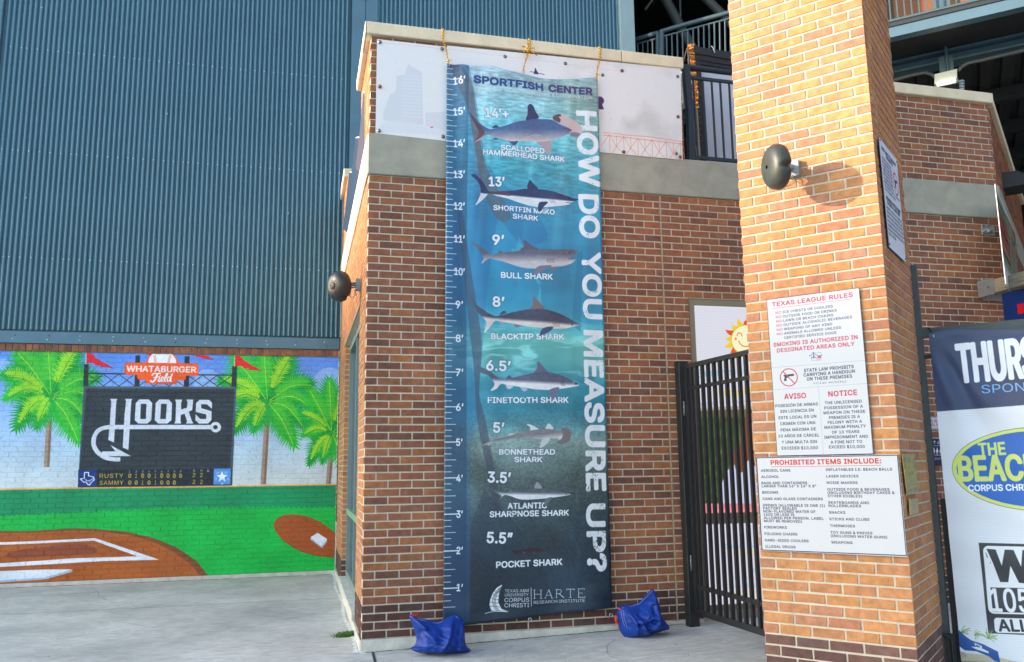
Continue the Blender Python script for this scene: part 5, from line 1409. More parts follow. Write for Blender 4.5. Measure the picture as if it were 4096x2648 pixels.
# side wall, returning towards the mural
SW = thing('side_wall', 'sunlit side wall of the banner building with a tall window', 'wall', (XS, YM, 0))
L_S = YM - (YF + .105)
win = (YM - 10.85, YM - 8.15, .17, 3.05)      # s0, s1, z0, z1
def lit_sidepal(c, zc): return ('fd', FACD) if zc < .38 else ('p', PIERC)  # paler pier bricks put the light from the left into this side's colour
brick_wall(SW, (XS, YM), -PI / 2, L_S, .10, 59, lit_sidepal, 1, openings=[win], nmax=300, mend=-.09)
frS = frame((XS, YM, 0), -PI / 2)
m = MB(frS); m.box(0, L_S + .09, -.014, .3, -.05, .0985); m.box(win[0] - .02, win[1] + .02, -.030, .30, .0985, win[2] + .006, 0, .004); m.build('concrete_base', CONC_L, SW)
m = MB(frS); m.box(0, L_S + .10, -.020, .35, Z_B0 + .003, Z_B1, 0, .004); m.build('concrete_band', STONE, SW)
rootS = thing('side_parapet', 'sunlit side parapet with stone coping above the concrete band', 'wall', (XS, 11.0, Z_B1))
brick_wall(rootS, (XS, YM), -PI / 2, L_S, Z_B1 + .003, 14, lambda c, z: ('p', PIERC), 0, nmax=200, z_top=5.43, openings=[(YM - 11.1, YM - 8.5, 5.0, 5.6)], mend=-.09)  # same paler palette, carrying the left light in its colour
for (ya, yb) in ((7.56 + .045, 8.45), (11.15, 12.2)):
    m = MB(); m.box(XS - .055, XS + .35, ya if ya > 8 else YF - .045 + .388, yb, 5.432, 5.550, 0, .007); m.build('coping_stone', STONE, rootS)
m = MB(); m.box(XS - .055, XS - .046, YF - .044, YF + .34, 5.434, 5.548); m.build('coping_stone', STONE, rootS)
# window
WN = thing('window', 'tall narrow window with grey-green frame in the sunlit side wall', 'window', (XS, 9.5, .17))
FRM = mat('grey_green_frame', C(128, 146, 142), .5, .1, bump=.2, var=.08)
FRG = mat('green_sill_bar', C(120, 164, 132), .5)
GL = bpy.data.materials.new('window_glass'); GL.use_nodes = True
pb = GL.node_tree.nodes['Principled BSDF']; pb.inputs['Base Color'].default_value = (.03, .06, .12, 1); pb.inputs['Roughness'].default_value = .05; pb.inputs['Specular IOR Level'].default_value = .9
w0, w1, wz0, wz1 = win; wz0 += .008
m = MB(frS)
m.box(w0, w0 + .07, .055, .16, wz0 + .002, wz1); m.box(w1 - .07, w1, .055, .16, wz0 + .002, wz1)
m.box(w0 + .07, w1 - .07, .055, .16, wz0 + .002, wz0 + .09); m.box(w0 + .07, w1 - .07, .055, .16, wz1 - .09, wz1)
m.box((w0 + w1) / 2 - .03, (w0 + w1) / 2 + .03, .057, .158, wz0 + .09, .93); m.box((w0 + w1) / 2 - .03, (w0 + w1) / 2 + .03, .057, .158, 1.0, wz1 - .09)
WFR = m.build('window_frame', FRM, WN)
m = MB(frS); m.box(w0 + .07, w1 - .07, .045, .158, .93, 1.0, 0, .004); m.build('transom', FRG, WFR)
for a, b_, c_, d_ in ((w0 + .07, (w0 + w1) / 2 - .03, wz0 + .09, .93), ((w0 + w1) / 2 + .03, w1 - .07, wz0 + .09, .93), (w0 + .07, (w0 + w1) / 2 - .03, 1.0, wz1 - .09), ((w0 + w1) / 2 + .03, w1 - .07, 1.0, wz1 - .09)):
    m = MB(frS); m.box(a + .001, b_ - .001, .10, .108, c_ + .001, d_ - .001); m.build('pane', GL, WFR)
m = MB(frS); m.box(w0 - .3, w1 + .3, .3, .32, 0, 4.0); m.build('room_dark_sheet', mat('dark_room', C(30, 36, 44), .9), WN)  # dark sheet stands in for the unlit room behind the glass
m = MB(frS); m.box(w0 - .05, w1 + .05, -.006, .05, wz1 + .001, wz1 + .012); m.build('lintel', FRM, WN)
# eight-sided dark plates on the upper side wall
NAVY = mat('navy_plate', C(38, 62, 88), .45, .2, bump=.2, var=.08)
PURP = mat('dusky_plate', C(74, 70, 88), .5, .1, bump=.2, var=.08)
EDGE = mat('plate_edge', C(226, 214, 190), .5)
for i, (px_, mt, lab) in enumerate((([(1452, 372), (1456, 372), (1456, 702), (1448, 697), (1421, 672), (1440, 520)], PURP, 'dusky purple angular plate nearest the wall corner below the coping'),
                                     ([(1421, 552), (1436, 552), (1456, 640), (1452, 760), (1420, 836), (1393, 802)], NAVY, 'dark navy angular plate in the middle of three on the side wall'),
                                     ([(1396, 690), (1412, 690), (1424, 760), (1424, 850), (1393, 938), (1373, 915)], NAVY, 'dark navy angular plate farthest back above the round loudspeaker'))):
    xo = XS - .010 - .0012 * (2 - i)
    P_ = [onX(*p, xo) for p in px_]; c = sum(P_) / len(P_)
    t = thing('wall_plate', lab, 'sign', tuple(map(float, c)), 0, 'angular plates on the side wall')
    m = MB(); m.prism(P_, (.004, 0, 0)); m.build('plate', mt, t)
    q = [p + (p - c) / np.linalg.norm(p - c) * .018 + np.array([.0055, 0, 0]) for p in P_]
    m = MB(); m.prism(q, (.003, 0, 0)); m.build('rim', EDGE, t)

# right part of the same facade
RW = thing('brick_wall', 'brick wall behind the gate and fence with the lit screens and an elevator sign', 'wall', (3.347, YF, 0))
XC = 7.37
opn = [(3.60 - 3.347, 5.3 - 3.347, -.1, 3.077)]
def hidB(px, py): return (2990 < px < 3560) or (px > 3790 and py > 1370 and px < 4100) or (2700 < px < 2750 and py > 1300)
brick_wall(RW, (3.347, YF), 0, XC - 3.347, .10, 59, facpal, 0, openings=opn, hide=hidB, nmax=300)
m = MB(); m.box(3.336, 3.60, YF - .014, YF + .3, -.05, .0985); m.box(5.3, XC, YF - .014, YF + .3, -.05, .0985); m.build('concrete_base', CONC_L, RW)
m = MB(); m.box(4.2, XC + .012, YF - .022, YF + .35, Z_B0 + .003, Z_B1, 0, .008); m.build('concrete_band', CONC, RW)
m = MB(); m.box(3.3345, 3.3475, YF + .0015, YF + .1, .10, Z_B0); m.build('sealed_joint', mat('joint_sealant', C(176, 164, 136), .8), RW)
RP = thing('parapet_wall', 'brick parapet right of the pier with stone coping under the steel beams', 'wall', (5.6, YF, Z_B1))
brick_wall(RP, (5.6, YF), 0, XC - 5.6, Z_B1 + .003, 14, lambda c, z: ('f', FAC), 0, nmax=200, z_top=5.43)
m = MB(); m.box(5.56, XC + .04, YF - .045, YF + .34, 5.432, 5.550, 0, .007); m.build('coping_stone', STONE, RP)
# diagonal return wall
AR = .7123
RT = thing('return_wall', 'brick wall receding diagonally at the right edge with a mounted poster', 'wall', (XC, YF, 0), 0)
uR = Vector((math.cos(AR), math.sin(AR), 0))
oR = (XC + uR.x * .10, YF + uR.y * .10)
brick_wall(RT, oR, AR, 4.5, .10, 59, facpal, 1, nmax=150)
brick_wall(RT, oR, AR, 4.5, Z_B1 + .003, 14, lambda c, z: ('f', FAC), 0, nmax=150, z_top=5.43)
frR = frame((*oR, 0), AR)
m = MB(frR); m.box(-.08, 4.5, -.02, .3, Z_B0 + .003, Z_B1); m.build('concrete_band', CONC, RT)
m = MB(frR); m.box(-.06, 4.5, -.045, .3, 5.433, 5.549, 0, .006); m.build('coping_stone', STONE, RT)

# ------------------------------------------------------------------ the near pier
PR_ = thing('brick_pier', 'big square orange brick pier in the right foreground carrying two white rule signs', 'pier', (float(PA[0]), float(PA[1]), 0))
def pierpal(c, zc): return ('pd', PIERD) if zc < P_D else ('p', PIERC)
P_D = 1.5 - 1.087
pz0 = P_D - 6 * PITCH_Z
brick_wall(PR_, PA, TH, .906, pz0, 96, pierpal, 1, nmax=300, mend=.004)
brick_wall(PR_, PB + V * .105, TH + PI / 2, .83, pz0, 96, pierpal, 1, nmax=0, mend=.004, mstart=-.09)
PC_ = PA + V * .935
brick_wall(PR_, PC_ , TH - PI / 2, .83, pz0, 96, pierpal, 0, nmax=0, mend=-.09)
m = MB(frame((float(PA[0]), float(PA[1]), 0), TH)); m.box(.1, .8, .2, .935, 0, pz0 + 96 * PITCH_Z); m.build('pier_core', CONC, PR_)

DIRT = mat('edge_grime', C(92, 88, 74), .95, bump=.5, bscale=90, var=.4, vscale=25)
ribbon('edge_grime', [(x, YF - .024, 0) for x in np.linspace(.56, 3.40, 120)], .016, DIRT, .003, .9, 11)
ribbon('edge_grime', [(x, YM - .022, 0) for x in np.linspace(-7.0, .46, 160)], .018, DIRT, .003, .9, 12)
# hairline cracks wandering over the slabs
for k, (x0, y0_, ang, n_) in enumerate(((-2.6, 12.2, -1.2, 40), (2.6, 6.9, -1.9, 30), (-.6, 9.0, -2.6, 26))):
    r = random.Random(40 + k); pts = []; x, y = x0, y0_
    for i in range(n_):
        pts.append((x, y, 0)); ang += r.uniform(-.35, .35); x += math.cos(ang) * .06; y += math.sin(ang) * .06
    ribbon('ground_crack', pts, .0035, mat('crack_line', C(84, 84, 78), .95), .004, .5, k)

# ------------------------------------------------------------------ plates and panels from picture corners on real planes
def plate(name, corners, board, mt, edge, parent, n, th=.004):
    """a flat sheet with print on its face; corners are world points, n points towards the viewer"""
    m = MB(); n = np.array(n, float); n /= np.linalg.norm(n)
    f = [np.array(c) + n * th for c in corners]
    m.face(f, 0, uv=[board.uv(c) for c in corners])
    b_ = [np.array(c) for c in corners]
    for i in range(len(b_)):
        j = (i + 1) % len(b_)
        m.face([f[j], f[i], b_[i], b_[j]], 1)
    m.face(b_[::-1], 1)
    return m.build(name, [mt, edge], parent)
def Zt(T, p): return (T[0] + p[0] * T[2], T[1] + p[1] * T[2])

# white skyline panel
SP = thing('printed_panel', 'wide white panel printed with a faint skyline and orange truss behind the banner top', 'sign', (2.1, 7.23, 4.45))
WED = mat('panel_edge', C(200, 204, 210), .5)
c4 = [onY(*p, 7.236) for p in ((1502, 533), (1785, 556), (1785, 193), (1508, 157))]
# two sheets butted behind the banner
cL = [onY(*p, 7.236) for p in ((1502, 533), (1800, 566), (1803, 190), (1508, 157))]
cR = [onY(*p, 7.230) for p in ((1785, 552), (2730, 640), (2722, 275), (1788, 183))]
plate('panel_sheet', cL, SKYL, SKYL_M, WED, SP, (0, -1, 0), .004); plate('panel_sheet', cR, SKYL, SKYL_M, WED, SP, (0, -1, 0), .004)
BOLT = mat('panel_bolt', C(120, 128, 136), .4, .6); BOLTR = mat('rusted_bolt', C(112, 88, 66), .7, .2)
for i, (x, y, rs) in enumerate(((1519, 168, 0), (1519, 346, 1), (1516, 523, 0), (1768, 196, 0), (1772, 546, 0), (2020, 226, 0), (2261, 254, 0), (2488, 283, 1), (2710, 306, 0), (2712, 467, 1), (2705, 614, 0), (2720, 628, 1), (2495, 608, 1), (2410, 300, 0))):
    P = onY(x, y, 7.225); m = MB(); m.lathe([(.018, 0), (.018, .003), (.010, .005), (.009, .009), (.001, .010)], P, (0, -1, 0), 12); m.build('bolt', BOLTR if rs else BOLT, SP)

# ------------------------------------------------------------------ the shark banner
BN = thing('banner', 'long blue vinyl banner with a shark measuring chart hanging from the coping to the ground', 'banner', (1.95, 7.19, .2))
TLc, TRc, BRc, BLc = [onY(*p, 7.2) for p in ((1787, 252), (2388, 312), (2446, 2430), (1770, 2510))]
nx, nz = 72, 220
rows, uvs = [], []
for j in range(nz + 1):
    v = j / nz; row = []; uvr = []
    for i in range(nx + 1):
        u = i / nx
        top = TLc * (1 - u) + TRc * u; bot = BLc * (1 - u) + BRc * u
        sag = .055 * (math.sin(PI * min(1, max(0, (u - .30) / .70))) ** 1.0) * (1 if u > .30 else 0) + .022 * math.sin(PI * min(1, u / .30)) * (u < .30)
        top = top + np.array([0, 0, -sag])
        P = bot * (1 - v) + top * v
        zz = P[2]; x = P[0]
        w = 0.0
        ft = v
        # long soft folds falling from the left grommet and the right edge
        w += .034 * math.exp(-((u - (.10 + .30 * (1 - v) ** 1.0)) / .055) ** 2) * max(0, v - .25) ** .6
        w -= .026 * math.exp(-((u - (.04 + .17 * (1 - v))) / .035) ** 2) * max(0, v - .35)
        w += .020 * math.exp(-((u - (.93 - .10 * (1 - v))) / .04) ** 2) * max(0, v - .3)
        w += .010 * math.sin(u * 9 + v * 5) * .6 + .006 * math.sin(u * 21 - v * 9) * v
        w += .018 * math.exp(-((v - .985) / .03) ** 2) * math.sin(PI * u * 2) 
        w += .010 * math.exp(-((v - .02) / .02) ** 2) * math.sin(u * 16)
        w += .004 * math.sin(v * 60 + u * 3) * (u > .8) 
        P = P + np.array([0, -w - .012, 0])
        row.append(P); uvr.append(BANNER.uv((x, 7.2, zz)))
    rows.append(row); uvs.append(uvr)
m = MB(); m.grid(rows, 0, uvs=uvs, smooth=True)
sheet = m.build('banner_sheet', BANNER_M, BN)
md = sheet.modifiers.new('thickness', 'SOLIDIFY'); md.thickness = .0015; md.offset = 1
RING = mat('steel_ring', C(190, 194, 198), .3, .8)
def ring(P, n, parent, R_=.013, r_=.004, name='grommet'):
    n = np.array(n, float); n /= np.linalg.norm(n)
    t = np.array([0, 0, 1.]); x = np.cross(t, n); x /= np.linalg.norm(x); y = np.cross(n, x)
    m = MB(); rows = []
    for k in range(17):
        a = 2 * PI * k / 16; c = np.array(P) + (x * math.cos(a) + y * math.sin(a)) * R_; rr_ = x * math.cos(a) + y * math.sin(a)
        rows.append([c + (rr_ * math.cos(q) + n * math.sin(q)) * r_ for q in np.linspace(0, 2 * PI, 7)[:-1]])
    m.grid(rows, closed=True); return m.build(name, RING, parent)
GRM = [onY(*p, 7.166) for p in ((1792, 258), (2094, 286), (2385, 316), (2444, 2460), (2120, 2478))]
for P in GRM: ring(P, (0, -1, 0), BN)
# ropes
ROPE = bpy.data.materials.new('yellow_black_rope'); ROPE.use_nodes = True
t = ROPE.node_tree; b = t.nodes['Principled BSDF']; b.inputs['Roughness'].default_value = .7
wv = t.nodes.new('ShaderNodeTexWave'); wv.inputs['Scale'].default_value = 22; wv.wave_type = 'BANDS'; wv.bands_direction = 'DIAGONAL'; wv.inputs['Distortion'].default_value = 1.5
tc = t.nodes.new('ShaderNodeTexCoord'); t.links.new(tc.outputs['Object'], wv.inputs['Vector'])
rp = t.nodes.new('ShaderNodeValToRGB'); rp.color_ramp.elements[0].position = .22; rp.color_ramp.elements[0].color = (.03, .02, .01, 1); rp.color_ramp.elements[1].position = .30; rp.color_ramp.elements[1].color = (*C(246, 180, 24), 1)
t.links.new(wv.outputs['Fac'], rp.inputs['Fac']); t.links.new(rp.outputs['Color'], b.inputs['Base Color'])
for i, (top, mid, lab) in enumerate((((1772, 126), (1780, 190), 'yellow and black rope tied to the left corner of the shark banner'), ((2118, 170), (2108, 230), 'yellow and black rope with a big bow knot at the banner centre'), ((2399, 202), (2392, 260), 'yellow and black rope tied to the right corner of the shark banner'))):
    T_ = onY(*top, 7.20); Bm = GRM[i]
    rt = thing('rope', lab, 'rope', tuple(T_), 0, 'ropes holding the banner')
    tp = np.array([T_[0], 7.204, 5.556])
    for k, dx in enumerate((-.006, .006)):
        m = MB(); m.tube([tp + (dx, .20, 0), tp + (dx, .003, 0), tp + (dx, -.008, -.02), tp + (dx * .5, -.010, -.12), (T_ * .5 + Bm * .5) + (-dx * 1.2, -.012, .0), Bm + (dx * .6, -.010, .03), Bm + (0, -.004, 0)], .0042, 7)
        m.build('strand', ROPE, rt)
    if i == 1:
        c = onY(2112, 205, 7.17)
        m = MB()
        for a, L in ((150, .075), (200, .05), (-25, .10), (30, .07), (-70, .06), (110, .05)):
            a = math.radians(a); e = c + np.array([math.cos(a) * L, -.012, math.sin(a) * L])
            m.tube([c + (0, -.01, 0), (c + e) / 2 + (0, -.014, .01), e], .0052, 6)
        m.lathe([(.001, -.02), (.014, -.015), (.018, 0), (.014, .015), (.001, .02)], c + (0, -.012, 0), (.3, 0, 1), 10)
        m.build('knot', ROPE, rt)
    else:
        m = MB(); c = Bm + np.array([0, -.012, .03]); m.lathe([(.001, -.014), (.010, -.010), (.012, 0), (.010, .010), (.001, .014)], c, (.3, 0, 1), 8); m.tube([c, c + (.02, -.012, .012), c + (.035, -.01, -.005)], .0045, 6); m.build('knot', ROPE, rt)

# ------------------------------------------------------------------ blue sandbags
TARP = mat('blue_tarpaulin', C(14, 58, 146), .5, bump=1, bscale=34, var=.22, vscale=14, spec=.35)
REDS = mat('red_strap', C(214, 36, 48), .5)
WSTD = mat('pale_blue_stitching', C(120, 150, 200), .7)
WST = mat('white_stitching', C(226, 232, 240), .7)
def bag(outline, Y, lab, seed, folds, thick=.15, c0=None):
    T = (1250, 1900, .6507)
    pts = [onY(*Zt(T, p), Y) for p in outline]
    pts = [np.array(p) for p in Board.smooth(pts, True, 4)]
    N = len(pts); c = onY(*Zt(T, c0), Y)
    t = thing('sandbag', lab, 'sandbag', (float(c[0]), Y, float(min(p[2] for p in pts))))
    r = random.Random(seed); K = 22
    for side in (1,):
        rows = []
        for k in range(K + 1):
            s = 1 - (k / K) ** 1.35
            row = []
            for i, p in enumerate(pts):
                q = c + (p - c) * s
                e = 1 - s ** 2.6
                low = .65 + .55 * max(0, min(1, (max(a[2] for a in pts) - q[2]) / (max(a[2] for a in pts) - min(a[2] for a in pts))))
                d = thick * e ** .8 * low
                dd = 0
                for (fx, fz, ang, L, w, h) in folds:
                    P0 = onY(*Zt(T, (fx, fz)), Y); dx = (q[0] - P0[0]); dz = (q[2] - P0[2])
                    a = math.radians(ang); u_ = dx * math.cos(a) + dz * math.sin(a); v_ = -dx * math.sin(a) + dz * math.cos(a)
                    if -.03 < u_ < L: dd += h * math.exp(-(v_ / w) ** 2) * math.sin(PI * min(1, max(0, (u_ + .03) / (L + .03)))) 
                wr = (vnoise(np.array(q[0] * 26 + seed), np.array(q[2] * 20), seed) - .5) * .022 * e + (vnoise(np.array(q[0] * 60), np.array(q[2] * 44 + seed), seed + 3) - .5) * .010 * e + (abs(float(fbm(np.array(q[0] * 14 + q[2] * 9 + seed), np.array(q[2] * 16 - q[0] * 7), seed + 5, 3)) - .5)) * .13 * e ** .5 - .012 * e
                row.append(np.array([q[0], Y - d - 1.5 * dd * e ** .5 - float(wr), q[2]]))
            rows.append(row)
        m = MB(); m.grid(rows, closed=True); m.grid([[np.array([p[0], Y + .02, p[2]]) for p in pts][::1], rows[0]], closed=True); m.face([np.array([p[0], Y + .02, p[2]]) for p in pts])
        t = m.build('bag_body', TARP, t)
    return t, T
gl = 0.0
b1, T = bag([(596, 862), (650, 882), (720, 893), (775, 905), (825, 884), (875, 862), (910, 876), (932, 908), (934, 960), (940, 1030), (956, 1060), (974, 1078), (930, 1090), (850, 1098), (740, 1098), (650, 1092), (604, 1068), (632, 1048), (640, 1000), (618, 930)],
         6.98, 'blue tarpaulin sandbag at the lower left corner of the shark banner', 3, [(850, 880, 245, .30, .020, .05), (640, 890, -50, .35, .02, .035), (920, 900, 260, .25, .016, .03), (700, 960, -20, .3, .03, .02), (760, 910, 200, .2, .015, -.03)], .17, (790, 1000))
def strap(pts, Y, r_, mt, parent, name, flat=.35):
    P = [onY(*Zt(T, p), Y) for p in pts]; m = MB(); m.tube(P, r_, 8); return m.build(name, mt, parent)
strap([(602, 866), (640, 884), (700, 900), (770, 912), (800, 900)], 6.955, .0022, WSTD, b1, 'stitching'); strap([(880, 866), (910, 892), (930, 906)], 6.955, .0022, WSTD, b1, 'stitching')
strap([(606, 858), (628, 866), (650, 856), (640, 866)], 6.985, .009, REDS, b1, 'strap')
b2, T = bag([(1893, 815), (1925, 800), (1960, 800), (2010, 785), (2050, 745), (2093, 704), (2112, 738), (2132, 800), (2140, 850), (2160, 890), (2194, 938), (2150, 956), (2080, 976), (2000, 992), (1928, 998), (1890, 950), (1884, 900), (1874, 850)],
         6.95, 'blue tarpaulin sandbag with a pointed top beside the gate post', 9, [(2090, 720, 262, .32, .02, .05), (1920, 820, -75, .25, .014, .035), (1950, 850, -60, .3, .018, .04), (2000, 800, -45, .25, .02, .03), (1900, 900, 10, .3, .02, .03)], .16, (2010, 900))
strap([(2090, 712), (2050, 752), (2010, 792), (1965, 806), (1900, 818)], 6.925, .0022, WSTD, b2, 'stitching'); strap([(1912, 830), (1915, 880), (1935, 940)], 6.86, .0022, WSTD, b2, 'stitching'); strap([(1896, 826), (1900, 870), (1918, 930)], 6.86, .0022, WSTD, b2, 'stitching')
strap([(1872, 868), (1862, 880), (1868, 905), (1880, 918)], 6.95, .010, REDS, b2, 'strap'); strap([(1892, 822), (1886, 830)], 6.94, .012, REDS, b2, 'strap')

# ------------------------------------------------------------------ loudspeakers
SPK = mat('weathered_speaker_shell', C(54, 64, 62), .4, bump=.4, bscale=120, var=.3, vscale=9, dark=C(60, 56, 44))
SPK2 = mat('black_speaker_shell', C(30, 35, 40), .32, bump=.3, bscale=60, var=.4, vscale=9, dark=C(44, 40, 34))
SPKG = mat('speaker_back', C(44, 48, 50), .45)
BRKT = mat('grey_bracket', C(150, 158, 156), .5, .3, bump=.2)
def speaker(lab, c, ax, R_, D, wallP, wn, shell, group='round loudspeakers', roll=0, oval=.06):
    t = thing('loudspeaker', lab, 'loudspeaker', tuple(map(float, c)), 0, group)
    ax = np.array(ax, float); ax /= np.linalg.norm(ax)
    def md(a, h):
        k = 1.0 - oval * math.cos(2 * a)
        for a0 in (PI * .5 + roll, PI * 1.5 + roll):
            d = (a - a0 + PI) % (2 * PI) - PI
            k -= .26 * math.exp(-(d / .12) ** 2) * max(0, 1 - max(0, h) / (.42 * D))
        return k
    prof = [(R_ * math.sin(q) ** .62, D * .62 * math.cos(q) ** .8) for q in np.linspace(0.02, PI / 2 - .001, 14)]
    m = MB(); m.lathe(prof[::-1], c, ax, 64, mod=md); fs_ = m.build('front_shell', shell, t)
    m = MB(); m.lathe([(R_ * .99, 0), (R_ * 1.015, -.004), (R_ * 1.0, -.010), (R_ * .96, -D * .22), (R_ * .80, -D * .34), (R_ * .5, -D * .38), (.001, -D * .38)], c, ax, 64, mod=md); rs_ = m.build('rear_shell', SPKG, t)
    m = MB(); m.lathe([(R_ * .24, 0), (R_ * .24, .006), (R_ * .19, .009), (.001, .009)], np.array(c) + ax * (D * .60), ax, 24); m.build('badge', SPKG, fs_) if roll < 1 else None
    m = MB(); m.lathe([(R_ * .22, 0), (R_ * .22, -.008), (R_ * .16, -.008), (R_ * .14, .004), (.001, .004)], np.array(c) - ax * (D * .375) , ax, 20); m.build('rear_port', SPK2, rs_)
    wallP = np.array(wallP, float); wn = np.array(wn, float); bk = np.array(c) - ax * D * .34
    sd = np.cross(wn, (0, 0, 1.))
    m = MB()
    for (h0, h1, w_) in ((0, .045, .045),):
        ps = [wallP + sd * a * w_ + np.array([0, 0, z]) for a, z in ((-1, -.055), (1, -.055), (1, .055), (-1, .055))]
        m.prism(ps, wn * h1)
    m.build('wall_box', BRKT, t)
    m = MB(); m.tube([wallP + wn * .04, wallP + wn * .07, (wallP + wn * .07 + bk) / 2, bk], .014, 8); m.tube([wallP + wn * .045 + (0, 0, .02), bk + (0, 0, .035)], .008, 6); m.tube([wallP + wn * .045 - (0, 0, .02), bk - (0, 0, .035)], .008, 6); m.build('arm', BRKT, t)
    m = MB(); q = wallP + wn * .05; m.tube([q + (0, 0, -.05), q + (0, 0, -.10) - ax * .02, q + (0, 0, -.13) + ax * .04, q + (0, 0, -.10) + ax * .08, bk + (0, 0, -.03)], .003, 5); m.tube([q + (0, 0, -.05) + sd * .02, q + (0, 0, -.12) - sd * .05, q + (0, 0, -.10) - sd * .09, q + (0, 0, -.06) - sd * .06], .0025, 5); m.build('cable', mat('tan_cable', C(150, 132, 96), .6), t)
    return t
SPK2M = SPK2
wL = onX(1441, 1140, XS); cL_ = onY(1360, 1145, float(wL[1]) - .10)
speaker('black round loudspeaker on the corner of the sunlit side wall above the window', cL_, (-.78, -.60, -.12), .142, .15, wL, (-1, 0, 0), SPK2, roll=.5)
PFs = hit(3175, 680, PA, V); cR_ = PFs - V * .20 - U * .07 ; cR_ = hit(3110, 668, PA - V * .27, V)
speaker('grey weathered round loudspeaker high on the orange brick pier casting a round shadow', cR_, (-.93, .05, -.06), .140, .125, PFs, -V, SPK, roll=1.35, oval=.07)

# ------------------------------------------------------------------ signs on the pier
GE = mat('sign_edge', C(70, 84, 100), .4, .3)
T1 = (3040, 1130, .4608); T2 = (3000, 1780, .3116)
t1 = thing('rules_sign', 'tall white league rules sign with pink headings on the pier', 'sign', tuple(hit(3270, 1500, PF, V)))
plate('sign_plate', [hit(*Zt(T1, p), PF, V) for p in ((150, 1507), (988, 1490), (862, 45), (58, 148))], PSIGN, PSIGN_M, GE, t1, -V, .004)
t2 = thing('rules_sign', 'wide white prohibited items sign with a red heading, lowest on the pier', 'sign', tuple(hit(3330, 2000, PF, V)))
PF2 = PF - V * .0
plate('sign_plate', [hit(*Zt(T2, p), PF2, V) for p in ((148, 1354), (2022, 1437), (1904, 118), (77, 156))], PSIGN, PSIGN_M, GE, t2, -V, .005)
T3 = (3480, 520, .3636)
t3 = thing('rules_sign', 'white metal open carry sign on the shaded right face of the pier', 'sign', tuple(hit(3560, 800, PR, U)))
cs = [hit(*Zt(T3, p), PR, U) for p in ((214, 1296), (205, 1290), (90, 93), (95, 85), (279, 318), (287, 338), (388, 1445), (380, 1450))]
plate('sign_plate', cs[::-1], CARRY, CARRY_M, mat('dark_sign_edge', C(44, 50, 60), .5), t3, U, .004)
for p in ((101, 112), (286, 352), (207, 1258), (383, 1420)):
    m = MB(); m.lathe([(.007, 0), (.007, .003), (.001, .005)], hit(*Zt(T3, p), PR, U) + U * .004, U, 8); m.build('screw', BLACK, t3)
T4 = (3500, 1300, .5196)
for lab, cn in (('taller brass plaque with number 21 on the shaded pier side', ((243, 1308), (330, 1292), (297, 993), (204, 992))), ('small brass plaque below the taller one on the pier side', ((267, 1464), (328, 1445), (321, 1333), (258, 1340)))):
    tt = thing('brass_plaque', lab, 'plaque', tuple(hit(*Zt(T4, cn[0]), PR, U)), 0, 'brass plaques on the pier')
    plate('plaque_plate', [hit(*Zt(T4, p), PR, U) for p in cn], PLAQ, PLAQ_M, mat('brass_edge', C(150, 132, 76), .4, .6), tt, U, .006)
SMUDGE = mat('mortar_smear', C(196, 176, 160), .9, bump=.5, var=.2)
def smear(px, py, rx, ry, plane, n, seed):
    r = random.Random(seed); c = hit(px, py, plane, n); m = MB(); e = hit(px + 100, py, plane, n) - c; e = e / 100
    return c
# ------------------------------------------------------------------ gate and its post
GP = thing('gate_post', 'black square steel gate post standing in front of the brick wall', 'post', (3.44, 7.13, .06))
fp = onY(2762, 2511, 7.08)
m = MB(); m.box(float(fp[0]), float(fp[0]) + .094, 7.08, 7.18, .05, 2.43, 0, .004); PTN = m.build('post_tube', BLACK, GP).name
GP = bpy.data.objects[PTN]; m = MB(); m.box(float(fp[0]) - .003, float(fp[0]) + .097, 7.077, 7.183, 2.43, 2.438, 0, .002); m.build('post_cap', BLACK, GP)
GT = thing('gate', 'black barred steel gate standing open between the brick wall and the pier', 'gate', (3.45, 7.08, .18))
G0 = np.array([3.448, 7.078, 0.]); GD = np.array([.058, -.9983, 0.]); GN = np.array([.9983, .058, 0.])
def gpt(s, z, o=0): return G0 + GD * s + GN * o + np.array([0, 0, z])
def gbar(name, s0, s1, z0, z1, w=.038, o=0):
    m = MB(); m.prism([gpt(s0, z0, o - w / 2), gpt(s1, z0, o - w / 2), gpt(s1, z1, o - w / 2), gpt(s0, z1, o - w / 2)], GN * w); return m.build(name, BLACK, GT)
LG = 1.75; zb, ztp = .18, 2.405
gbar('bottom_rail', .0, LG, zb, zb + .05); gbar('top_rail', .0, LG, ztp - .04, ztp)
gbar('stile', .0, .05, zb + .05, ztp - .04); gbar('stile', LG - .05, LG, zb + .05, ztp - .04)
za_ = hit(2754, 1554, G0, GN)[2]; zc_ = hit(2810, 2352, G0, GN)[2]
gbar('middle_rail', .05, LG - .05, za_ - .016, za_ + .016, .020); gbar('middle_rail', .05, LG - .05, zc_ - .020, zc_ + .020, .020)
pk = None
for k in range(17):
    s = .10 + .0985 * k
    if s > LG - .07: break
    if pk is None: pk = gbar('picket', s - .014, s + .014, zb + .05, ztp - .04, .028); s0_ = s
    else:
        o = pk.copy(); o.parent = GT; COL.objects.link(o); o.location = Vector(tuple(GD * (s - s0_)))
WEAR = mat('worn_hinge_weld', C(120, 132, 134), .5, .4, bump=.8, bscale=150, var=.5, vscale=60)
for z in (.62, 2.0):
    m = MB(); m.lathe([(.001, -.07), (.012, -.065), (.012, .065), (.001, .07)], gpt(-.01, z, -.03), (0, 0, 1), 10); m.build('hinge', WEAR, GT)

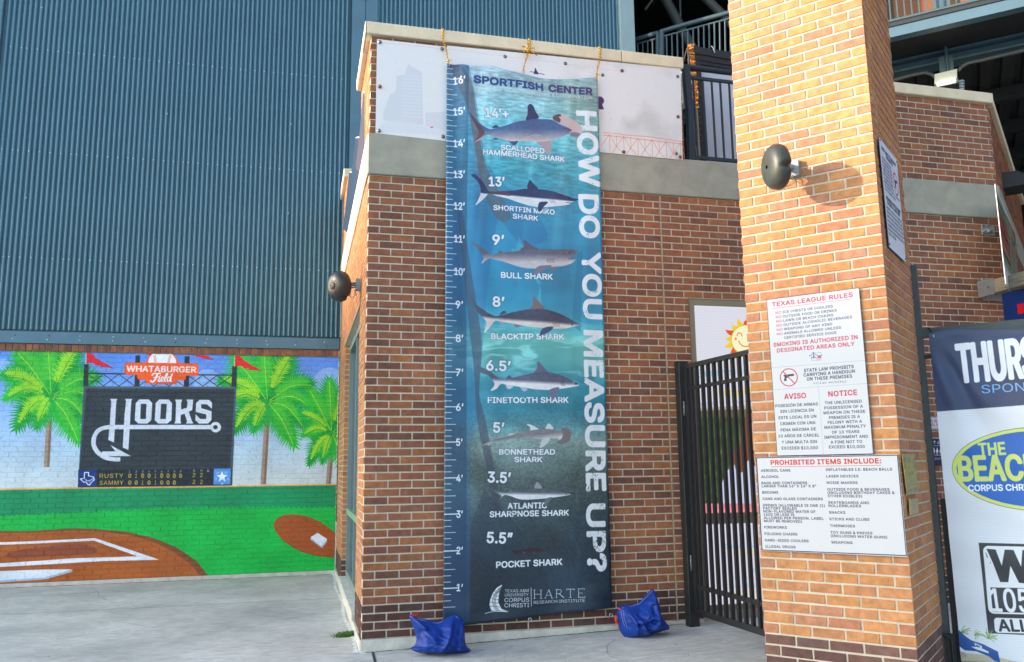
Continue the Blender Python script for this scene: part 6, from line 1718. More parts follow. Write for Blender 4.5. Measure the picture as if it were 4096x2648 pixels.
# ------------------------------------------------------------------ lit screens in the wall opening
SD = thing('display_screen', 'upper lit advertising screen with a smiling sun behind the gate', 'screen', (4.4, 7.28, 1.0), 0, 'lit screens behind the gate')
SD2 = thing('display_screen', 'lower lit advertising screen with contact numbers behind the gate bars', 'screen', (4.4, 7.28, .2), 0, 'lit screens behind the gate')
OL = mat('olive_grey_frame', C(140, 132, 110), .5, .1, bump=.2, var=.08)
def scr_(root, x0, x1, z0, z1):
    m = MB(); cs = [(x0, 7.29, z0), (x1, 7.29, z0), (x1, 7.29, z1), (x0, 7.29, z1)]
    m.face(cs, 0, uv=[SCRN.uv(np.array(c)) for c in cs]); m.build('lit_panel', SCRN_M, root)
def frm(root, x0, x1, z0, z1, t=.055):
    for nm_, a in (('frame_side', (x0, x0 + t, z0, z1)), ('frame_side', (x1 - t, x1, z0, z1)), ('frame_top', (x0 + t, x1 - t, z1 - t, z1)), ('frame_bottom', (x0 + t, x1 - t, z0, z0 + t * .9))):
        m = MB(); m.box(a[0] + .0005, a[1] - .0005, 7.262, 7.34, a[2], a[3], 0, .003); m.build(nm_, OL, root)
frm(SD, 3.602, 5.298, .985, 3.072, .058); scr_(SD, 3.66, 5.24, 1.037, 3.014)
frm(SD2, 3.602, 5.298, .17, .983, .046); scr_(SD2, 3.648, 5.252, .211, .937)
m = MB(); m.box(3.602, 5.298, 7.33, 7.5, .05, 3.075); m.build('housing', BLACK, SD)
m = MB(); m.box(3.602, 5.298, 7.24, 7.45, -.02, .168); m.build('plinth', CONC, SD2)

# ------------------------------------------------------------------ fence on the right with its banner
FN = thing('fence', 'dark grey steel fence at the right edge behind the printed sponsor banner', 'fence', tuple(FC))
def fpt(s, z, o=0): return FC + U * s - V * o + np.array([0, 0, z])
def fbar(name, s0, s1, z0, z1, w=.04, o=0, mt=BLACK):
    m = MB(); m.prism([fpt(s0, z0, o + w / 2), fpt(s1, z0, o + w / 2), fpt(s1, z1, o + w / 2), fpt(s0, z1, o + w / 2)], V * w); return m.build(name, mt, FN)
FG = mat('fence_paint', C(66, 76, 78), .5, bump=.7, bscale=220, var=.15)
fbar('post', -.012, .036, .0, 2.885, .048, 0, FG)
fbar('post', .05, .085, .02, 1.24, .03, -.03, BLACK)  # short black bar added to stand in for a dark object behind the fence
zr = hit(3690, 1325, FC, V)[2]
fbar('top_rail', .036, 2.4, zr - .045, zr + .018, .04, 0, FG); fbar('bottom_rail', .085, 2.4, .10, .15, .04, 0, FG)
zm = hit(3702, 1428, FC, V)[2]
fbar('middle_rail', .037, 2.4, zm - .014, zm + .014, .03, 0, BLACK)
pkt = fbar('picket', .215 - .011, .215 + .013, .15, zr - .045, .022, 0, FG)
for k in range(1, 18):
    o = pkt.copy(); o.parent = FN; COL.objects.link(o); o.location = Vector(tuple(U * .118 * k))
m = MB(); m.tube([fpt(-.06, .335, .05), fpt(.02, .345, .05), fpt(.05, .33, .045), fpt(.052, .05, .045)], .009, 8); m.build('drop_bolt', BLACK, FN)
m = MB(); m.prism([fpt(.015, .05, .03), fpt(.07, .05, .03), fpt(.07, .36, .03), fpt(.015, .36, .03)], -V * .012); m.build('bolt_keeper', BLACK, FN)
FB = thing('banner', 'sponsor banner tied to the right fence, navy top over white with a blue oval logo', 'banner', tuple(fpt(.5, .2, .035)))
BP0 = FC - V * .035
def bp(px, py): return hit(px, py, BP0, V)
s_of = lambda P: (P - BP0) @ U
tl = bp(3717, 1335); bl = bp(3846, 2632)
rows, uvs = [], []
for j in range(91):
    v = j / 90; row = []; uvr = []
    for i in range(49):
        u = i / 48
        sL = s_of(tl) * v + s_of(bl) * (1 - v); s = sL * (1 - u) + 1.06 * u
        zt_ = tl[2] + .020 * math.sin(PI * min(1, u / .3)) - .022 * math.exp(-((u - .75) / .35) ** 2) ; zbm = .195 + .02 * math.sin(u * 4)
        z = zt_ * v + zbm * (1 - v)
        w = .010 * math.sin(u * 8 + v * 3)
        for k_, am, wd in ((.9, .022, .05), (1.6, -.020, .05), (2.6, .014, .06)):
            d = (u - (1 - v) * k_ * .55) ; w += am * math.exp(-(d / wd) ** 2) * max(0, 1 - (1 - v) * 2.2)
        w += .012 * math.exp(-((v - .99) / .02) ** 2) * math.sin(u * 9) + .02 * math.exp(-((v - .03) / .05) ** 2) * math.sin(u * 5 + 1) + .004 * math.sin(v * 40 + u * 6)
        P = fpt(s, z, .035 + w + .004); row.append(P); uvr.append(((s - FBAN.a0) / (FBAN.a1 - FBAN.a0), (z - FBAN.z0) / (FBAN.z1 - FBAN.z0)))
    rows.append(row); uvs.append(uvr)
m = MB(); m.grid(rows, 0, uvs=uvs); sh_ = m.build('banner_sheet', FBAN_M, FB)
ring(fpt(s_of(bp(3731, 1347)), bp(3731, 1347)[2], .055), -V, FB, .011, .0035); ring(fpt(s_of(bp(3860, 2614)), bp(3860, 2614)[2], .065), -V, FB, .011, .0035)
q = fpt(s_of(bp(3731, 1347)), bp(3731, 1347)[2], .05)
m = MB(); m.tube([q, q + (-.008, -.01, .03), fpt(.075, zr + .02, .028), fpt(.075, zr + .024, -.03)], .0028, 5); m.tube([q + (.003, 0, 0), fpt(.088, zr + .02, .028), fpt(.088, zr + .024, -.03)], .0028, 5); m.build('tie', BLACK, FB)

# ------------------------------------------------------------------ small wall fixtures right of the pier
AN = thing('anchor_plate', 'square galvanised anchor plate with a shackle bolted to the right brick wall', 'bracket', tuple(onY(3950, 920, 7.25)))
a0 = onY(3922, 898, 7.25); a1 = onY(3979, 944, 7.25)
m = MB(); m.box(a0[0], a1[0], 7.238, 7.254, a1[2], a0[2], 0, .003); AN_ = m.build('base_plate', ZINC, AN)
for p in ((3933, 905), (3957, 905), (3935, 933)):
    m = MB(); P = onY(*p, 7.238); m.lathe([(.014, 0), (.014, .008), (.008, .010), (.008, .018), (.001, .018)], P, (0, -1, 0), 6, smooth=False); m.build('bolt', BOLT, AN_)
c = onY(3954, 925, 7.20); e = onY(3985, 942, 7.12)
m = MB(); m.tube([c + (-.045, .035, .0), c + (-.03, 0, .02), c + (.02, -.02, .01), c + (.045, 0, -.01), c + (.03, .03, -.012)], .010, 8); m.lathe([(.001, -.02), (.02, -.014), (.022, 0), (.02, .014), (.001, .02)], c, (1, -.3, -.3), 10); m.build('shackle', ZINC, AN)
WRP = thing('guy_wire', 'thin steel guy wire with a hook running right from the anchor plate', 'wire', tuple(c))
f_ = hit(4060, 978, (0, 6.85, 0), np.array([0, 1., 0])); g_ = hit(4200, 1040, (0, 6.3, 0), np.array([0, 1., 0]))
m = MB(); m.tube([c + (.03, -.01, -.01), f_], .0022, 6); m.tube([f_ + (g_ - f_) * .25, g_], .0022, 6); m.build('cable', DARKSTEEL, WRP)
m = MB(); d_ = (g_ - f_) / np.linalg.norm(g_ - f_); m.tube([f_, f_ + d_ * .01 + (0, 0, .008), f_ + d_ * .075 + (0, 0, .008), f_ + d_ * .09, f_ + d_ * .075 - (0, 0, .008), f_ + d_ * .01 - (0, 0, .008), f_], .0028, 6); m.build('snap_hook', ZINC, WRP)
BRp = thing('beam_bracket', 'large galvanised bracket plate holding the end of the grey timber beam', 'bracket', tuple(onY(3950, 1160, 7.25)))
a0 = onY(3922, 1112, 7.25); a1 = onY(4003, 1205, 7.25)
m = MB(); m.box(a0[0], a1[0] + .06, 7.236, 7.254, a1[2], a0[2], 0, .003); m.build('base_plate', ZINC, BRp)
bx = onY(3965, 1150, 7.10)
m = MB(); m.box(bx[0] - .045, bx[0] - .038, 7.02, 7.236, bx[2] - .085, bx[2] + .085); m.build('cheek', ZINC, BRp)
m = MB(); m.lathe([(.013, 0), (.013, .008), (.001, .010)], (bx[0] - .045, 7.09, bx[2]), (-1, 0, 0), 6, smooth=False)
m.build('bolt', BOLT, BRp)
for p in ((3934, 1122), (3996, 1122), (3942, 1192)):
    m = MB(); m.lathe([(.008, 0), (.008, .006), (.001, .006)], onY(*p, 7.236), (0, -1, 0), 6, smooth=False); m.build('bolt', BOLT, BRp)
WOOD = mat('weathered_timber', C(160, 148, 126), .85, bump=.7, bscale=30, var=.35, vscale=6, stretch=(8, 1, 8))
TB = thing('timber_beam', 'weathered grey timber beam jutting from the right brick wall', 'beam', (float(bx[0]) + .03, 7.1, float(bx[2])))
m = MB(); m.box(bx[0] - .037, bx[0] + .105, 4.6, 7.15, bx[2] - .07, bx[2] + .07, 0, .006); m.build('beam_timber', WOOD, TB)
# blue direction sign hanging under the beam
def dir_art():
    b = Board((bx[0] + .0, 0, 0), (0, -1, 0), (1, 0, 0), -7.3, -4.6, 1.7, 3.5, 260, bg=(8, 52, 120))
    b.T = (3500, 700, .5196)
    b.poly([(955, 905), (965, 903), (1003, 1260), (993, 1262)], (214, 222, 226)); b.poly([(955, 905), (1600, 720), (1600, 730), (955, 916)], (214, 222, 226))
    b.poly([(1088, 996), (1500, 930), (1500, 1010), (1098, 1072)], (232, 24, 44))
    b.text('Sunnyside', (1100, 1230), (1290, 1212), 26, (236, 240, 246), bold=.02)
    b.ell((1060, 1250), 26, 28, (230, 200, 90)); b.ell((1064, 1254), 17, 19, (120, 150, 180))
    return b
DIR = dir_art(); DIR_M = print_mat('direction_sign_print', DIR, rough=.4, gain=.8)
DS = thing('hanging_sign', 'dark blue sign with a red bar hanging under the timber beam', 'sign', (float(bx[0]) + .02, 6.4, 2.6))
def onBX(px, py): return onX(px, py, float(bx[0]))
ca = onBX(4004, 1172); cb = onBX(4019, 1420)
y0_ = ca[1] - .0
m = MB(); X_ = bx[0] + .012
cs = [(bx[0] + .006, y0_, 1.75), (bx[0] + .006, 4.9, 1.75), (bx[0] + .006, 4.9, bx[2] - .09), (bx[0] + .006, y0_, bx[2] - .09)]
uvq = [DIR.uv(np.array([bx[0], p[1], p[2]])) for p in cs]
m.face(cs, 0, uv=uvq); m.prism([(bx[0] + .0065, p[1], p[2]) for p in cs], (.02, 0, 0), 1); m.build('sign_plate', [DIR_M, mat('alu_edge', C(190, 196, 198), .4, .5)], DS)
# poster on the return wall
pR = np.array([oR[0], oR[1], 0.]); nR = np.array([-math.sin(AR), math.cos(AR), 0.]); aR = np.array([math.cos(AR), math.sin(AR), 0.])
PO = pR - nR * .04
def poster_art():
    b = Board(PO, aR, nR, -.1, 3.6, 2.6, 5.4, 300, bg=(222, 226, 222))
    n = fbm(b.xx / 20, b.yy / 30, 4)[..., None]; n2 = fbm(b.xx / 14, b.yy / 22, 14)[..., None]
    b.T = (3850, 600, .5195)
    def crowd(x, y):
        a = fbm(x / 16, y / 26, 4)[..., None]; c = fbm(x / 22, y / 40, 9)[..., None]; e = fbm(x / 9, y / 12, 19)[..., None]
        col = np.array([208, 200, 186.]) * (1 - a) + np.array([50, 110, 60.]) * a
        col = np.where(c > .55, np.array([176, 70, 50.]), col); col = np.where(e > .62, np.array([34, 38, 44.]), col)
        return col / 255
    b.poly([(262, 380), (300, 430), (405, 660), (440, 980), (345, 980), (290, 560)], crowd, .85)
    b.line([(297, 535), (288, 590), (294, 650), (316, 705)], 9, (40, 70, 160), sm=True)
    for i, s_ in enumerate(('THE', 'HARDEST', 'LEAGUE', 'BASEBALL')): b.text(s_, (300 + i * 4, 740 + i * 34), (345 + i * 3, 775 + i * 32), 22, (70, 92, 120), bold=.06)
    b.poly([(318, 960), (350, 925), (370, 980), (380, 1000), (316, 1000)], (60, 110, 160))
    return b
POS = poster_art(); POS_M = print_mat('poster_print', POS, rough=.4, gain=.85)
TPo = (3850, 600, .5195)
PT = thing('poster', 'tall framed poster with a crowd photo on the diagonal wall at the right edge', 'poster', tuple(hit(*Zt(TPo, (350, 800)), PO, nR)))
cs = [hit(*Zt(TPo, p), PO, nR) for p in ((318, 1000), (437, 1000), (400, 650), (245, 262))]
# true rectangle on the wall: left edge and top from the picture
aL = (cs[0] - PO) @ aR; aL2 = (cs[3] - PO) @ aR; z0p, z1p = cs[0][2] - .02, cs[3][2]; a1p = min(3.4, (cs[2] - PO) @ aR)
rect = [PO + aR * a + np.array([0, 0, z]) for a, z in ((aL2, z0p), (a1p, z0p), (a1p, z1p), (aL2, z1p))]
plate('poster_sheet', rect, POS, POS_M, mat('white_edge', C(214, 216, 214), .4), PT, -nR, .008)
# lamps
LAMP = mat('lamp_glass', (1, .93, .7), .4, emit=(1.0, .88, .55), estr=9.0)
WL = thing('wall_lamp', 'black wedge shaped wall lamp glowing on the diagonal wall', 'lamp', tuple(hit(4020, 720, pR, nR)))
lc = hit(4012, 752, pR, nR); lt = hit(4003, 684, pR, nR)
H_ = float(abs(lt[2] - lc[2])); w_ = .38
A_ = [lc, lc + (0, 0, H_), lc - nR * .16 + (0, 0, H_ * .95), lc - nR * .34 + (0, 0, H_ * .3), lc - nR * .34]
m = MB(); m.prism([a for a in A_], aR * w_); WLH = m.build('lamp_housing', BLACK, WL)
m = MB(); e0 = lc - nR * .345 + aR * .08 + np.array([0, 0, .02]); m.prism([e0, e0 + aR * (w_ - .16), e0 + aR * (w_ - .16) + (0, 0, H_ * .22), e0 + (0, 0, H_ * .22)], -nR * .004); m.build('lens', LAMP, WLH)
# entry signs seen through the fence
ES = thing('wall_sign', 'small white and red fire alarm sign seen beside the fence post', 'sign', tuple(onY(3740, 1690, 7.24)))
TE = (3700, 1280, .4024)
def psign(root, c0, c1, th=.006):
    P0 = onY(*Zt(TE, c0), 7.24); P1 = onY(*Zt(TE, c1), 7.24)
    cs = [np.array(q) for q in ((P0[0] - .12, 7.24, P1[2]), (P1[0], 7.24, P1[2]), (P1[0], 7.24, P0[2]), (P0[0] - .12, 7.24, P0[2]))]
    plate('sign_plate', cs, WSG, WSG_M, WED, root, (0, -1, 0), th)
psign(ES, (52, 960), (150, 1088))
EL = thing('wall_sign', 'small navy elevator sign with arrows below the fire alarm sign', 'sign', tuple(onY(3745, 1810, 7.24)))
psign(EL, (76, 1182), (170, 1445))

# ------------------------------------------------------------------ upper level: railings, burnt panel, beams, lamps
RAIL = mat('rail_paint', C(34, 42, 48), .4, .1, bump=.15, var=.1)
def oY(px, py, Y=7.36): return onY(px, py, Y)
FRL = thing('railing', 'dark steel railing on the wall ledge between the coping and the pier', 'railing', tuple(oY(2760, 640)))
yr = 7.36
def rbar(root, name, pts, r_, Y=yr, sq=False, mt=RAIL):
    m = MB(); m.tube([onY(*p, Y) for p in pts], r_, 10, square=sq); return m.build(name, mt, root)
rbar(FRL, 'top_rail', [(2738, 268), (2760, 271), (2932, 292), (3100, 312)], .030)
rbar(FRL, 'post', [(2742, 262), (2760, 460), (2764, 655)], .032, sq=True)
rbar(FRL, 'brace', [(2745, 300), (2776, 580), (2762, 622)], .016, sq=True)
rbar(FRL, 'middle_rail', [(2750, 309), (2932, 330), (3100, 350)], .015, sq=True)
rbar(FRL, 'bottom_rail', [(2762, 628), (2950, 645), (3100, 660)], .016, sq=True)
for x in (2772, 2810, 2846, 2880, 2916, 2952):
    rbar(FRL, 'picket', [(x, 312 + (x - 2750) * .115), (x + 20 - (x - 2772) * .02, 630 + (x - 2760) * .09)], .0085, sq=True)
# white box edge left of the railing
EB = thing('cabinet', 'pale narrow cabinet edge beside the railing post', 'cabinet', tuple(oY(2728, 320, 7.5)))
m = MB(); a = onY(2716, 282, 7.46); m.box(a[0] + .03, a[0] + .10, 7.46, 7.6, a[2] - .36, a[2], 0, .004); m.build('cabinet_shell', mat('pale_cabinet', C(214, 218, 214), .5), EB)
# burnt framed panel
BPn = thing('framed_panel', 'scorched black timber frame holding a pale panel with torn insulation on its edge', 'panel', tuple(onY(2830, 640, 7.9)))
Yb = 7.95; CHAR = mat('charred_timber', C(40, 40, 42), .7, bump=.8, bscale=60, var=.5, vscale=16, stretch=(1, 1, 6))
def poly3(root, name, pts, Y, th, mt):
    m = MB(); m.prism([onY(*p, Y) for p in pts], (0, th, 0)); return m.build(name, mt, root)
poly3(BPn, 'pale_board', [(2800, 255), (3100, 292), (3100, 700), (2830, 690)], Yb, .02, mat('grey_white_board', C(186, 188, 198), .6, var=.06))
poly3(BPn, 'frame_side', [(2776, 185), (2799, 188), (2830, 690), (2806, 690)], Yb - .035, .10, CHAR)
for k, (a, b_) in enumerate(((184, 212), (214, 236), (238, 252), (254, 262))):
    poly3(BPn, 'frame_board', [(2775 + k * 1, a), (3100, a + 52), (3100, b_ + 54), (2776 + k * 1, b_)], Yb - .05 + .012 * k, .05, CHAR)
FOAM = mat('torn_insulation', C(232, 150, 48), .9, bump=1, bscale=40, var=.55, vscale=24, dark=C(70, 44, 24))
m = MB(); rr = random.Random(5)
prevs = None; rows = []
for i in range(46):
    t_ = i / 45; px = 2757 + 20 * t_; py = 175 + 255 * t_
    w1 = 5 + rr.random() * 9; w2 = 8 + rr.random() * 6
    rows.append([onY(px - w1 + 8, py, Yb - .01 - rr.random() * .05), onY(px + w2 + 8, py + rr.uniform(-4, 4), Yb - .03 - rr.random() * .04), onY(px + w2 + 8, py, Yb + .05), onY(px - w1 + 8, py, Yb + .05)])
m.grid(rows, closed=True, smooth=False); m.build('insulation', FOAM, BPn)
m = MB(); 
for k in range(5): m.tube([onY(2751 + k * 5, 178 + k * 8, Yb - .06), onY(2757 + k * 6, 300, Yb - .07), onY(2772 + k * 5, 560, Yb - .06)], .0028, 5)
for k in range(16): m.tube([onY(2748 + k * 1.2, 200 + k * 24, Yb - .065), onY(2790 + k * 1.3, 205 + k * 24, Yb - .06)], .0024, 5)
m.tube([onY(2748, 192, Yb - .1), onY(2733, 250, Yb - .12), onY(2755, 235, Yb - .1), onY(2748, 192, Yb - .1)], .004, 5); m.build('wire_mesh', mat('rusty_wire', C(120, 100, 70), .6, .4), BPn)
m = MB(); m.tube([onY(2845, 184, Yb - .07), onY(2852, 190, Yb - .08), onY(2860, 212, Yb - .07)], .006, 6); m.build('clip', ZINC, BPn)

# steel frame of the stand, running at an angle to the wall
TW = -.7496
W = np.array([math.cos(TW), math.sin(TW), 0.]); NW = np.array([-math.sin(TW), math.cos(TW), 0.])
Q1 = np.array([8.6, 9.2, 0.]); Q2 = Q1 + NW * 1.1; Q0 = np.array([5.3, 13.2, 0.])
def onW(px, py, Q): return hit(px, py, Q, NW)
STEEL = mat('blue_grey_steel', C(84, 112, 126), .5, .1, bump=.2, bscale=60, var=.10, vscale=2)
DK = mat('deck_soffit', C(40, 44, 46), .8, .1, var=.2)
ST = thing('steel_frame', 'blue grey steel beams carrying the concourse above the right brick wall', 'beam', tuple(Q1))
def wprism(root, name, pts, Q, th, mt):
    m = MB(); m.prism([onW(*p, Q) for p in pts], NW * th); return m.build(name, mt, root)
def band(px0, y0, px1, y1): return (y1 - y0) / (px1 - px0)
# upper fascia beam: bottom edge and top edge run along W
bL, bR = onW(3552, 155, Q1), onW(4096, 27, Q1)
zf0 = float((bL[2] + bR[2]) / 2); tL = onW(3552, 112, Q1); zf1 = float(tL[2])
def wb(root, name, Q, s0, s1, z0, z1, o, th, mt, bev=0):
    m = MB(); q = Q + NW * o
    m.prism([q + W * s0 + (0, 0, z0), q + W * s1 + (0, 0, z0), q + W * s1 + (0, 0, z1), q + W * s0 + (0, 0, z1)], NW * th); return m.build(name, mt, root)
wb(ST, 'fascia_beam', Q1, -6, 8, zf0, zf1, 0, .02, STEEL); wb(ST, 'flange', Q1, -6, 8, zf0 - .02, zf0, -.06, .16, STEEL)
wb(ST, 'deck', Q1, -6, 8, zf0 + .10, zf0 + .30, .03, 7, DK)
wb(ST, 'toe_plate', Q1, -6, 8, zf1 + .002, zf1 + .05, -.02, .03, DARKSTEEL)
g1 = onW(3557, 207, Q2); g2 = onW(3566, 298, Q2); zg1, zg0 = float(g1[2]), float(g2[2])
wb(ST, 'main_beam', Q2, -6, 8, zg0, min(zg1, zf0 + .05), 0, .03, STEEL); wb(ST, 'beam_flange', Q2, -6, 8, zg0 - .03, zg0, -.12, .28, STEEL); wb(ST, 'beam_flange', Q2, -6, 8, zf0 + .06, zf0 + .09, -.12, .28, STEEL)
cA, cB = onW(3747, 160, Q2), onW(3803, 160, Q2); sA = (cA - Q2) @ W; sB = (cB - Q2) @ W
wb(ST, 'column', Q2, sA, sB, 4.0, zf0 - .03, -.16, .10, STEEL)
c_ = onW(3783, 200, Q2 - NW * .18); m = MB(); m.tube([c_ + (0, 0, .6), c_ + (0, 0, -1.2)], .022, 8); m.build('conduit', STEEL, ST)
CND = thing('conduit', 'curved grey conduit pipe running along the stand soffit to the lamp', 'pipe', tuple(onW(3830, 285, Q2)))
m = MB(); m.tube([onW(*p, Q2 - NW * .1) for p in ((3832, 285), (3845, 268), (3870, 252), (3930, 240), (4096, 200), (4200, 172))], .03, 8); m.tube([onW(*p, Q2 - NW * .1) for p in ((3740, 310), (3728, 298), (3700, 290), (3640, 302), (3560, 325))], .03, 8); m.build('pipe', mat('dull_conduit', C(96, 104, 108), .5, .3), CND)
FX = thing('flood_lamp', 'boxy pale grey flood lamp glowing under the steel column', 'lamp', tuple(onW(3790, 320, Q2)))
QF = Q2 - NW * .55
m = MB(); m.prism([onW(*p, QF) for p in ((3738, 335), (3828, 312), (3828, 275), (3738, 297))], NW * .3); FXH = m.build('lamp_housing', mat('pale_green_grey', C(120, 130, 122), .5), FX)
m = MB(); m.prism([onW(*p, QF - NW * .004) for p in ((3750, 343), (3822, 326), (3820, 319), (3748, 336))], -NW * .02); m.build('lens', LAMP, FXH)
m = MB(); m.prism([onW(*p, QF + NW * .02) for p in ((3738, 350), (3836, 330), (3832, 310), (3738, 334))], NW * .3); m.build('visor', DARKSTEEL, FX)
m = MB(); m.prism([onW(*p, QF + NW * .3) for p in ((3838, 365), (3856, 362), (3852, 318), (3834, 322))], NW * .15)
for k in range(4): m.prism([onW(*p, QF + NW * .28) for p in ((3834, 325 + k * 11), (3858, 321 + k * 11), (3858, 324 + k * 11), (3834, 328 + k * 11))], NW * .18)
m.build('junction_box', ZINC, FX)
# railing on top of the fascia
RL2 = thing('railing', 'steel railing with thin pickets on the concourse edge at the top right', 'railing', tuple(Q1 + (0, 0, zf1)))
PICK = mat('grey_green_rail', C(74, 94, 96), .5, .2)
zr0 = zf1 + .10
s_0 = (onW(3500, 80, Q1) - Q1) @ W
wb(RL2, 'bottom_rail', Q1, s_0, 6, zr0, zr0 + .03, .02, .03, PICK); wb(RL2, 'top_rail', Q1, s_0, 6, zr0 + 1.0, zr0 + 1.05, .02, .04, PICK)
s_a = (onW(3563, 80, Q1) - Q1) @ W; s_b = (onW(3592, 80, Q1) - Q1) @ W; dp = s_b - s_a
pk0 = wb(RL2, 'picket', Q1, s_a - .009, s_a + .009, zr0 + .03, zr0 + 1.0, .027, .018, PICK)
for k in range(-2, 30):
    if k == 0: continue
    o = pk0.copy(); o.parent = RL2; COL.objects.link(o); o.location = Vector(tuple(W * dp * k))
wb(ST, 'upper_post', Q1, (onW(3735, 20, Q1) - Q1) @ W, (onW(3795, 20, Q1) - Q1) @ W, zf1 + .06, zf1 + 4, .3, .1, STEEL)
BACKW = thing('concourse_wall', 'dim brown brick back wall deep inside the stand behind the upper railing', 'wall', tuple(Q1 + NW * 4))
BRN = bpy.data.materials.new('dim_brick'); BRN.use_nodes = True
bt = BRN.node_tree.nodes.new('ShaderNodeTexBrick'); bt.inputs['Color1'].default_value = (*C(150, 96, 60), 1); bt.inputs['Color2'].default_value = (*C(128, 80, 54), 1); bt.inputs['Mortar'].default_value = (*C(60, 50, 40), 1); bt.inputs['Scale'].default_value = 2.5
BRN.node_tree.links.new(bt.outputs['Color'], BRN.node_tree.nodes['Principled BSDF'].inputs['Base Color'])
m = MB(); q = Q1 + NW * 4; m.prism([q + W * -3 + (0, 0, zf0 + .3), q + W * 8 + (0, 0, zf0 + .3), q + W * 8 + (0, 0, zf0 + 4), q + W * -3 + (0, 0, zf0 + 4)], NW * .2); m.build('back_wall', BRN, BACKW)
# ribbed metal deck under the concourse and the dark interior
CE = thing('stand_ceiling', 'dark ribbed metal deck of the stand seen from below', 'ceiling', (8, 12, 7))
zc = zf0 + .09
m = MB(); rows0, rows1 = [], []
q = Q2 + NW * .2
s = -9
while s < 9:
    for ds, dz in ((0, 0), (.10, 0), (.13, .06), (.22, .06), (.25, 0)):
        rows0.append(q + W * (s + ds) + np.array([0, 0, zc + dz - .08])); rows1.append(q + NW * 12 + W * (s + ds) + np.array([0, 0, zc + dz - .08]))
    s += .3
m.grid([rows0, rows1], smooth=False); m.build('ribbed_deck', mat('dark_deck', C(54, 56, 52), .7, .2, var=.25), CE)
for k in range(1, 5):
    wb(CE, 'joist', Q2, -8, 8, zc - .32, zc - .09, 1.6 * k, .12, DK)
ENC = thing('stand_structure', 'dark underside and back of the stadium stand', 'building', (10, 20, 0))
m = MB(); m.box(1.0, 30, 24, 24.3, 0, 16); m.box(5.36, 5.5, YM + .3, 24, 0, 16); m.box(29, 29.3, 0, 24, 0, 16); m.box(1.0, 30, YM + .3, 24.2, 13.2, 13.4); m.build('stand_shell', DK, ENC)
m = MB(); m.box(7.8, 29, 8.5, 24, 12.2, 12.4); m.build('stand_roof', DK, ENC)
m = MB(); 
for a, b_, rr_ in (((2640, -40), (2800, 250), .10), ((2800, -30), (2960, 130), .09), ((2720, -20), (2722, 70), .02), ((2580, 40), (2640, -40), .03)):
    m.tube([onW(*a, Q0 + NW * 2), onW(*b_, Q0 + NW * 2)], rr_, 10)
m.build('brace', mat('brace_paint', C(70, 74, 70), .6), ENC)
# stair railing in the gap left of the pier
SR = thing('railing', 'sloping dark blue stair railing in the shadow left of the pier', 'railing', tuple(onW(2760, 200, Q0)))
RB = mat('stair_rail_paint', C(62, 84, 92), .45, .1)
def wt(name, pts, r_, root=SR, mt=RB):
    m = MB(); m.tube([onW(*p, Q0) for p in pts], r_, 8); return m.build(name, mt, root)
wt('top_rail', [(2645, 127), (2700, 110), (2920, 50)], .045); wt('under_rail', [(2650, 147), (2920, 74)], .02); wt('post', [(2647, 122), (2647, 240)], .05)
for i in range(13):
    x = 2666 + i * 21.3; wt('picket', [(x, 143 - i * 5.8), (x + 3, 262 + i * 3)], .016)
SR2 = thing('railing', 'shorter dark stair railing beside the pale corner column', 'railing', tuple(onW(2580, 200, Q0)))
wt('top_rail', [(2520, 168), (2560, 154), (2632, 132)], .045, SR2); wt('under_rail', [(2530, 182), (2632, 153)], .02, SR2); wt('post', [(2631, 130), (2631, 238)], .04, SR2)
for i in range(5):
    x = 2550 + i * 20; wt('picket', [(x, 178 - i * 5.8), (x + 2, 235)], .014, SR2)

# ------------------------------------------------------------------ ground details
GR = bpy.data.materials.new('grass_blade'); GR.use_nodes = True
pb = GR.node_tree.nodes['Principled BSDF']; pb.inputs['Base Color'].default_value = (.10, .22, .04, 1); pb.inputs['Roughness'].default_value = .6
gc = onZ(1392, 2545, 0); r = random.Random(2)
m = MB()
for i in range(420):
    u_ = r.gauss(0, .33); x = gc[0] + max(-1, min(1, u_)) * .19; y = gc[1] + r.uniform(-.05, .05)
    h = r.uniform(.015, .05) * (1 - .5 * abs(u_)); a = r.uniform(0, 2 * PI); le = r.uniform(.01, .04)
    p0 = np.array([x, y, gz(x, y)]); d = np.array([math.cos(a), math.sin(a), 0]); s_ = np.array([-d[1], d[0], 0]) * .0028
    m.face([p0 - s_, p0 + s_, p0 + d * le * .5 + s_ * .8 + (0, 0, h * .8)]); m.face([p0 - s_, p0 + d * le * .5 + s_ * .8 + (0, 0, h * .8), p0 + d * le + (0, 0, h)])
    for k in range(2):
        q = p0 + d * le * (.5 + .4 * k) + np.array([0, 0, h * (.7 + .2 * k)]); m.face([q, q + s_ * 4 + d * .006, q + s_ * 2 - d * .006 + (0, 0, .003)])
tag(m.build('weed_tuft', GR), 'small green weed tuft growing from the crack at the side wall', 'weed')
pc = onZ(2897, 2573, .055)
m = MB(); m.lathe([(.001, 0), (.012, .002), (.014, .009), (.008, .014), (.001, .016)], pc, (0, 0, 1), 7, smooth=False, mod=lambda a, h: 1 + .3 * math.sin(a * 3 + 1))
tag(m.build('paper_scrap', mat('white_paper', C(236, 236, 236), .8)), 'tiny crumpled white paper scrap lying on the concrete before the gate', 'litter')
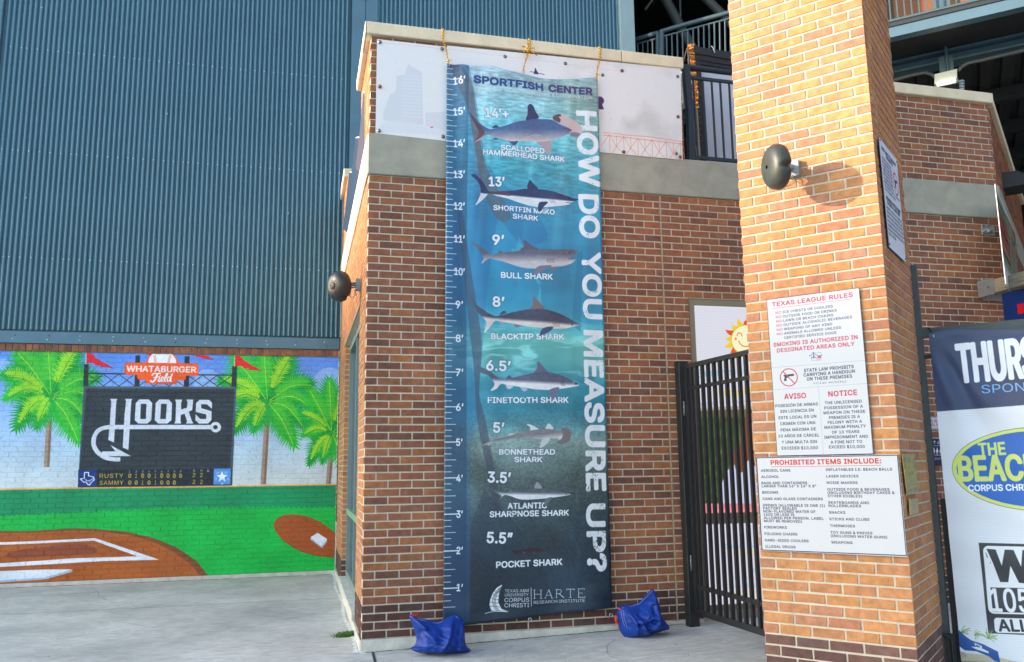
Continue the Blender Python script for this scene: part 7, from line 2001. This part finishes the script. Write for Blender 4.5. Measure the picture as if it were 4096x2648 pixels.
m = MB(); r = random.Random(8); dbr = []
for i in range(150):
    px = r.uniform(1500, 3000); py = r.uniform(2520, 2648) if r.random() < .8 else r.uniform(2480, 2560)
    P = onZ(px, py, .04)
    if P[1] > 7.1: continue
    z = gz(P[0], P[1]) + .002; a = r.uniform(0, PI); L = r.uniform(.003, .010); w_ = L * r.uniform(.2, .6)
    d = np.array([math.cos(a), math.sin(a), 0]) * L; s_ = np.array([-math.sin(a), math.cos(a), 0]) * w_
    c = np.array([P[0], P[1], z]); m.face([c - d, c - s_, c + d + (0, 0, .002), c + s_ + (0, 0, .001)])
tag(m.build('leaf_litter', mat('dry_leaf_bits', C(96, 70, 48), .9)), 'scattered dry leaf bits and grit on the concrete', 'litter', kind='stuff')

# ------------------------------------------------------------------ unseen block added far west, sized so its shadow edge crosses the pier
DST = 150.0; HB = 3.15 + (DST + 3) * math.tan(SUN_EL)
FBD = thing('added_sun_block', 'unseen tall block added far to the west to shade the forecourt', 'building', (-DST, 19, 0))
m = MB(); m.box(-DST - 30, -DST, -16, 44, 0, HB, 0); m.build('walls', mat('far_concrete', C(200, 190, 175), .9), FBD)
for k in range(9):
    m = MB(); m.box(-DST + .0, -DST + .15, -14, 42, 4 + k * 4.2, 6.2 + k * 4.2); m.build('window_band', mat('far_glass', C(50, 66, 80), .2), FBD)

bpy.data.objects.remove(TXT_OB)

SKY_BLOCK = thing('added_sky_block', 'unseen tall block added right of the forecourt to dim light from that side', 'building', (16.5, -10, 0))  # added out of view; cuts sky light on right-facing surfaces
m = MB(); m.box(16.5, 34, -60, 1.5, 0, 12); m.build('walls', mat('sky_block_wall', C(120, 84, 64), .9, var=.2), SKY_BLOCK)
m = MB(); m.box(16.0, 35, -61, 1.6, 12.01, 12.6); m.build('roof', DK, SKY_BLOCK)
for k in range(3):
    m = MB(); m.box(16.42, 16.5, -58, 0, 1.5 + k * 3.6, 3.5 + k * 3.6); m.build('window_band', mat('sky_block_glass', C(40, 52, 60), .2), SKY_BLOCK)
